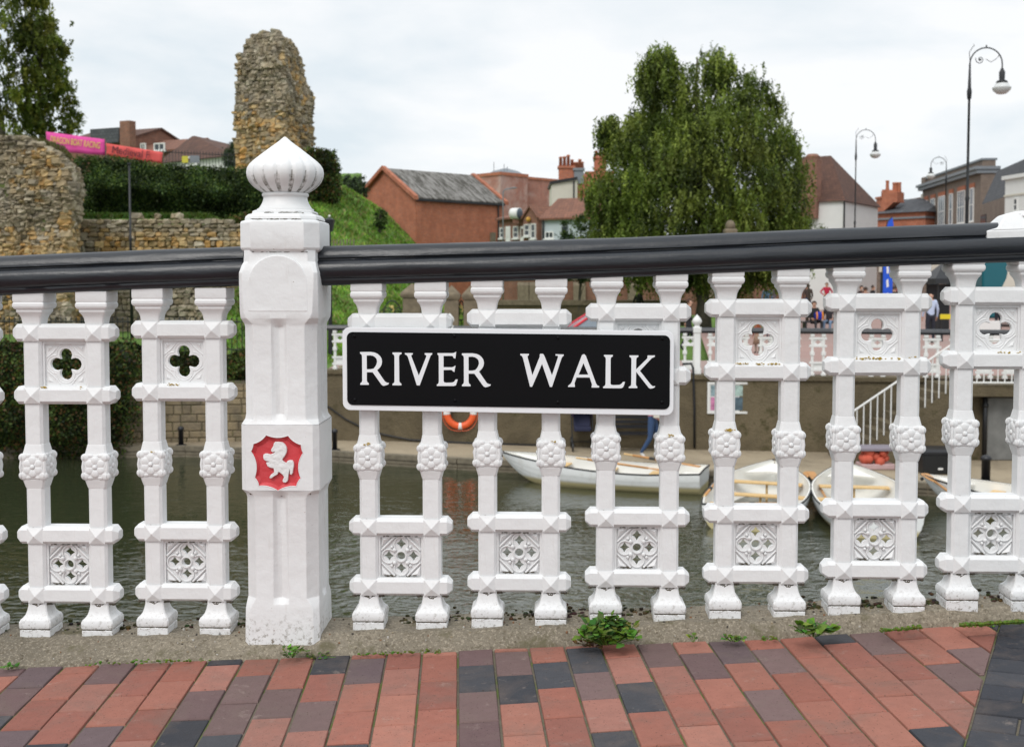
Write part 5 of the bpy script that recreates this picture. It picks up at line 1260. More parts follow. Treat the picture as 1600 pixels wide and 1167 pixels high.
mb = MB(); mb.lathe([(-.3, .33), (-.28, .36), (.3, .36)], n=24); mb.xf(Matrix.Rotation(R(-35), 4, 'Z') @ Matrix.Rotation(R(90), 4, 'Y')); mb.build('drum', M['frame'], dr, smooth=True)
mb = MB(); mb.lathe([(.302, .34), (.33, .32), (.335, .1)], n=24); mb.xf(Matrix.Rotation(R(-35), 4, 'Z') @ Matrix.Rotation(R(90), 4, 'Y')); mb.build('grille', simple('drum_grille', (.08, .12, .15), .4), dr, smooth=True)
MB().box(-.2, .2, -.12, .12, -.62, -.34).build('bracket', M['brickdark'], dr)
# pale blue building with tiled roof
f = Face(W(847, 360, 70), W(960, 360, 68), -2); b = f.thing('rendered_building', 'long pale blue rendered building with a red tiled roof, beside the brick cottages'); u1, _ = f.uv(960, 350); ze = f.uv(849, 342)[1]; zr = f.uv(836, 324)[1]
gable(b, 0, u1, 0, 5.5, ze, ze + 1.25, M['paleblue'], M['tile'])
a0, a1, z0, z1 = rect_px(f, 852, 865.5, 362, 373); window(b, a0, a1, z0, z1, (1, 0), d=-.03); a0, a1, z0, z1 = rect_px(f, 878, 888, 353, 372); window(b, a0, a1, z0, z1, (0, 0), frame=M['leadgrey'], d=-.03)
MB().tube([(.12, -.1, 0), (.12, -.1, ze)], .06, 6).build('downpipe', M['iron'], b)
f = Face(W(874, 330, 82), W(940, 330, 80), -2); b = f.thing('brick_outbuilding', 'small tiled outbuilding between the cream wall and the pale blue building'); u1, _ = f.uv(940, 330); gable(b, 0, u1, 0, 4, f.uv(880, 326)[1], f.uv(880, 318)[1], M['brickdark'], M['tilebrown'])
# white house with big brown roof
f = Face(W(1232, 330, 72), W(1321, 330, 70), -2); b = f.thing('white_house', 'white house with a steep brown tiled roof and a big brick side chimney'); u1, _ = f.uv(1318, 330); ze = f.uv(1280, 316)[1]; zr = f.uv(1280, 250)[1]
MB().box(0, u1, 0, 7, 0, ze).build('wall', M['render'], b); r0, _ = f.uv(1246, 255, 3.5); r1, _ = f.uv(1298, 255, 3.5); hip(b, 0, u1, 0, 7, ze, zr + .6, r0, r1, M['tilebrown'], .18)
a0, a1, z0, z1 = rect_px(f, 1257, 1279.5, 243, 342); mb = MB(); mb.loft([[(a0 + .03, -.5, z0), (a1 - .02, -.5, z0), (a1 - .02, .5, z0), (a0 + .03, .5, z0)], [(a0, -.5, ze - .1), (a1, -.5, ze - .1), (a1, .5, ze - .1), (a0, .5, ze - .1)], [(a0, -.5, ze + .4), (a1, -.5, ze + .4), (a1, .5, ze + .4), (a0, .5, ze + .4)], [(a0, -.4, ze + .5), (a1 - .02, -.4, ze + .5), (a1 - .02, .5, ze + .5), (a0, .5, ze + .5)], [(a0 + .02, -.4, z1 - .3), (a1 - .06, -.4, z1 - .3), (a1 - .06, .5, z1 - .3), (a0 + .02, .5, z1 - .3)]])
ch = mb.build('chimney', M['brickdark'], b); MB().lathe([(z1 - .3, .42), (z1 - .1, .46), (z1 + .05, .3)], (a0 + a1) / 2, .1, 12).build('chimney_pot', M['brickdark'], ch); MB().tube([(u1 + .08, -.12, ze), (u1 + .08, -.12, 0)], .06, 6).build('downpipe', M['iron'], b)
# terrace of brick houses
f = Face(W(1308, 340, 118), W(1372, 340, 108), -2); b = f.thing('brick_house', 'distant red brick house with brown roof and twin pot chimney behind the second lamp'); u1, _ = f.uv(1372, 340); gable(b, 0, u1, 0, 8, f.uv(1330, 333)[1], f.uv(1330, 318)[1], M['brick'], M['tilebrown']); u, zt = f.uv(1350, 311); stack(b, u, 2, 4, zt, 1.3, 1, M['brick'], 2)
for px in (1325, 1335, 1352, 1362): a0, a1, z0, z1 = rect_px(f, px, px + 4.5, 343, 352); window(b, a0, a1, z0, z1, (0, 0), d=-.03)
f = Face(W(1362, 340, 100), W(1446, 340, 96), -2); b = f.thing('brick_house', 'red brick house with hipped grey slate roof and a stepped brick chimney wall'); u1, _ = f.uv(1446, 340); ze = f.uv(1400, 333)[1]; zr = f.uv(1410, 306)[1]
MB().box(0, u1, 0, 8, 0, ze).build('wall', M['brick'], b); MB().box(-.1, u1 + .1, -.15, 8.1, f.uv(1400, 343)[1], f.uv(1400, 340)[1]).build('cornice', M['leadgrey'], b); r0, _ = f.uv(1402, 306, 4); hip(b, .8, u1, 0, 8, ze + .003, zr, r0, u1 - .5, M['slate'])
pr = [f.uv(x, y) for x, y in ((1353, 336), (1374, 318), (1374, 296), (1384, 296), (1398, 300), (1398, 316), (1392, 316), (1372, 334))]; MB().loft([[(u, y, z) for u, z in pr] for y in (.4, 1.4)]).build('chimney', M['brick'], b)
for k, px in enumerate((1377, 1387.5, 1391, 1396)): u, z = f.uv(px, 297 if k == 0 else 300); MB().lathe([(z, .16), (z + .7, .13), (z + .72, .17), (z + .85, .15)], u, .9, 8).build('chimney_pot', M['pot'], b)
# the long brown brick office
a = W(1441, 330, 101); c = W(1532, 330, 84.5); f = Face(a, c, -2); b = f.thing('brick_office', 'long brown brick office with red window heads and stone cornice behind the tall lamp'); L = f.uv(1532, 330)[0]
zc = f.uv(1500, 281)[1]; zp = f.uv(1500, 262)[1]
MB().box(0, L, 0, 1.5, 0, zc).build('wall', M['brickbrown'], b); MB().box(-.25, L + .1, -.35, 1.4, zc + .003, zc + .28).build('cornice', M['leadgrey'], b); MB().box(-.4, L + .2, -.5, 1.3, zc + .285, zc + .5).build('cornice', M['leadgrey'], b)
mb = MB(); mb.box(.8, L, .1, 1.0, zc + .505, zp); mb.box(-.1, .9, -.1, 1, zc + .505, zp + .2); mb.build('parapet', M['brickbrown'], b); MB().box(.7, L + .05, .0, 1.1, zp + .003, zp + .15).build('coping', M['leadgrey'], b); MB().box(-.12, .5, -.12, -.003, 0, zc - .3).build('quoin_pier', M['cream'], b)
for x0, x1, br in ((1445, 1450, 0), (1455, 1461, 1), (1467, 1477, 3), (1484, 1489, 0), (1497, 1508, 3), (1516, 1522, 0)):
    yy = 298 - (x0 - 1441) * .10; a0, _ = f.uv(x0, 320); a1, _ = f.uv(x1, 320); z0, z1 = zc - 3.4, zc - .9; window(b, a0, a1, z0, z1, (min(br, 2), 1), d=-.03, lintel=M['pot'], glass=M['glasspale'])
    window(b, a0, a1, z0 - 4.1, z1 - 4.1, (br, 1), d=-.03, lintel=M['pot'], glass=M['glass'])
    MB().box(a0, a1, -.06, -.003, .4, 2.6).build('shop_window', M['glass'], b)
# slate mansard building, brown brick below
f = Face(W(1534, 320, 80), W(1640, 320, 62), -2); b = f.thing('slate_building', 'building with a tall dark slate mansard roof over brown brick, right of the office'); L = f.uv(1640, 320)[0]; zb = f.uv(1545, 316)[1]; zt = f.uv(1545, 264)[1]
MB().box(0, L, 0, 9, 0, zb).build('wall', M['brickbrown'], b); MB().loft([[(0, 0, zb + .003), (L, 0, zb + .003), (L, 9, zb + .003), (0, 9, zb + .003)], [(.25, .9, zt), (L, .9, zt), (L, 8, zt), (.25, 8, zt)]]).build('mansard_roof', M['slate'], b); a0, a1, z0, z1 = rect_px(f, 1533, 1541, 337, 350); MB().box(a0, a1, -.05, -.003, z0, z1).build('window', M['glass'], b)
# white building at the edge
f = Face(W(1570, 320, 62), W(1680, 320, 56), -2); b = f.thing('white_building', 'white rendered building with a sash window at the right edge'); L = f.uv(1680, 320)[0]; zb = f.uv(1575, 281)[1]
MB().box(0, L, 0, 9, 0, zb).build('wall', M['render'], b); MB().box(-.12, L, -.15, 9, zb + .003, zb + .2).build('cornice', M['render'], b); MB().box(-.04, L, -.05, -.003, zb - .9, zb - .8).build('string_course', M['cream'], b); a0, a1, z0, z1 = rect_px(f, 1585, 1591, 310, 330); window(b, a0, a1, z0, z1, (0, 1), d=-.03)
u, z = f.uv(1597, 250); MB().box(u - .1, L, .5, 6, zb + .2, z).build('upper_storey', M['render'], b)
# shop row closing the street, glimpsed under the handrail
f = Face(W(1322, 430, 92), W(1500, 430, 86), -2); b = f.thing('shop_row', 'dark shop fronts at street level glimpsed under the handrail at the right'); L = f.uv(1500, 430)[0]; MB().box(0, L, 0, 3, 0, 3.7).build('wall', M['brickbrown'], b)
for k in range(7): MB().box(L * k / 7 + .3, L * (k + 1) / 7 - .3, -.06, -.003, .5, 2.7).build('shop_window', M['glass'], b); MB().box(L * k / 7 + .2, L * (k + 1) / 7 - .2, -.14, -.003, 2.75, 3.3).build('fascia_board', [M['iron'], M['leadgrey'], M['cream']][k % 3], b)
# garden wall behind the lawn
a, c = W(770, 450, 66), W(1262, 450, 66); f = Face(a, c, -1.9); b = f.thing('garden_wall', 'old red brown brick garden wall with buttresses behind the lawn', 'wall'); L = (c - a).length; MB().box(0, L, 0, .4, 0, 2.0).build('wall_face', M['brickdark'], b); MB().box(-.05, L + .05, -.06, .46, 2.003, 2.12).build('coping', M['sandstone'], b)
for px in (818, 835, 905, 990, 1105): u = f.uv(px, 450)[0]; MB().loft([[(u - .35, -.5, 0), (u + .35, -.5, 0), (u + .35, 0, 0), (u - .35, 0, 0)], [(u - .35, -.25, 1.7), (u + .35, -.25, 1.7), (u + .35, -.003, 1.9), (u - .35, -.003, 1.9)]]).build('buttress', M['sandstone'], b)
a, c = W(760, 470, 52), W(1080, 470, 52); f = Face(a, c, -2.0); b = f.thing('low_stone_wall', 'low dark stone wall with pale coping behind the red car', 'wall'); L = (c - a).length; MB().box(0, L, 0, .35, 0, f.uv(800, 477)[1]).build('wall_face', M['quaywall'], b); z = f.uv(800, 477)[1]; MB().box(-.05, L + .05, -.08, .42, z + .003, f.uv(800, 469)[1]).build('coping', M['sandstone'], b)
# houses beyond the castle on the left
f = Face(W(112, 230, 74), W(208, 230, 72), 1.5); b = f.thing('tiled_house', 'old house with brown tiled roofs and a tall square brick chimney behind the banners'); L = f.uv(200, 230)[0]
gable(b, -1, L, 0, 6, f.uv(150, 222)[1], f.uv(150, 198)[1], M['brickdark'], M['tilebrown']); MB().box(L * .40, L * .90, -.30, .5, f.uv(150, 226)[1], f.uv(150, 203)[1]).build('dormer', M['slate'], b)
u, zt = f.uv(206.5, 191); mb = MB(); a0, a1, z0, z1 = rect_px(f, 197, 216.5, 188, 250); stack(b, u, -.4, 1, zt, (a1 - a0) * .85, .55, M['brickdark'], 0, cap=False)
L2_ = f.uv(270, 230)[0]; gable(b, L + .1, L2_, .4, 6, f.uv(240, 236)[1], f.uv(240, 212)[1], M['brickdark'], M['tile'])
for x0, x1 in ((218, 226), (239, 256)): a0, a1, z0, z1 = rect_px(f, x0, x1, 224, 235); window(b, a0, a1, z0, z1, (1, 0), d=.1)
f = Face(W(254, 250, 66), W(368, 250, 62), 1.8); b = f.thing('hipped_cottage', 'white walled cottage with a pyramid shaped brown tiled roof above the hedge'); L = f.uv(366, 250)[0]; ze = f.uv(300, 251)[1]
MB().box(0, L, 0, 5, 0, ze).build('wall', M['render'], b); r0, zr = f.uv(300, 213, 2.5); hip(b, 0, L, 0, 5, ze, zr, r0, r0 + .25, M['tilebrown'], .25); u, zt = f.uv(334, 216); stack(b, u, 3.4, 2, zt, .62, .6, M['brick'], 1, M['cream']); a0, a1, z0, z1 = rect_px(f, 296, 311, 245, 256); window(b, a0, a1, z0, z1, (1, 0), d=-.03)
f = Face(W(-8, 200, 70), W(14, 200, 70), 2); b = f.thing('white_gatehouse', 'scrap of white building with a blue window behind the tall conifer'); L = 3.0; MB().box(-2, .75, 0, 3, 0, f.uv(3, 201)[1]).build('wall', M['render'], b); window(b, .15, .6, f.uv(0, 215)[1], f.uv(0, 204)[1], (1, 1), d=-.03)
# iron railings
def railings(name, label, a, b, h, st, r=.012, mat=None, cat='railings', z0=0, rails=(.12, .92), fine=False):
    t = thing(name, label, cat, a, math.atan2((b - a).y, (b - a).x)); L = math.hypot((b - a).x, (b - a).y); dz = b.z - a.z
    for k in rails: MB().tube([(0, 0, h * k), (L, 0, h * k + dz)], r * 1.5, 6).build('rail', mat or M['iron'], t)
    n = int(L / st); mb = None
    for k in range(min(n + 1, 96)):
        x = L * k / n; z = dz * k / n; m = MB(); m.tube([(0, 0, 0), (0, 0, h * .97)], r, 5); m.lathe([(h * .97, r), (h, r * 2.2), (h + .05, .002)], n=5)
        if k == 0: me = m.mesh('bar', mat or M['iron'])
        o = bpy.data.objects.new('bar', me); C.objects.link(o); o.parent = t; o.location = (x, 0, z)
    return t
a = W(-40, 552, 31.3); b_ = W(395, 551, 31.0); railings('iron_railings', 'thin black iron railings in front of the rubble wall, above the hanging shrub', Vector((a.x, a.y, -1.93)), Vector((b_.x, b_.y, -1.93)), .93, .14)
a = W(246, 262, 42); b_ = W(366, 268, 42); railings('iron_railings', 'fine black iron railings on the castle bank in front of the white cottage', Vector((a.x, a.y, a.z)), Vector((b_.x, b_.y, b_.z)), .62, .11, .009)
# banners on the bank
def banner(name, label, corners, Y, mat, texts):
    P4 = [W(x, y, Y) for x, y in corners]; o = P4[3]; t = thing(name, label, 'banner', o); mb = MB(); n = 14; vs = []; fs = []
    for i in range(n + 1):
        for j in range(5):
            u, v = i / n, j / 4; p = P4[3].lerp(P4[2], u).lerp(P4[0].lerp(P4[1], u), v) - o; vs.append((p.x, p.y + .05 * math.sin(u * 17 + v * 3) * .6, p.z))
    for i in range(n):
        for j in range(4): q = i * 5 + j; fs.append((q, q + 5, q + 6, q + 1))
    mb.add(vs, fs); c = mb.build('cloth', mat, t, smooth=True); c.modifiers.new('thick', 'SOLIDIFY').thickness = .012
    d = P4[1] - P4[0]; slope = math.atan2(d.z, d.x)
    for body, px, py, size, tm, sx in texts:
        v, f = text_shape(body, size, .004); p = W(px, py, Y) - o; Mx = Matrix.Translation((p.x, p.y - .06, p.z)) @ Matrix.Rotation(-slope, 4, 'Y') @ Matrix.Diagonal((sx, 1, 1, 1)); MB().add(v, f).xf(Mx).build('lettering', tm, t)
    for k in (0, 1): MB().tube([P4[k] - o + Vector((0, .05, .05)), P4[3 - k] - o + Vector((0, .05, -1.2))], .03, 6).build('stake', M['timber'], t)
pink = simple('hot_pink_banner', (.72, .07, .33), .7, var=.05); yel = simple('yellow_print', (.75, .62, .12), .7); wht = simple('white_print', (.8, .8, .8), .7); redb = simple('red_banner', (.70, .10, .09), .75, var=.08); dk = simple('dark_print', (.10, .02, .03), .7); yel2 = simple('yellow_notice', (.6, .55, .06), .7)
banner('event_banner', 'long hot pink banner with yellow capital letters on the castle bank', ((72, 206), (163, 218), (165, 243), (73, 236)), 40.5, pink, [('DRAGON BOAT RACING', 118.5, 223.5, .31, yel, .50)])
banner('event_banner', 'red banner with dark old style lettering beside the pink one', ((165.5, 224), (254, 238), (253, 256), (166, 243)), 40.3, redb, [('Medieval F', 205, 239, .36, dk, .86)])
o = W(290, 249, 41.5); t = thing('notice', 'small yellow and grey notice tied to the railings below the pyramid roof', 'notice', o); MB().box(-.13, .09, -.01, .01, -.13, .11).build('yellow_sheet', yel2, t, bev=.004); MB().box(.16, .50, -.03, .0, -.13, .13).build('grey_sheet', M['leadgrey'], t)

# ============================================================ RIVERSIDE FURNITURE
# small white copy of the bridge railing along the river wall
def far_panel():
    mb = MB(); H = 1.02; w = .13
    for cx in (-w, w):
        mb.sqloft([(0, .055), (.05, .055), (.06, .035), (.12, .03), (.9, .03), (.93, .05), (1.0, .05)], cx, 0, .006); mb.box(cx - .05, cx + .05, -.05, .05, .48, .56)
    for z in (.13, .30, .70, .88): mb.box(-.2, .2, -.035, .035, z - .025, z + .025)
    q = MB(); v, f = outline_mesh([[(-.1, .725), (.1, .725), (.1, .855), (-.1, .855)], [(x * .0035, .79 + z * .0026) for x, z in quatre(9, 11, 5)]], .02); mb.add(v, f)
    v, f = outline_mesh([[(-.1, .155), (.1, .155), (.1, .275), (-.1, .275)]], .02); mb.add(v, f); return mb.mesh('baluster_pair', M['frame'])
FPm = far_panel()
def far_fence(pts, label, posts=()):
    a = pts[0]; t = thing('river_railing', label, 'railing', a); first = True
    for i in range(len(pts) - 1):
        p, q = pts[i], pts[i + 1]; d = q - p; L = d.length; ang = math.atan2(d.y, d.x); n = max(1, int(L / .53))
        for k in range(n):
            o = bpy.data.objects.new('baluster_pair', FPm); C.objects.link(o); o.parent = t; o.location = p + d * ((k + .5) / n) - a; o.rotation_euler = (0, 0, ang)
        u = d.normalized(); nn = Vector((-u.y, u.x, 0)); MB().loft([[c + nn * y + Vector((0, 0, z)) for y, z in ((-.06, .99), (.06, .99), (.08, 1.04), (.055, 1.10), (0, 1.12), (-.055, 1.10), (-.08, 1.04))] for c in (p - a, q - a)]).build('handrail', M['rail'], t)
    return t
def smallpost(p, label):
    t = thing('railing_post', label, 'post', p, group='small white posts of the river railing'); mb = MB(); mb.sqloft([(0, .10), (.12, .10), (.16, .085), (.98, .085), (1.0, .10), (1.12, .10), (1.14, .06), (1.18, .05)], 0, 0, .02); mb.build('shaft', M['frame'], t, bev=.008); MB().lathe([(1.17, .05), (1.2, .085), (1.26, .12), (1.32, .10), (1.38, .05), (1.43, .005)], n=16).build('finial', M['frame'], t, smooth=True)
wp = [Vector((p.x, p.y + .22, Z_BANK + .035)) for p in WB if p.x > WB[2].x - .01]; ext = Vector((8.9, interp(WB, 8.0) - .1, Z_BANK + .035)); ext2 = Vector((14.5, 25.6, Z_BANK + .035))
far_fence(wp + [ext, ext2], 'small white balustrade with black rail on the far river wall')
for px, lab in ((1085, 'white post with onion finial on the far river wall, right of the name plate'), (1303, 'white post on the far river wall, nearest the seated people'), (700, 'white post of the far railing hidden behind the name plate')):
    r = ray(px, 560); x = r.x / r.y * 28; smallpost(Vector((x, float(np.interp(x, [p.x for p in wp + [ext]], [p.y for p in wp + [ext]])), Z_BANK + .035)), lab)
# stairs and white steel handrails
SX, SY, SZ = 7.35, 25.35, Z_QUAY; st = thing('quay_steps', 'concrete steps climbing from the quay to the plaza beside the river wall', 'steps', (SX, SY, SZ)); mb = MB(); n = 10
pr = [(0, 0)]
for k in range(n): pr += [(k * .25, (k + 1) * .172), ((k + 1) * .25, (k + 1) * .172)]
pr = [(0, 0)] + pr[1:] + [(12, n * .172), (12, n * .172 - .25), (n * .25 + .1, n * .172 - .25), (n * .25 - .2, 0)]
mb.loft([[(x, y, z) for x, z in pr] for y in (0, 1.25)]); mb.build('flight', M['quaywall'], st)
def bars(name, label, p0, p1, h, stp, cat='handrail', low=.0):
    t = thing(name, label, cat, p0); d = p1 - p0; L = math.hypot(d.x, d.y); ux = d / L; MB().tube([Vector((0, 0, h)), d + Vector((0, 0, h))], .024, 8).build('rail', M['frame'], t)
    if low: MB().tube([Vector((0, 0, low)), d + Vector((0, 0, low))], .02, 6).build('rail', M['frame'], t)
    m = MB(); m.tube([(0, 0, low), (0, 0, h)], .014, 6); me = m.mesh('bar', M['frame'])
    for k in range(int(L / stp) + 1): o = bpy.data.objects.new('bar', me); C.objects.link(o); o.parent = t; o.location = ux * (k * stp)
bars('step_handrail', 'white steel handrail with upright bars sloping up beside the quay steps', Vector((SX + .12, SY - .02, SZ + .1)), Vector((SX + 2.6, SY - .02, SZ + 1.80)), 1.0, .15)
bars('landing_handrail', 'white barred handrail on the landing above the grey door', Vector((SX + 2.75, SY - .02, SZ + 1.72)), Vector((SX + 6.3, SY - .25, SZ + 1.72)), 1.0, .15, low=.06)
# wall behind the landing, door, pipe, bollards
wt = thing('river_wall', 'dark brown wall under the landing with a grey metal door', 'wall', (SX + 2.4, SY + .45, SZ - .1)); MB().box(0, 9, 0, .5, 0, 1.62).build('wall_face', M['quaywall'], wt)
d0 = W(1543, 620, SY + .42); d1 = W(1590, 735, SY + .42); dt = MB(); x0, x1 = d0.x - SX - 2.4, d1.x - SX - 2.4; dt.box(x0, x1, -.06, -.003, .1, 1.5); door = dt.build('door', simple('weathered_grey_door', (.20, .20, .19), .7, var=.25, nscale=5), wt, bev=.01); MB().box(x0 - .1, x0 - .01, -.08, -.003, .1, 1.58).build('door_frame', M['timber'], wt); MB().ball((x0 + .5, -.08, .95), .05, 8, 6, (1, .5, 1)).build('handle', simple('rusty_handle', (.16, .05, .03)), door)
pz = W(1538, 700, SY + .3); t = thing('drain_pipe', 'black upright pipe left of the grey door', 'pipe', (pz.x, SY + .3, SZ)); MB().tube([(0, 0, 0), (0, 0, 1.75)], .05, 10).build('pipe', M['iron'], t, smooth=True); MB().lathe([(1.2, .06), (1.24, .075), (1.28, .06)], n=12).build('collar', M['iron'], t)
def bollard(px, py, h, r, label):
    p = Q(px, py, Z_QUAY - .01); t = thing('bollard', label, 'bollard', p, group='black bollards on the quay'); MB().lathe([(0, r * 1.0), (h * .80, r), (h * .81, r * 1.25), (h * .90, r * 1.25), (h * .96, r * .95), (h, r * .35)], n=18).build('shaft', M['postblack'], t, smooth=True); MB().lathe([(0, r * 2.1), (.03, r * 2.0), (.035, r)], n=18).build('base_plate', M['postblack'], t); return t
bollard(523, 703.5, .52, .062, 'black bollard on the quay just right of the tall white post'); bollard(283, 696, .48, .062, 'black bollard on the quay in front of the squared block wall'); bollard(1540, 754, .56, .085, 'thick black bollard on the quay before the grey door')
# life ring and its board
c = Q(719, 690, Z_QUAY); yw = interp(WB, c.x) ; lr = thing('life_ring', 'orange life ring with white bands on the river wall under the name plate', 'life ring', (W(719, 645, yw - .09).x, yw - .09, W(719, 645, yw - .09).z)); ring = []
def torus(R0, r0, a0, a1, n=10, m=10):
    mb = MB(); rs = []
    for k in range(n + 1):
        a = R(a0 + (a1 - a0) * k / n); rs.append([((R0 + r0 * math.cos(2 * math.pi * j / m)) * math.cos(a), r0 * .75 * math.sin(2 * math.pi * j / m), (R0 + r0 * math.cos(2 * math.pi * j / m)) * math.sin(a)) for j in range(m)])
    return mb.loft(rs)
torus(.33, .085, 0, 360, 48, 14).build('ring', M['lifering'], lr, smooth=True)
for a in (45, 135, 225, 270, 315, 0, 180, 90):
    if a in (270, 170, 10, 90) or a in (0, 180): torus(.33, .088, a - 7, a + 7, 6, 14).build('white_band', M['frame'], lr, smooth=True)
mb = MB(); mb.tube([(.44 * math.cos(R(a)), -.02 + .01 * math.sin(a), .44 * math.sin(R(a)) - .04 * abs(math.sin(R(a * 2)))) for a in range(0, 361, 12)], .008, 5); mb.build('grab_line', M['lifering'], lr)
# cable along the wall
def onwall(px, py, off=.04):
    d = ray(px, py); y = 28.0
    for _ in range(8): y = interp(WB, d.x / d.y * y)
    return d * ((y - off) / d.y)
mb = MB(); pts = [onwall(x, y) for x, y in ((470, 610), (508, 632), (540, 655), (570, 670), (600, 679), (640, 687), (720, 691.5), (860, 696))]; o = pts[0]; mb.tube([p - o for p in pts], .022, 6); tag(mb.build('wall_cable', M['iron'], smooth=True, loc=o), 'black cable sagging along the foot of the concrete river wall', 'cable')
mb = MB(); pts = [onwall(x, y, .05) for x, y in ((1066, 569), (1080, 568), (1083, 575), (1085, 640), (1085, 700))]; o = pts[0]; mb.tube([p - o for p in pts], .028, 6); tag(mb.build('wall_pipe', M['iron'], smooth=True, loc=o), 'thin black pipe running down the wall left of the notice boards', 'pipe')
# notice boards
for px0, px1, lab, cols in ((1105, 1137, 'left one of two white framed notice boards, with a pink poster', ((.30, .42, .46), (.80, .25, .45), (.85, .7, .2))), (1140, 1173, 'right one of two white framed notice boards, with a dark blue sheet', ((.45, .60, .55), (.10, .16, .20), (.10, .16, .20)))):
    p = onwall(px0, 646, .03); q = onwall(px1, 597, .03); w, h = q.x - p.x, onwall(px0, 597, .03).z - p.z; t = thing('notice_board', lab, 'notice board', p); mb = MB()
    for b in ((0, w, 0, .05), (0, w, h - .05, h), (0, .05, .05, h - .05), (w - .05, w, .05, h - .05)): mb.box(b[0], b[1], -.03, .02, b[2], b[3])
    mb.build('frame', M['frame'], t); MB().box(.05, w - .05, -.003, .015, .05, h - .05).build('backing', M['frame'], t); MB().box(.08, w - .08, -.014, -.004, h * .56, h - .08).build('poster', simple('poster', cols[0], .5, var=.5, nscale=12), t); MB().box(.08, w - .08, -.014, -.004, .08, h * .52).build('poster', simple('poster', cols[1], .5, var=.5, nscale=9), t)
# black box and orange crate on the quay
p = Q(1436, 741, Z_QUAY - .01); t = thing('storage_box', 'large black lidded storage box on the quay', 'box', p); MB().sqloft([(0, .30), (.02, .32), (.40, .34)], .38, .3, .03).xf(Matrix.Diagonal((1.35, 1, 1, 1))).build('body', M['iron'], t, bev=.01); MB().sqloft([(.405, .35), (.47, .35), (.52, .30)], .38, .3, .03).xf(Matrix.Diagonal((1.35, 1, 1, 1))).build('lid', M['postblack'], t, bev=.01); MB().box(.38, .48, -.05, -.03, .1, .14).build('latch', M['frame'], t)
p = Q(1346, 734, Z_QUAY - .01); t = thing('buoyancy_crate', 'clear plastic crate of orange buoyancy aids with a grey lid on the quay', 'crate', p); mb = MB()
for a, b, c, d in ((0, .75, 0, .02), (0, .75, .43, .45)): mb.box(a, b, c, d, 0, .40)
crm = simple('cloudy_plastic', (.55, .38, .38), .35); MB().box(0, .72, 0, .45, 0, .12).build('body', crm, t, bev=.02); MB().box(-.03, .75, -.03, .48, .40, .48).build('lid', simple('grey_lid', (.25, .22, .26), .5), t, bev=.02)
rnd = random.Random(5); aid = simple('orange_foam', (.62, .12, .07), .8, var=.25, nscale=9); mb = MB()
for k in range(16): mb.ball((rnd.uniform(.1, .62), rnd.uniform(.05, .38), rnd.uniform(.16, .36)), rnd.uniform(.07, .12), 8, 6)
mb.build('buoyancy_aids', aid, t, smooth=True)
# bench and pushchair
p = Q(988, 703, Z_QUAY - .01); t = thing('bench', 'dark slatted bench against the river wall under the name plate', 'bench', (p.x, interp(WB, p.x) - .75, Z_QUAY - .01)); bm_ = M['postblack']
for k in range(4): MB().box(-.75, .75, -.05 + k * .12, .05 + k * .12, .42, .45).build('slat', bm_, t)
for k in range(4): MB().box(-.75, .75, .46 + k * .02, .49 + k * .02, .52 + k * .11, .60 + k * .11).build('slat', bm_, t)
for x in (-.7, .7): MB().box(x - .03, x + .03, -.05, 0, 0, .42).build('leg', bm_, t); MB().box(x - .03, x + .03, .42, .455, 0, .95).build('leg', bm_, t); MB().box(x - .025, x + .025, -.05, .42, .62, .66).build('armrest', bm_, t)
p = Q(910, 702, Z_QUAY - .01); t = thing('pushchair', 'dark purple and navy pushchair parked before the river wall', 'pushchair', p); nav = simple('navy_fabric', (.015, .018, .05), .8); 
MB().loft([[(-.2, y, z) for y, z in ((-.15, .45), (.25, .40), (.42, .95), (.3, .98), (.12, .55), (-.15, .55))], [(.2, y, z) for y, z in ((-.15, .45), (.25, .40), (.42, .95), (.3, .98), (.12, .55), (-.15, .55))]]).build('seat', nav, t, bev=.02)
mb = MB(); mb.loft([[(.24 * math.cos(R(a)), .1 + y * .34, .78 + .30 * math.sin(R(a))) for a in range(0, 181, 20)] for y in (-.6, 0, .6, 1)], closed=False, cap=False); h = mb.build('hood', simple('purple_fabric', (.03, .012, .05), .8), t, smooth=True); h.modifiers.new('thick', 'SOLIDIFY').thickness = .02
for x in (-.25, .25):
    MB().tube([(x, -.35, .1), (x, .1, .5), (x, .55, 1.0)], .015, 6).build('frame', M['iron'], t)
    for y, r in ((-.35, .1), (.35, .13)): m = MB(); m.lathe([(-.02, r * .8), (-.018, r), (.018, r), (.02, r * .8)], n=18); m.xf(Matrix.Translation((x, y, r)) @ Matrix.Rotation(R(90), 4, 'Y')); m.build('wheel', M['iron'], t)
MB().tube([(-.25, .55, 1.0), (.25, .55, 1.0)], .018, 6).build('handle', M['iron'], t); MB().tube([(-.25, .33, .14), (.25, .33, .14)], .012, 6).build('axle', M['iron'], t)
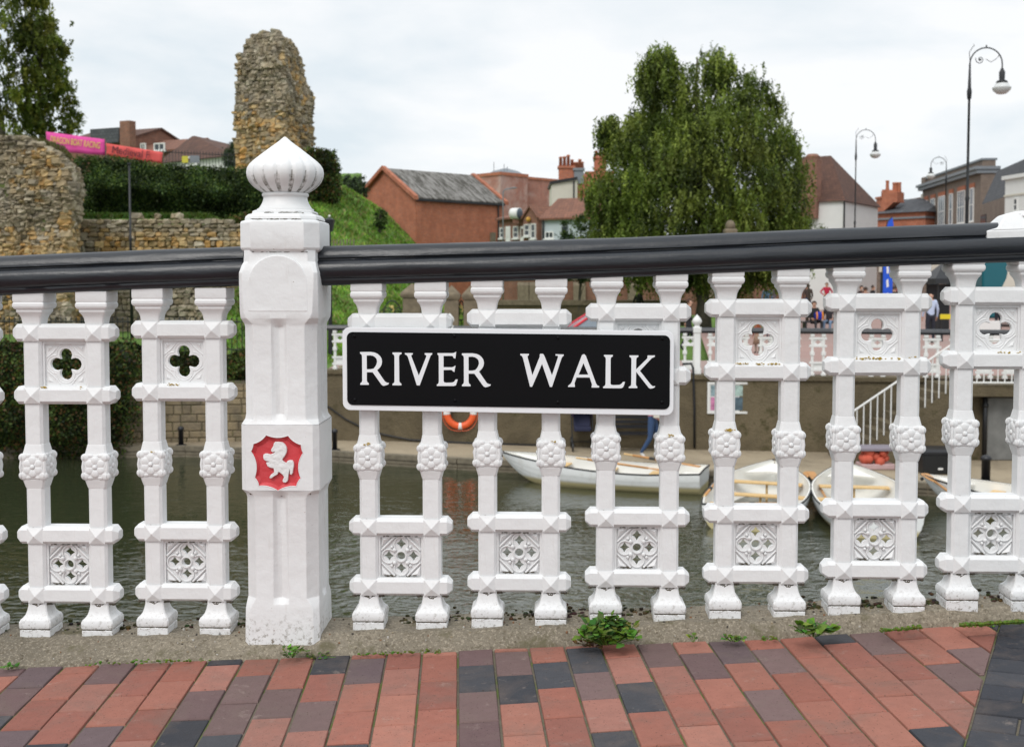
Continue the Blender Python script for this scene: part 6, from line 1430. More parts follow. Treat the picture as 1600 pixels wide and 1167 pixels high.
# ============================================================ ROWING BOATS
def boat_section(t, side, L, B):            # t 0 stern .. 1 bow
    w = B / 2 * (0.80 + 0.20 * math.sin(min(1, t / .42) * math.pi / 2)) if t < .42 else B / 2 * max(0.015, 1 - ((t - .42) / .58) ** 2.9)
    keel = -.14 + .0 + (max(0, (t - .72) / .28) ** 2.2) * .42; sheer = .36 + .22 * max(0, (t - .3) / .7) ** 1.8 + .05 * max(0, (.25 - t) / .25)
    return w, keel, sheer
def make_boat(label, stern, bow, L=4.2, B=1.5, seats=(.26, .5, .74), oars=()):
    d = bow - stern; t = thing('rowing_boat', label, 'rowing boat', Vector((stern.x, stern.y, Z_WATER)), math.atan2(d.y, d.x), 'white rowing boats moored at the quay'); NS, NJ = 34, 22
    def shell(inset, k0):
        rs = []
        for i in range(NS + 1):
            tt = i / NS; w, k, sh = boat_section(tt, 1, L, B); w = max(.008, w - inset); k += k0; ring = []; x0 = tt * L + (0 if tt < 1 else 0)
            for j in range(-NJ, NJ + 1):
                q = abs(j) / NJ; a = q * math.pi / 2; yy = w * (math.sin(a) ** .62) * (1 + .05 * q); zz = k + (sh - k) * (1 - math.cos(a)) ** 1.08; st = 0
                if inset == 0 and q > .25: st = .010 * (((q * 8) % 1))           # overlapping planks
                rake = .26 * max(0, (tt - .8) / .2) * ((zz - k) / max(.1, sh - k)); ring.append((x0 + rake, math.copysign(max(.004, yy + st * (w > .1)), j) if j else 0, zz))
            rs.append(ring)
        return rs
    out = shell(0, 0); mb = MB(); mb.loft(out, closed=False, cap=False)
    mb.add(out[0], [tuple(range(len(out[0])))]); h = mb.build('hull', M['hull'], t); auto_smooth(h, 28)
    inn = shell(.035, .05); mb = MB(); mb.loft(inn, closed=False, cap=False); m0 = [(x + .03, y, z) for x, y, z in inn[0]]; mb.add(m0, [tuple(range(len(m0)))]); auto_smooth(mb.build('lining', M['boatin'], t), 40)
    for sgn in (0, -1):
        path = [(r[sgn][0], r[sgn][1], r[sgn][2] + .012) for r in out]; MB().tube(path, .017, 6).build('gunwale', M['trim'], t, smooth=True)
        cap = MB(); ii = [(r[sgn][0], r[sgn][1] * 1.0, r[sgn][2]) for r in inn]; n = len(ii); cap.loft([[(a[0], a[1], a[2] + .004), (b[0], b[1], b[2] + .004), (b[0], b[1], b[2] + .022), (a[0], a[1], a[2] + .022)] for a, b in zip([(r[sgn][0], r[sgn][1], r[sgn][2]) for r in out], ii)]); cap.build('rail_cap', M['boatin'], t)
    r = out[0]; MB().tube([(-.0, r[0][1], r[0][2] + .01), (0, 0, r[0][2] + .03), (0, r[-1][1], r[-1][2] + .01)], .018, 6).build('transom_cap', M['trim'], t)
    for q in seats:
        w, k, sh = boat_section(q, 1, L, B); z = sh - .13; hw = w - .05; MB().box(q * L - .12, q * L + .12, -hw, hw, z - .02, z + .012).build('thwart', M['seatwood'], t, bev=.006); MB().box(q * L - .02, q * L + .02, -.02, .02, k + .06, z - .022).build('thwart_post', M['seatwood'], t)
    w, k, sh = boat_section(.06, 1, L, B); MB().loft([[(.035, -w + .08, sh - .16), (.035, w - .08, sh - .16), (.035, w - .08, sh - .13), (.035, -w + .08, sh - .13)], [(.50, -w * 1.05 + .1, sh - .16), (.50, w * 1.05 - .1, sh - .16), (.50, w * 1.05 - .1, sh - .13), (.50, -w * 1.05 + .1, sh - .13)]]).build('stern_bench', M['boatin'], t)
    w, k, sh = boat_section(.88, 1, L, B); MB().loft([[(.84 * L, -boat_section(.84, 1, L, B)[0] + .05, sh - .07), (.84 * L, boat_section(.84, 1, L, B)[0] - .05, sh - .07), (.84 * L, 0, sh - .03)], [(.975 * L, -.03, sh + .05), (.975 * L, .03, sh + .05), (.975 * L, 0, sh + .06)]]).build('foredeck', M['boatin'], t)
    MB().ball((1.0 * L + .24, 0, .50), .035, 8, 6).build('bow_ring', M['iron'], t); return t
def make_oar(label, p, q, blade_roll=0.0):
    d = q - p; L = d.length; t = thing('oar', label, 'oar', p, group='wooden oars lying in the moored boats'); X = d.normalized(); side = X.cross(Vector((0, 0, 1))).normalized(); up = side.cross(X); k = lambda a, b, c: tuple(X * a + side * b + up * c)
    MB().tube([k(0, 0, 0), k(L * .12, 0, 0)], .019, 8).build('grip', M['seatwood'], t); MB().tube([k(L * .12, 0, 0), k(L * .75, 0, 0)], [.026, .021], 8).build('loom', M['wood'], t, smooth=True)
    rs = []
    for s_, w in ((.75, .022), (.80, .05), (.86, .075), (.98, .08), (1.0, .06)):
        rs.append([k(L * s_, -w, -.006), k(L * s_, w, -.006), k(L * s_, w, .008), k(L * s_, 0, .014), k(L * s_, -w, .008)])
    MB().loft(rs).build('blade', M['wood'], t); MB().tube([k(L * .34, 0, 0), k(L * .42, 0, 0)], .030, 8).build('collar', M['trim'], t)
zb = Z_WATER + .47
b1s, b1b = Vector((3.93, 23.35, 0)), Vector((-.22, 24.75, 0)); make_boat('white clinker rowing boat lying broadside along the quay, bow to the left', b1s, b1b, 4.15, 1.45)
b2s, b2b = Vector((3.98, 19.5, 0)), Vector((5.35, 23.4, 0)); make_boat('white rowing boat moored bow to the quay, just right of the broadside boat', b2s, b2b, 4.1, 1.75)
b3s, b3b = Vector((6.08, 18.9, 0)), Vector((6.75, 23.1, 0)); make_boat('white rowing boat moored bow to the quay beside the crate of orange buoyancy aids', b3s, b3b, 4.15, 1.7)
b4s, b4b = Vector((11.1, 19.2, 0)), Vector((8.2, 21.5, 0)); make_boat('white rowing boat at the far right, its bow by the black storage box', b4s, b4b, 3.95, 1.5)
def wz(px, py, Y): return W(px, py, Y)
make_oar('varnished oar lying inside the broadside boat, nearest the quay', wz(975, 709, 24.1), wz(1094, 729, 23.3)); make_oar('varnished oar lying along the near side of the broadside boat', wz(900, 715, 23.7), wz(1052, 737, 22.9))
make_oar('oar leaning from the middle boat towards the quay, left of a crossed pair', wz(1216, 800, 20.2), wz(1263, 737, 23.6)); make_oar('oar leaning from the right hand middle boat, right of a crossed pair', wz(1312, 815, 19.8), wz(1267, 737, 23.5))
make_oar('oar across the stern of the second boat with a black collar', wz(1135, 788, 20.3), wz(1240, 786, 20.3))
make_oar('upper of two oars on the bow of the far right boat', wz(1530, 792, 20.4), wz(1452, 746, 21.9)); make_oar('lower of two oars on the bow of the far right boat', wz(1518, 794, 20.1), wz(1444, 740, 21.8))
make_oar('oar lying in the stern of the second boat beside its left gunwale', wz(1098, 778, 20.5), wz(1128, 742, 22.3))

# ============================================================ PEOPLE
SKIN = simple('skin', (.52, .30, .21), .6, var=.06)
def cloth(c): 
    k = 'cloth_%d_%d_%d' % tuple(int(v * 255) for v in c)
    if k not in M: M[k] = simple('fabric', c, .85, var=.18, nscale=7, bump=.3, bscale=30)
    return M[k]
def person(label, loc, h, face, pose, top, legs, hair, shoes=(.03, .03, .03), longhair=False, skirt=None, bald=False, group=None, sleeves=True):
    k = h / 1.72; J = {}; J['pelvis'] = (0, 0, .93); J['waist'] = (0, 0, 1.08); J['chest'] = (0, -.01, 1.30); J['neck'] = (0, -.01, 1.47); J['head'] = (0, -.03, 1.58); J['crown'] = (0, -.02, 1.66)
    for s_, q in (('l', 1), ('r', -1)):
        J['sh' + s_] = (.17 * q, 0, 1.40); J['el' + s_] = (.24 * q, .02, 1.13); J['wr' + s_] = (.25 * q, -.06, .90); J['ha' + s_] = (.245 * q, -.09, .83)
        J['hip' + s_] = (.09 * q, 0, .90); J['kn' + s_] = (.10 * q, -.02, .50); J['an' + s_] = (.10 * q, .02, .09); J['to' + s_] = (.11 * q, -.14, .035)
    if pose == 'walk':
        J['knl'] = (.09, -.13, .52); J['anl'] = (.09, -.22, .11); J['tol'] = (.09, -.37, .06); J['knr'] = (-.09, .03, .49); J['anr'] = (-.09, .25, .14); J['tor'] = (-.09, .15, .035)
        J['ell'] = (.23, .10, 1.15); J['wrl'] = (.23, .12, .91); J['hal'] = (.22, .10, .83); J['elr'] = (-.23, -.03, 1.13); J['wrr'] = (-.21, -.20, .97); J['har'] = (-.19, -.26, .92)
    if pose == 'bagarm':
        J['elr'] = (-.24, .05, 1.15); J['wrr'] = (-.18, -.18, 1.12); J['har'] = (-.15, -.25, 1.14)
    if pose == 'hips':
        for q, s_ in ((1, 'l'), (-1, 'r')): J['el' + s_] = (.36 * q, .03, 1.17); J['wr' + s_] = (.20 * q, -.08, 1.02); J['ha' + s_] = (.14 * q, -.10, 1.0)
    if pose == 'sit':
        dz = -.45
        for n_ in ('pelvis', 'waist', 'chest', 'neck', 'head', 'crown', 'shl', 'shr', 'ell', 'elr', 'hipl', 'hipr'): x, y, z = J[n_]; J[n_] = (x, y, z + dz)
        for q, s_ in ((1, 'l'), (-1, 'r')): J['kn' + s_] = (.12 * q, -.44, .49); J['an' + s_] = (.12 * q, -.46, .09); J['to' + s_] = (.12 * q, -.62, .035); J['wr' + s_] = (.18 * q, -.20, .58); J['ha' + s_] = (.13 * q, -.29, .56)
    RAD = {'pelvis': .135, 'waist': .115, 'chest': .145, 'neck': .052, 'head': .088, 'crown': .07, 'sh': .07, 'el': .045, 'wr': .030, 'ha': .036, 'hip': .095, 'kn': .062, 'an': .042, 'to': .036}
    names = list(J); E = [('pelvis', 'waist'), ('waist', 'chest'), ('chest', 'neck'), ('neck', 'head'), ('head', 'crown')]
    for s_ in 'lr': E += [('chest', 'sh' + s_), ('sh' + s_, 'el' + s_), ('el' + s_, 'wr' + s_), ('wr' + s_, 'ha' + s_), ('pelvis', 'hip' + s_), ('hip' + s_, 'kn' + s_), ('kn' + s_, 'an' + s_), ('an' + s_, 'to' + s_)]
    me = bpy.data.meshes.new('tmp'); me.from_pydata([tuple(c * k for c in J[n_]) for n_ in names], [(names.index(a), names.index(b)) for a, b in E], []); ob = bpy.data.objects.new('tmp', me); C.objects.link(ob)
    ob.modifiers.new('s', 'SKIN'); ss_ = ob.modifiers.new('d', 'SUBSURF'); ss_.levels = 2; ss_.render_levels = 2
    for i, n_ in enumerate(names):
        r = RAD.get(n_, RAD.get(n_[:-1], .05)) * k; me.skin_vertices[0].data[i].radius = (r, r * (.78 if n_ in ('chest', 'waist', 'pelvis') else 1)); me.skin_vertices[0].data[i].use_root = (n_ == 'pelvis')
    dg = bpy.context.evaluated_depsgraph_get(); dg.update(); out = bpy.data.meshes.new_from_object(ob.evaluated_get(dg)); bpy.data.objects.remove(ob)
    out.name = 'person'; out.materials.clear()
    for m in (SKIN, cloth(top), cloth(legs), cloth(shoes)): out.materials.append(m)
    segs = [(Vector(J[a]) * k, Vector(J[b]) * k, a, b) for a, b in E]
    def segd(p, a, b): ab = b - a; t = max(0, min(1, (p - a).dot(ab) / ab.length_squared)); return (p - a - ab * t).length
    for p in out.polygons:
        c = p.center; a, b = min(segs, key=lambda s_: segd(c, s_[0], s_[1]))[2:]
        if b in ('head', 'crown'): mi = 0
        elif b[:2] == 'ha': mi = 0
        elif b == 'neck': mi = 0 if c.z > (J['neck'][2] - .03) * k else 1
        elif b[:2] in ('sh', 'el') or b in ('waist', 'chest'): mi = 1
        elif b[:2] == 'wr': mi = 1 if sleeves else 0
        elif b[:2] in ('hi', 'kn', 'an'): mi = 2
        else: mi = 3
        p.material_index = mi; p.use_smooth = True
    o = bpy.data.objects.new('person', out); C.objects.link(o); o.location = loc; o.rotation_euler = (0, 0, face); tag(o, label, 'person', group)
    hd = Vector(J['head']) * k; mb = MB()
    rs = []
    for a in range(0, 11):                       # hair: a shell over the skull, longer at the back
        el = R(-10 + a * 10); rs.append([(hd.x + .102 * k * math.cos(el) * math.cos(R(t_)), hd.y + .015 * k + .112 * k * math.cos(el) * math.sin(R(t_)), hd.z + .03 * k + .118 * k * math.sin(el)) for t_ in range(-25, 206, 21)])
    mb.loft(rs, closed=False, cap=False)
    if longhair: mb.loft([[(hd.x + x * k, hd.y + y * k, hd.z + z * k) for x, y in ((-w, .02), (0, .03), (w, .02), (w * .9, .11), (0, .13), (-w * .9, .11))] for z, w in ((.08, .085), (-.08, .105), (-.22, .09), (-.30, .05))])
    if not bald: hm = mb.build('hair', cloth(hair), o, smooth=True); hm.modifiers.new('t', 'SOLIDIFY').thickness = .014
    f = MB(); f.ball((hd.x, hd.y - .088 * k, hd.z + .005), .017 * k, 6, 5, (.8, 1, 1.4)); f.build('nose', SKIN, o, smooth=True)
    for q in (-1, 1): MB().ball((hd.x + .034 * q * k, hd.y - .080 * k, hd.z + .035 * k), .011 * k, 6, 5).build('eye', cloth((.03, .02, .02)), o)
    f = MB(); f.ball((hd.x, hd.y - .082 * k, hd.z - .04 * k), .02 * k, 6, 4, (1.1, .4, .3)); f.build('mouth', cloth((.35, .10, .09)), o)
    for q in (-1, 1): MB().ball((hd.x + .093 * q * k, hd.y, hd.z + .01), .025 * k, 6, 5, (.4, .7, 1.1)).build('ear', SKIN, o, smooth=True)
    for s_, q in (('l', 1), ('r', -1)):          # four curled fingers and a thumb on each hand
        w_, h_ = Vector(J['wr' + s_]) * k, Vector(J['ha' + s_]) * k; f = MB(); dd = (h_ - w_).normalized(); sd3 = dd.cross(Vector((q, 0, .2))).normalized()
        for i, ln in enumerate((.07, .08, .075, .058)): b_ = h_ + sd3 * (i - 1.5) * .017 * k + dd * .02; f.tube([b_, b_ + dd * ln * .55 * k, b_ + dd * ln * .9 * k + Vector((-q * .015, 0, 0))], [.0095 * k, .0085 * k, .007 * k], 6)
        f.tube([w_.lerp(h_, .6), h_ + sd3 * -.04 * k, h_ + sd3 * -.045 * k + dd * .03 * k], [.011 * k, .01 * k, .008 * k], 6); f.build('fingers', SKIN, o, smooth=True)
    if skirt:
        pz = J['pelvis'][2]; MB().loft([[(math.cos(R(a)) * r * k, math.sin(R(a)) * r * .8 * k, z * k) for a in range(0, 360, 24)] for z, r in ((pz + .1, .15), (pz - .1, .19), (pz - .45, .27 + .0))]).build('skirt', cloth(skirt), o, smooth=True)
    return o
def ground_at(px, py, z):
    return Q(px, py, z)
def stand_px(px, yhead, ztop, h): return None
qp = Q(1019, 716, Z_QUAY); wo = person('woman in pink top and blue jeans walking on the quay with a white shoulder bag', (qp.x, qp.y, Z_QUAY - .01), 1.66, R(70), 'walk', (.62, .26, .28), (.035, .075, .17), (.10, .05, .03), (.7, .7, .7), True)
bagm = simple('cream_leather', (.70, .66, .58), .6); bg_ = thing('handbag', 'white shoulder bag carried by the woman on the quay', 'bag', (qp.x + .12, qp.y - .27, Z_QUAY + .95)); MB().loft([[(-.13, -.05, 0), (.13, -.05, 0), (.13, .05, 0), (-.13, .05, 0)], [(-.15, -.06, .14), (.15, -.06, .14), (.15, .06, .14), (-.15, .06, .14)], [(-.11, -.03, .26), (.11, -.03, .26), (.11, .03, .26), (-.11, .03, .26)]]).build('body', bagm, bg_, bev=.02); MB().tube([(-.1, 0, .24), (-.06, .05, .42), (0, .1, .50), (.06, .05, .42), (.1, 0, .24)], .010, 6).build('strap', bagm, bg_)
def place(px, Y, h, *a, **kw):
    zg = zground(5, Y) + .03; return person(a[0], (ray(px, 500).x / ray(px, 500).y * Y, Y, zg), h, *a[1:], **kw)
place(1076, 35.5, 1.62, 'person in dark clothes on the plaza just left of the small white post', R(80), 'walk', (.02, .02, .025), (.018, .018, .022), (.07, .035, .02), shoes=(.02, .02, .02))
place(1184, 34.5, .98, 'child with long red hair and a patterned skirt seen through the quatrefoil', R(200), 'stand', (.30, .09, .05), (.25, .2, .15), (.28, .07, .02), longhair=True, skirt=(.30, .20, .14))
place(1206, 33.8, .95, 'child in navy clothes near the quatrefoil, facing away', R(150), 'stand', (.02, .03, .08), (.02, .035, .08), (.05, .03, .02))
place(1291, 66, 1.72, 'woman in a bright red jacket standing far off on the plaza', R(5), 'hips', (.50, .02, .06), (.04, .06, .11), (.30, .18, .10))
place(1262, 60, 1.72, 'person in brown coat and jeans walking away on the plaza', R(170), 'walk', (.06, .04, .035), (.05, .09, .18), (.05, .03, .02))
place(1454, 39.0, 1.74, 'bald man in a pale blue shirt with his back to the river', R(185), 'stand', (.52, .60, .78), (.02, .022, .035), (.3, .2, .15), bald=True)
# bench on the plaza with two people seated
bxp = ray(1284, 500).x / ray(1284, 500).y * 45; zb2 = zground(5, 45) + .04; t = thing('bench', 'backless dark plaza bench carrying two seated people', 'bench', (bxp, 45, zb2))
MB().box(-.8, .8, -.2, .2, .41, .46).build('seat', M['postblack'], t); MB().box(-.7, -.62, -.18, .18, 0, .408).build('leg', M['postblack'], t); MB().box(.62, .7, -.18, .18, 0, .408).build('leg', M['postblack'], t)
person('seated person in black with a blue and orange bag on their lap', (bxp - .3, 45.05, zb2), 1.7, R(10), 'sit', (.018, .018, .02), (.03, .03, .035), (.06, .03, .02)); person('seated person in dark top and pale jeans on the right of the bench', (bxp + .3, 45.05, zb2), 1.65, R(-25), 'sit', (.03, .025, .03), (.16, .24, .36), (.12, .07, .04))
t = thing('rucksack', 'blue rucksack with orange straps on the seated person\'s lap', 'bag', (bxp - .22, 44.62, zb2 + .55)); MB().sqloft([(0, .13), (.05, .16), (.22, .16), (.30, .10)], 0, 0, .04).build('body', cloth((.01, .03, .35)), t, bev=.01)
for x in (-.11, .11): MB().tube([(x, -.16, .02), (x, -.19, .15), (x, -.12, .29)], .03, 6).build('strap', cloth((.8, .28, .02)), t)
for i, (px, Y, c, l, f_, lab) in enumerate(((1345, 56, (.05, .03, .03), (.03, .03, .04), 30, 'person in dark brown under the handrail, left of the blue flag'), (1352, 52, (.30, .14, .10), (.05, .05, .06), 200, 'person in a rust top in the crowd left of the blue flag'), (1363, 58, (.02, .02, .025), (.02, .02, .03), 90, 'person in black directly left of the blue flag'), (1397, 55, (.02, .02, .02), (.03, .03, .04), 180, 'person in black right of the blue flag'), (1402, 60, (.20, .02, .06), (.02, .02, .03), 150, 'person in maroon behind the one in black, right of the blue flag'),
        (1198, 58, (.10, .18, .28), (.05, .05, .07), 0, 'person in blue under the birch branches'), (1209, 60, (.14, .12, .13), (.03, .03, .04), 40, 'person in grey beside the one in blue under the birch'), (1560, 47, (.08, .03, .05), (.02, .02, .03), 200, 'person in dark plum near the far right quatrefoil'), (998, 50, (.03, .03, .03), (.5, .5, .5), 120, 'person in black and white on the lawn above the red car'))):
    place(px, Y, 1.7, lab, R(f_), 'stand' if i % 2 else 'walk', c, l, (.06, .04, .03))

# ============================================================ VEHICLES, FLAG, STALLS
def car(name, label, loc, rz, paint):
    t = thing(name, label, 'car', loc, rz); prof = [(-2.0, .35), (-2.02, .62), (-1.92, .86), (-1.15, .95), (-.45, 1.0), (1.55, 1.0), (1.92, .92), (1.98, .6), (1.95, .33)]
    rs = []
    for y, k, in_ in ((-.83, .94, .05), (-.78, 1, 0), (.78, 1, 0), (.83, .94, .05)): rs.append([(x * (1 - in_ * .3), y, .25 + (z - .25) * k) for x, z in prof] + [(1.3, y, .22), (-1.3, y, .22)])
    MB().loft(rs).build('body', paint, t, bev=.03); cab = [(-1.25, .97, .76), (-.55, 1.42, .60), (.9, 1.46, .60), (1.72, .98, .74)]
    MB().loft([[(x, -w, z) for x, z, w in cab], [(x, w, z) for x, z, w in cab]]).build('window', M['glasspale'], t)
    mb = MB(); mb.loft([[(-.62, -.61, 1.41), (-.62, .61, 1.41), (-.55, .6, 1.47), (-.55, -.6, 1.47)], [(.98, -.61, 1.43), (.98, .61, 1.43), (.9, .6, 1.50), (.9, -.6, 1.50)]])
    for y in (-1, 1):
        for (x0, z0, w0), (x1, z1, w1) in (((-1.27, .96, .77), (-.57, 1.42, .62)), ((.15, .97, .78), (.15, 1.44, .63)), ((1.74, .97, .75), (.93, 1.44, .62))): mb.tube([(x0, y * w0, z0), (x1, y * w1, z1)], .045, 6)
    mb.build('roof', paint, t)
    for x in (-1.25, 1.2):
        for y in (-.80, .80): m = MB(); m.lathe([(-.1, .22), (-.095, .30), (.095, .30), (.1, .22)], n=20); m.xf(Matrix.Translation((x, y, .30)) @ Matrix.Rotation(R(90), 4, 'X')); w = m.build('wheel', M['trim'], t); m = MB(); m.lathe([(-.105, .19), (.105, .19)], n=12); m.xf(Matrix.Translation((x, y, .30)) @ Matrix.Rotation(R(90), 4, 'X')); m.build('hub', M['leadgrey'], w)
    for y in (-.6, .6): MB().ball((-1.97, y, .68), .12, 8, 6, (.5, 1, .7)).build('headlight', M['frame'], t); MB().ball((1.95, y, .78), .1, 8, 6, (.4, 1, 1)).build('tail_light', M['lifering'], t)
    return t
x = ray(948, 500).x / ray(948, 500).y * 33.2; rc = car('parked_car', 'bright red hatchback parked behind the far white balustrade', (x, 33.2, zground(5, 33.2) + .04), R(4), simple('red_car_paint', (.62, .03, .05), .3, var=.02))
rc.scale = (.86, .86, .86)
# teal bus
bx_ = ray(1535, 440).x / ray(1535, 440).y * 50; t = thing('teal_bus', 'dark teal bus with a curved cream stripe under the handrail at the right', 'bus', (bx_, 50, zground(20, 50) + .05), R(-6)); teal = simple('teal_paint', (.005, .11, .14), .35, var=.03)
MB().box(0, 9, 0, 2.4, .35, 2.95).build('body', teal, t, bev=.12, seg=3)
sw_ = [(x_, z_) for x_, z_ in ((.15, .75), (.7, .85), (1.2, 1.3), (1.5, 2.0), (1.6, 2.8), (1.1, 2.8), (1.0, 2.1), (.75, 1.55), (.4, 1.2), (.15, 1.1))]; v, f = outline_mesh([sw_], .01); MB().add([(a, b - .012, c) for a, b, c in v], f).build('stripe', M['cream'], t)
for k in range(4): MB().box(1.9 + k * 1.7, 3.3 + k * 1.7, -.02, -.003, 1.5, 2.5).build('window', M['glass'], t)
for x_ in (1.6, 7.2): m = MB(); m.lathe([(-.14, .3), (-.13, .45), (.13, .45), (.14, .3)], n=20); m.xf(Matrix.Translation((x_, .1, .45)) @ Matrix.Rotation(R(90), 4, 'X')); m.build('wheel', M['trim'], t)
# blue feather flag
p = W(1387, 420, 42); zg = zground(10, 42) + .03; t = thing('feather_flag', 'tall bright blue feather flag on a pole, its tip above the handrail', 'flag', (p.x, 42, zg)); MB().tube([(-.17, 0, 0), (-.19, 0, 3.2), (-.05, 0, 4.2), (.14, 0, 4.42)], .018, 6).build('pole', M['iron'], t)
MB().loft([[(x_, y, z_) for x_, z_ in ((-.16, .9), (.16, .95), (.20, 2.5), (.19, 4.1), (.14, 4.38), (.0, 4.25), (-.12, 3.8), (-.17, 3.1))] for y in (-.008, .008)]).build('cloth', simple('royal_blue_cloth', (.01, .09, .62), .6, var=.12, nscale=4), t)
for z_ in (1.5, 2.0, 2.5): v, f = outline_mesh([[(-.03, z_ - .16), (.05, z_ - .12), (.02, z_ + .16), (-.05, z_ + .1)]], .006); MB().add([(a, b - .012, c) for a, b, c in v], f).build('print', M['frame'], t)
# closed black canopy with a yellow barrier beside it
p = W(1474, 470, 44); t = thing('stall_canopy', 'black market stall canopy behind the bald man', 'canopy', (p.x, 44, zground(10, 44) + .03)); 
for x_ in (-.42, .42): MB().box(x_ - .03, x_ + .03, -.6, -.54, 0, 2.1).build('leg', M['iron'], t); MB().box(x_ - .03, x_ + .03, .54, .6, 0, 2.1).build('leg', M['iron'], t)
MB().loft([[(-.6, -.75, 1.95), (.6, -.75, 1.95), (.6, .75, 1.95), (-.6, .75, 1.95)], [(-.58, -.73, 2.15), (.58, -.73, 2.15), (.58, .73, 2.15), (-.58, .73, 2.15)], [(-.05, -.05, 2.75), (.05, -.05, 2.75), (.05, .05, 2.75), (-.05, .05, 2.75)]]).build('roof', M['iron'], t); MB().box(-.40, .40, .52, .535, .1, 1.93).build('back_sheet', M['iron'], t)
p = W(1487, 488, 40); t = thing('barrier', 'yellow topped barrier beside the black stall canopy', 'barrier', (p.x, 40, zground(10, 40) + .03)); MB().box(-.4, .5, -.02, .02, .78, .95).build('board', simple('yellow_board', (.75, .6, .02), .5), t, bev=.008); MB().box(-.36, -.3, -.03, .03, 0, .777).build('leg', M['iron'], t); MB().box(.38, .44, -.03, .03, 0, .777).build('leg', M['iron'], t)
p = W(1547, 520, 34); t = thing('a_board', 'white board standing on the plaza, seen through the far right quatrefoil', 'board', (p.x, 34, zground(10, 34) + .03)); MB().box(-.38, .30, -.02, .02, .35, 1.0).build('panel', M['frame'], t, bev=.01); MB().box(-.33, -.29, -.015, .015, 0, .347).build('leg', M['iron'], t); MB().box(.21, .25, -.015, .015, 0, .347).build('leg', M['iron'], t)
# gate piers and gates
PI = []
for px, w, top, lab in ((644.5, 16, 443, 'stone gate pier with pyramid cap, leftmost behind the far railing'), (706, 13, 446, 'sandstone gate pier with ochre side, between the other two piers'), (736, 13, 446, 'dark stone gate pier with pyramid cap, nearest the red car')):
    Y = 33.0; hw = w / F * Y; p = W(px, 560, Y); zt = W(px, top, Y).z; zb3 = zground(0, Y); H = zt - zb3; t = thing('gate_pier', lab, 'gate pier', (p.x, Y, zb3)); H1 = H - .42
    MB().box(-hw * .86, hw * .86, -hw * .86, hw * .86, 0, H1).build('shaft', M['sandstone'], t, bev=.015); MB().sqloft([(H1 + .002, hw * .92), (H1 + .06, hw * 1.05), (H1 + .12, hw * 1.08), (H1 + .17, hw * 1.02), (H, hw * .05)], 0, 0, .0).build('cap', M['sandstone'], t, bev=.008); PI.append((p.x, Y, zb3))
def iron_gate(x0, x1, Y, z, label):
    t = thing('iron_gate', label, 'gate', (x0, Y, z)); w = x1 - x0; mb = MB()
    for zz in (.15, 1.15): mb.tube([(0, 0, zz), (w, 0, zz)], .018, 6)
    nb = max(2, int(w / .13))
    for k in range(nb + 1): mb.tube([(k * w / nb, 0, .05), (k * w / nb, 0, 1.15)], .010, 5)
    mb.build('bars', M['iron'], t); sc_ = MB(); sc_.tube([(w * (.5 - .5 * math.cos(R(a))), 0, 1.15 + .55 * math.sin(R(a))) for a in range(0, 181, 12)], .018, 6)
    for q in (-1, 1): sc_.tube([(w / 2 + q * (.05 + .13 * (a / 360)) * math.cos(R(a)) + q * .16, 0, 1.34 + (.05 + .08 * a / 360) * math.sin(R(a))) for a in range(0, 541, 20)], .012, 5)
    sc_.build('scrollwork', M['iron'], t); g = MB(); g.ball((w / 2, -.02, 1.52), .05, 8, 6, (1, .4, 1)); g.tube([(w / 2 - .09, -.02, 1.56), (w / 2, -.03, 1.50), (w / 2 + .05, -.02, 1.45), (w / 2 + .02, -.02, 1.38)], .02, 6); g.build('gilt_leaf', simple('gilt_paint', (.62, .50, .16), .4), t)
iron_gate(W(598, 500, 33).x, PI[0][0] - .3, 33, PI[0][2] - .05, 'arched black iron gate with scrollwork and gilt leaf before the grassy mound'); iron_gate(PI[1][0] + .19, PI[2][0] - .19, 33, PI[0][2] - .05, 'narrow black iron gate between two stone piers')
p = W(1141, 355, 47); 
t = thing('stone_pillar', 'pale stone pillar top rising above the handrail before the birch', 'pillar', (W(1141, 355, 43).x, 43, zground(5, 43))); zt = W(1141, 344, 43).z - zground(5, 43); hw = 9.5 / F * 43; MB().sqloft([(0, hw * 1.1), (.3, hw), (zt - .5, hw), (zt - .45, hw * 1.05), (zt - .38, hw * 1.05), (zt - .33, hw * .86)], 0, 0, .04).build('shaft', M['sandstone'], t, bev=.01); MB().lathe([(zt - .335, hw * .85), (zt - .15, hw * .8), (zt - .04, hw * .5), (zt, .02)], n=14).build('dome', M['sandstone'], t, smooth=True)
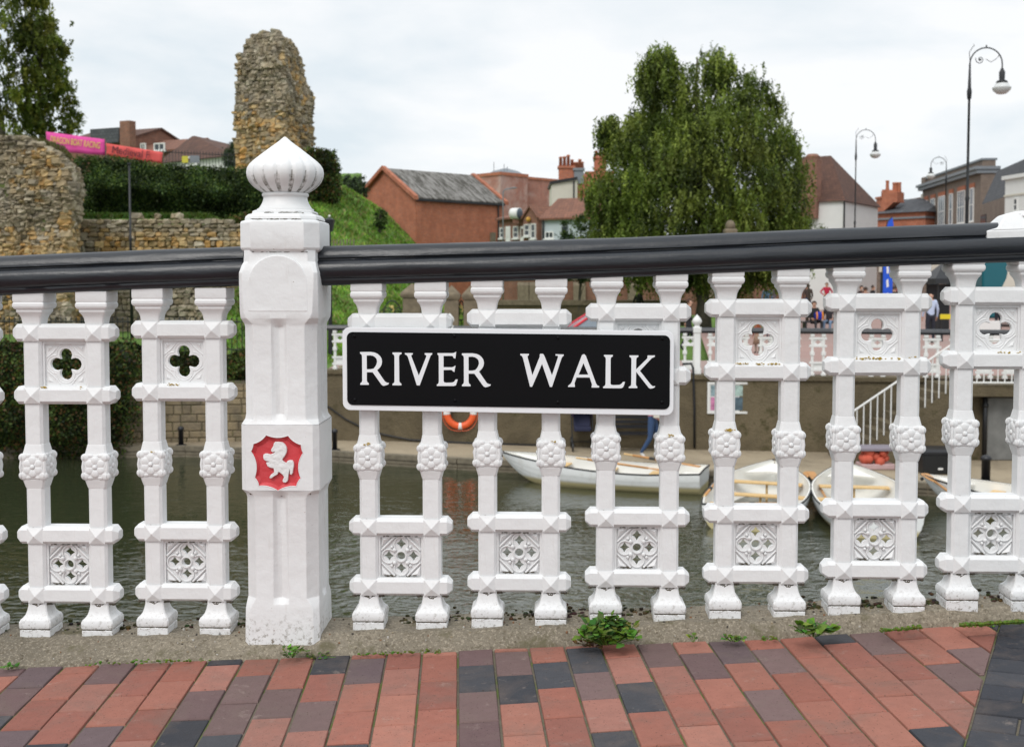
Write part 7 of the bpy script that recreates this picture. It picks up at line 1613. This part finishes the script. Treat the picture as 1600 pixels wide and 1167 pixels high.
# ============================================================ LAMPS
def lamp(label, px, ytop, ylamp, w_px, Y, flip=1, scale=1.0, r=.047):
    zg = zground(10, Y); p = W(px, ytop, Y); t = thing('street_lamp', label, 'street lamp', (p.x, Y, zg), 0, 'ornate swan neck lamps along the street'); H = p.z - zg; w = w_px / F * Y; Ra = w / 2; zc = H - Ra
    r *= scale; MB().lathe([(0, r * 2.6), (.5, r * 2.4), (.55, r * 1.7), (1.2, r * 1.5), (1.25, r * 1.9), (1.32, r * 1.2), (zc * .55, r), (zc * .56, r * 1.5), (zc * .57, r * .85), (zc - .9, r * .7), (zc - .88, r * 1.2), (zc - .7, r * 1.5), (zc - .6, r * 1.0), (zc, r * .55)], n=12).build('pole', M['iron'], t, smooth=True)
    arc = [(flip * (Ra - Ra * math.cos(R(a))), 0, zc + Ra * math.sin(R(a)) * 1.0) for a in range(0, 181, 10)]; zl = W(px, ylamp, Y).z - zg; xe = flip * w; MB().tube(arc + [(xe, 0, zc - Ra * .25)], r * .42, 7).build('swan_neck', M['iron'], t, smooth=True)
    mb = MB(); mb.tube([(flip * (Ra * .62 + Ra * .36 * (1 - a / 700) * math.cos(R(a))), 0, zc + Ra * .28 + Ra * .36 * (1 - a / 700) * math.sin(R(a))) for a in range(160, 620, 20)], r * .24, 5); mb.tube([(flip * a, 0, zc + b) for a, b in ((Ra * .98, Ra * .3), (Ra * 1.3, Ra * .12), (Ra * 1.65, Ra * .35), (Ra * 1.85, Ra * .6))], r * .2, 5); mb.ball((flip * Ra * .62, 0, zc + Ra * .26), r * .8, 8, 6)
    mb.tube([(flip * Ra, 0, H), (flip * Ra, 0, H + Ra * .16)], r * .4, 6); mb.tube([(0, 0, zc + .05), (-flip * Ra * .05, 0, zc + Ra * .7), (flip * Ra * .12, 0, zc + Ra * 1.0), (flip * Ra * .25, 0, zc + Ra * 1.12), (flip * Ra * .2, 0, zc + Ra * 1.22)], r * .2, 5); mb.build('scrollwork', M['iron'], t, smooth=True)
    k = w / .83; zn = zc - Ra * .25; MB().lathe([(zl + .17 * k, .15 * k), (zl + .22 * k, .12 * k), (zl + .23 * k, .07 * k), (zl + .45 * k, .075 * k), (zl + .47 * k, .03 * k), (zn - .38 * k, .03 * k), (zn - .36 * k, .07 * k), (zn - .1 * k, .07 * k), (zn, .03 * k)], xe, 0, 14).build('lamp_holder', M['iron'], t, smooth=True)
    MB().lathe([(zl - .13 * k, .02 * k), (zl - .11 * k, .12 * k), (zl - .03 * k, .21 * k), (zl + .03 * k, .23 * k), (zl + .05 * k, .235 * k), (zl + .06 * k, .19 * k), (zl + .13 * k, .17 * k), (zl + .168 * k, .12 * k)], xe, 0, 18).build('lamp_globe', simple('opal_glass', (.62, .63, .62), .25, var=.03), t, smooth=True)
lamp('tallest black swan neck lamp, its opal globe hanging to the right', 1516, 75, 140, 50, 30, 1, .9); lamp('slim swan neck lamp standing right of the white house', 1338, 203, 243, 30, 50, 1, .75); lamp('small distant swan neck lamp turned to the left before the brick office', 1479, 246, 276, 24, 58, -1, .8)
t = thing('lantern_post', 'short black square lantern on a post just right of the tall white railing post', 'lantern', (W(516, 500, 31.6).x, 31.6, zground(-5, 31.6))); zl = W(516, 362, 31.6).z - zground(-5, 31.6); MB().lathe([(0, .07), (zl, .035)], n=8).build('pole', M['iron'], t); MB().sqloft([(zl, .08), (zl + .30, .13), (zl + .32, .14), (zl + .34, .10), (zl + .38, .03)], 0, 0).build('lantern', M['iron'], t); MB().ball((0, 0, zl + .42), .035, 8, 6).build('finial', M['frame'], t)
p = W(206.5, 530, 31.0); t = thing('slim_post', 'slender black iron pole in front of the hedge at the left', 'pole', (p.x, 31, -1.95)); zl = W(207, 257, 31).z + 1.95; MB().lathe([(0, .05), (zl * .6, .035), (zl * .61, .05), (zl * .62, .03), (zl, .028)], n=8).build('shaft', M['iron'], t, smooth=True); MB().lathe([(zl, .05), (zl + .04, .05)], n=8).build('cap', M['iron'], t)
t = thing('street_light', 'thin grey modern street light beside the right end of the barn', 'street light', (W(786, 400, 62).x, 62, zground(0, 62))); zl = W(786, 300, 62).z - zground(0, 62); MB().tube([(0, 0, 0), (0, 0, zl), (.1, 0, zl + .12), (.5, 0, zl + .2)], .035, 7).build('pole', M['leadgrey'], t, smooth=True); MB().ball((.6, 0, zl + .21), .12, 8, 6, (1.4, .8, .35)).build('lamp_head', M['leadgrey'], t)
t = thing('picket_fence', 'short run of pale wooden pickets at the foot of the grassy mound', 'fence', W(518, 394, 38)); 
for k in range(7): MB().loft([[(k * .11, 0, -.3), (k * .11 + .05, 0, -.3), (k * .11 + .05, .02, -.3), (k * .11, .02, -.3)], [(k * .11 + .06, 0, .42), (k * .11 + .10, 0, .42), (k * .11 + .10, .02, .42), (k * .11 + .06, .02, .42)]]).build('picket', M['timber'], t)
MB().box(-.05, .85, .021, .04, .0, .05).build('rail', M['timber'], t)
# distant wooded skyline, only seen between the buildings
rnd = random.Random(91); cen = []; col = []
for k in range(26000):
    x = rnd.uniform(-150, 190); h = 6.5 + 4.0 * noise.noise(Vector((x * .05, 0, 0))) + 2 * noise.noise(Vector((x * .2, 3, 0))); cen.append((x, 150 + rnd.uniform(-4, 4), -1 + rnd.random() ** .8 * h)); m = rnd.uniform(.6, 1.3); col.append([v * m for v in rnd.choice(PAL['far'])])
tag(leaf_cloud('woodland', np.array(cen), None, np.full(len(cen), 1.5), col, ratio=.7, seed=9), kind='stuff')
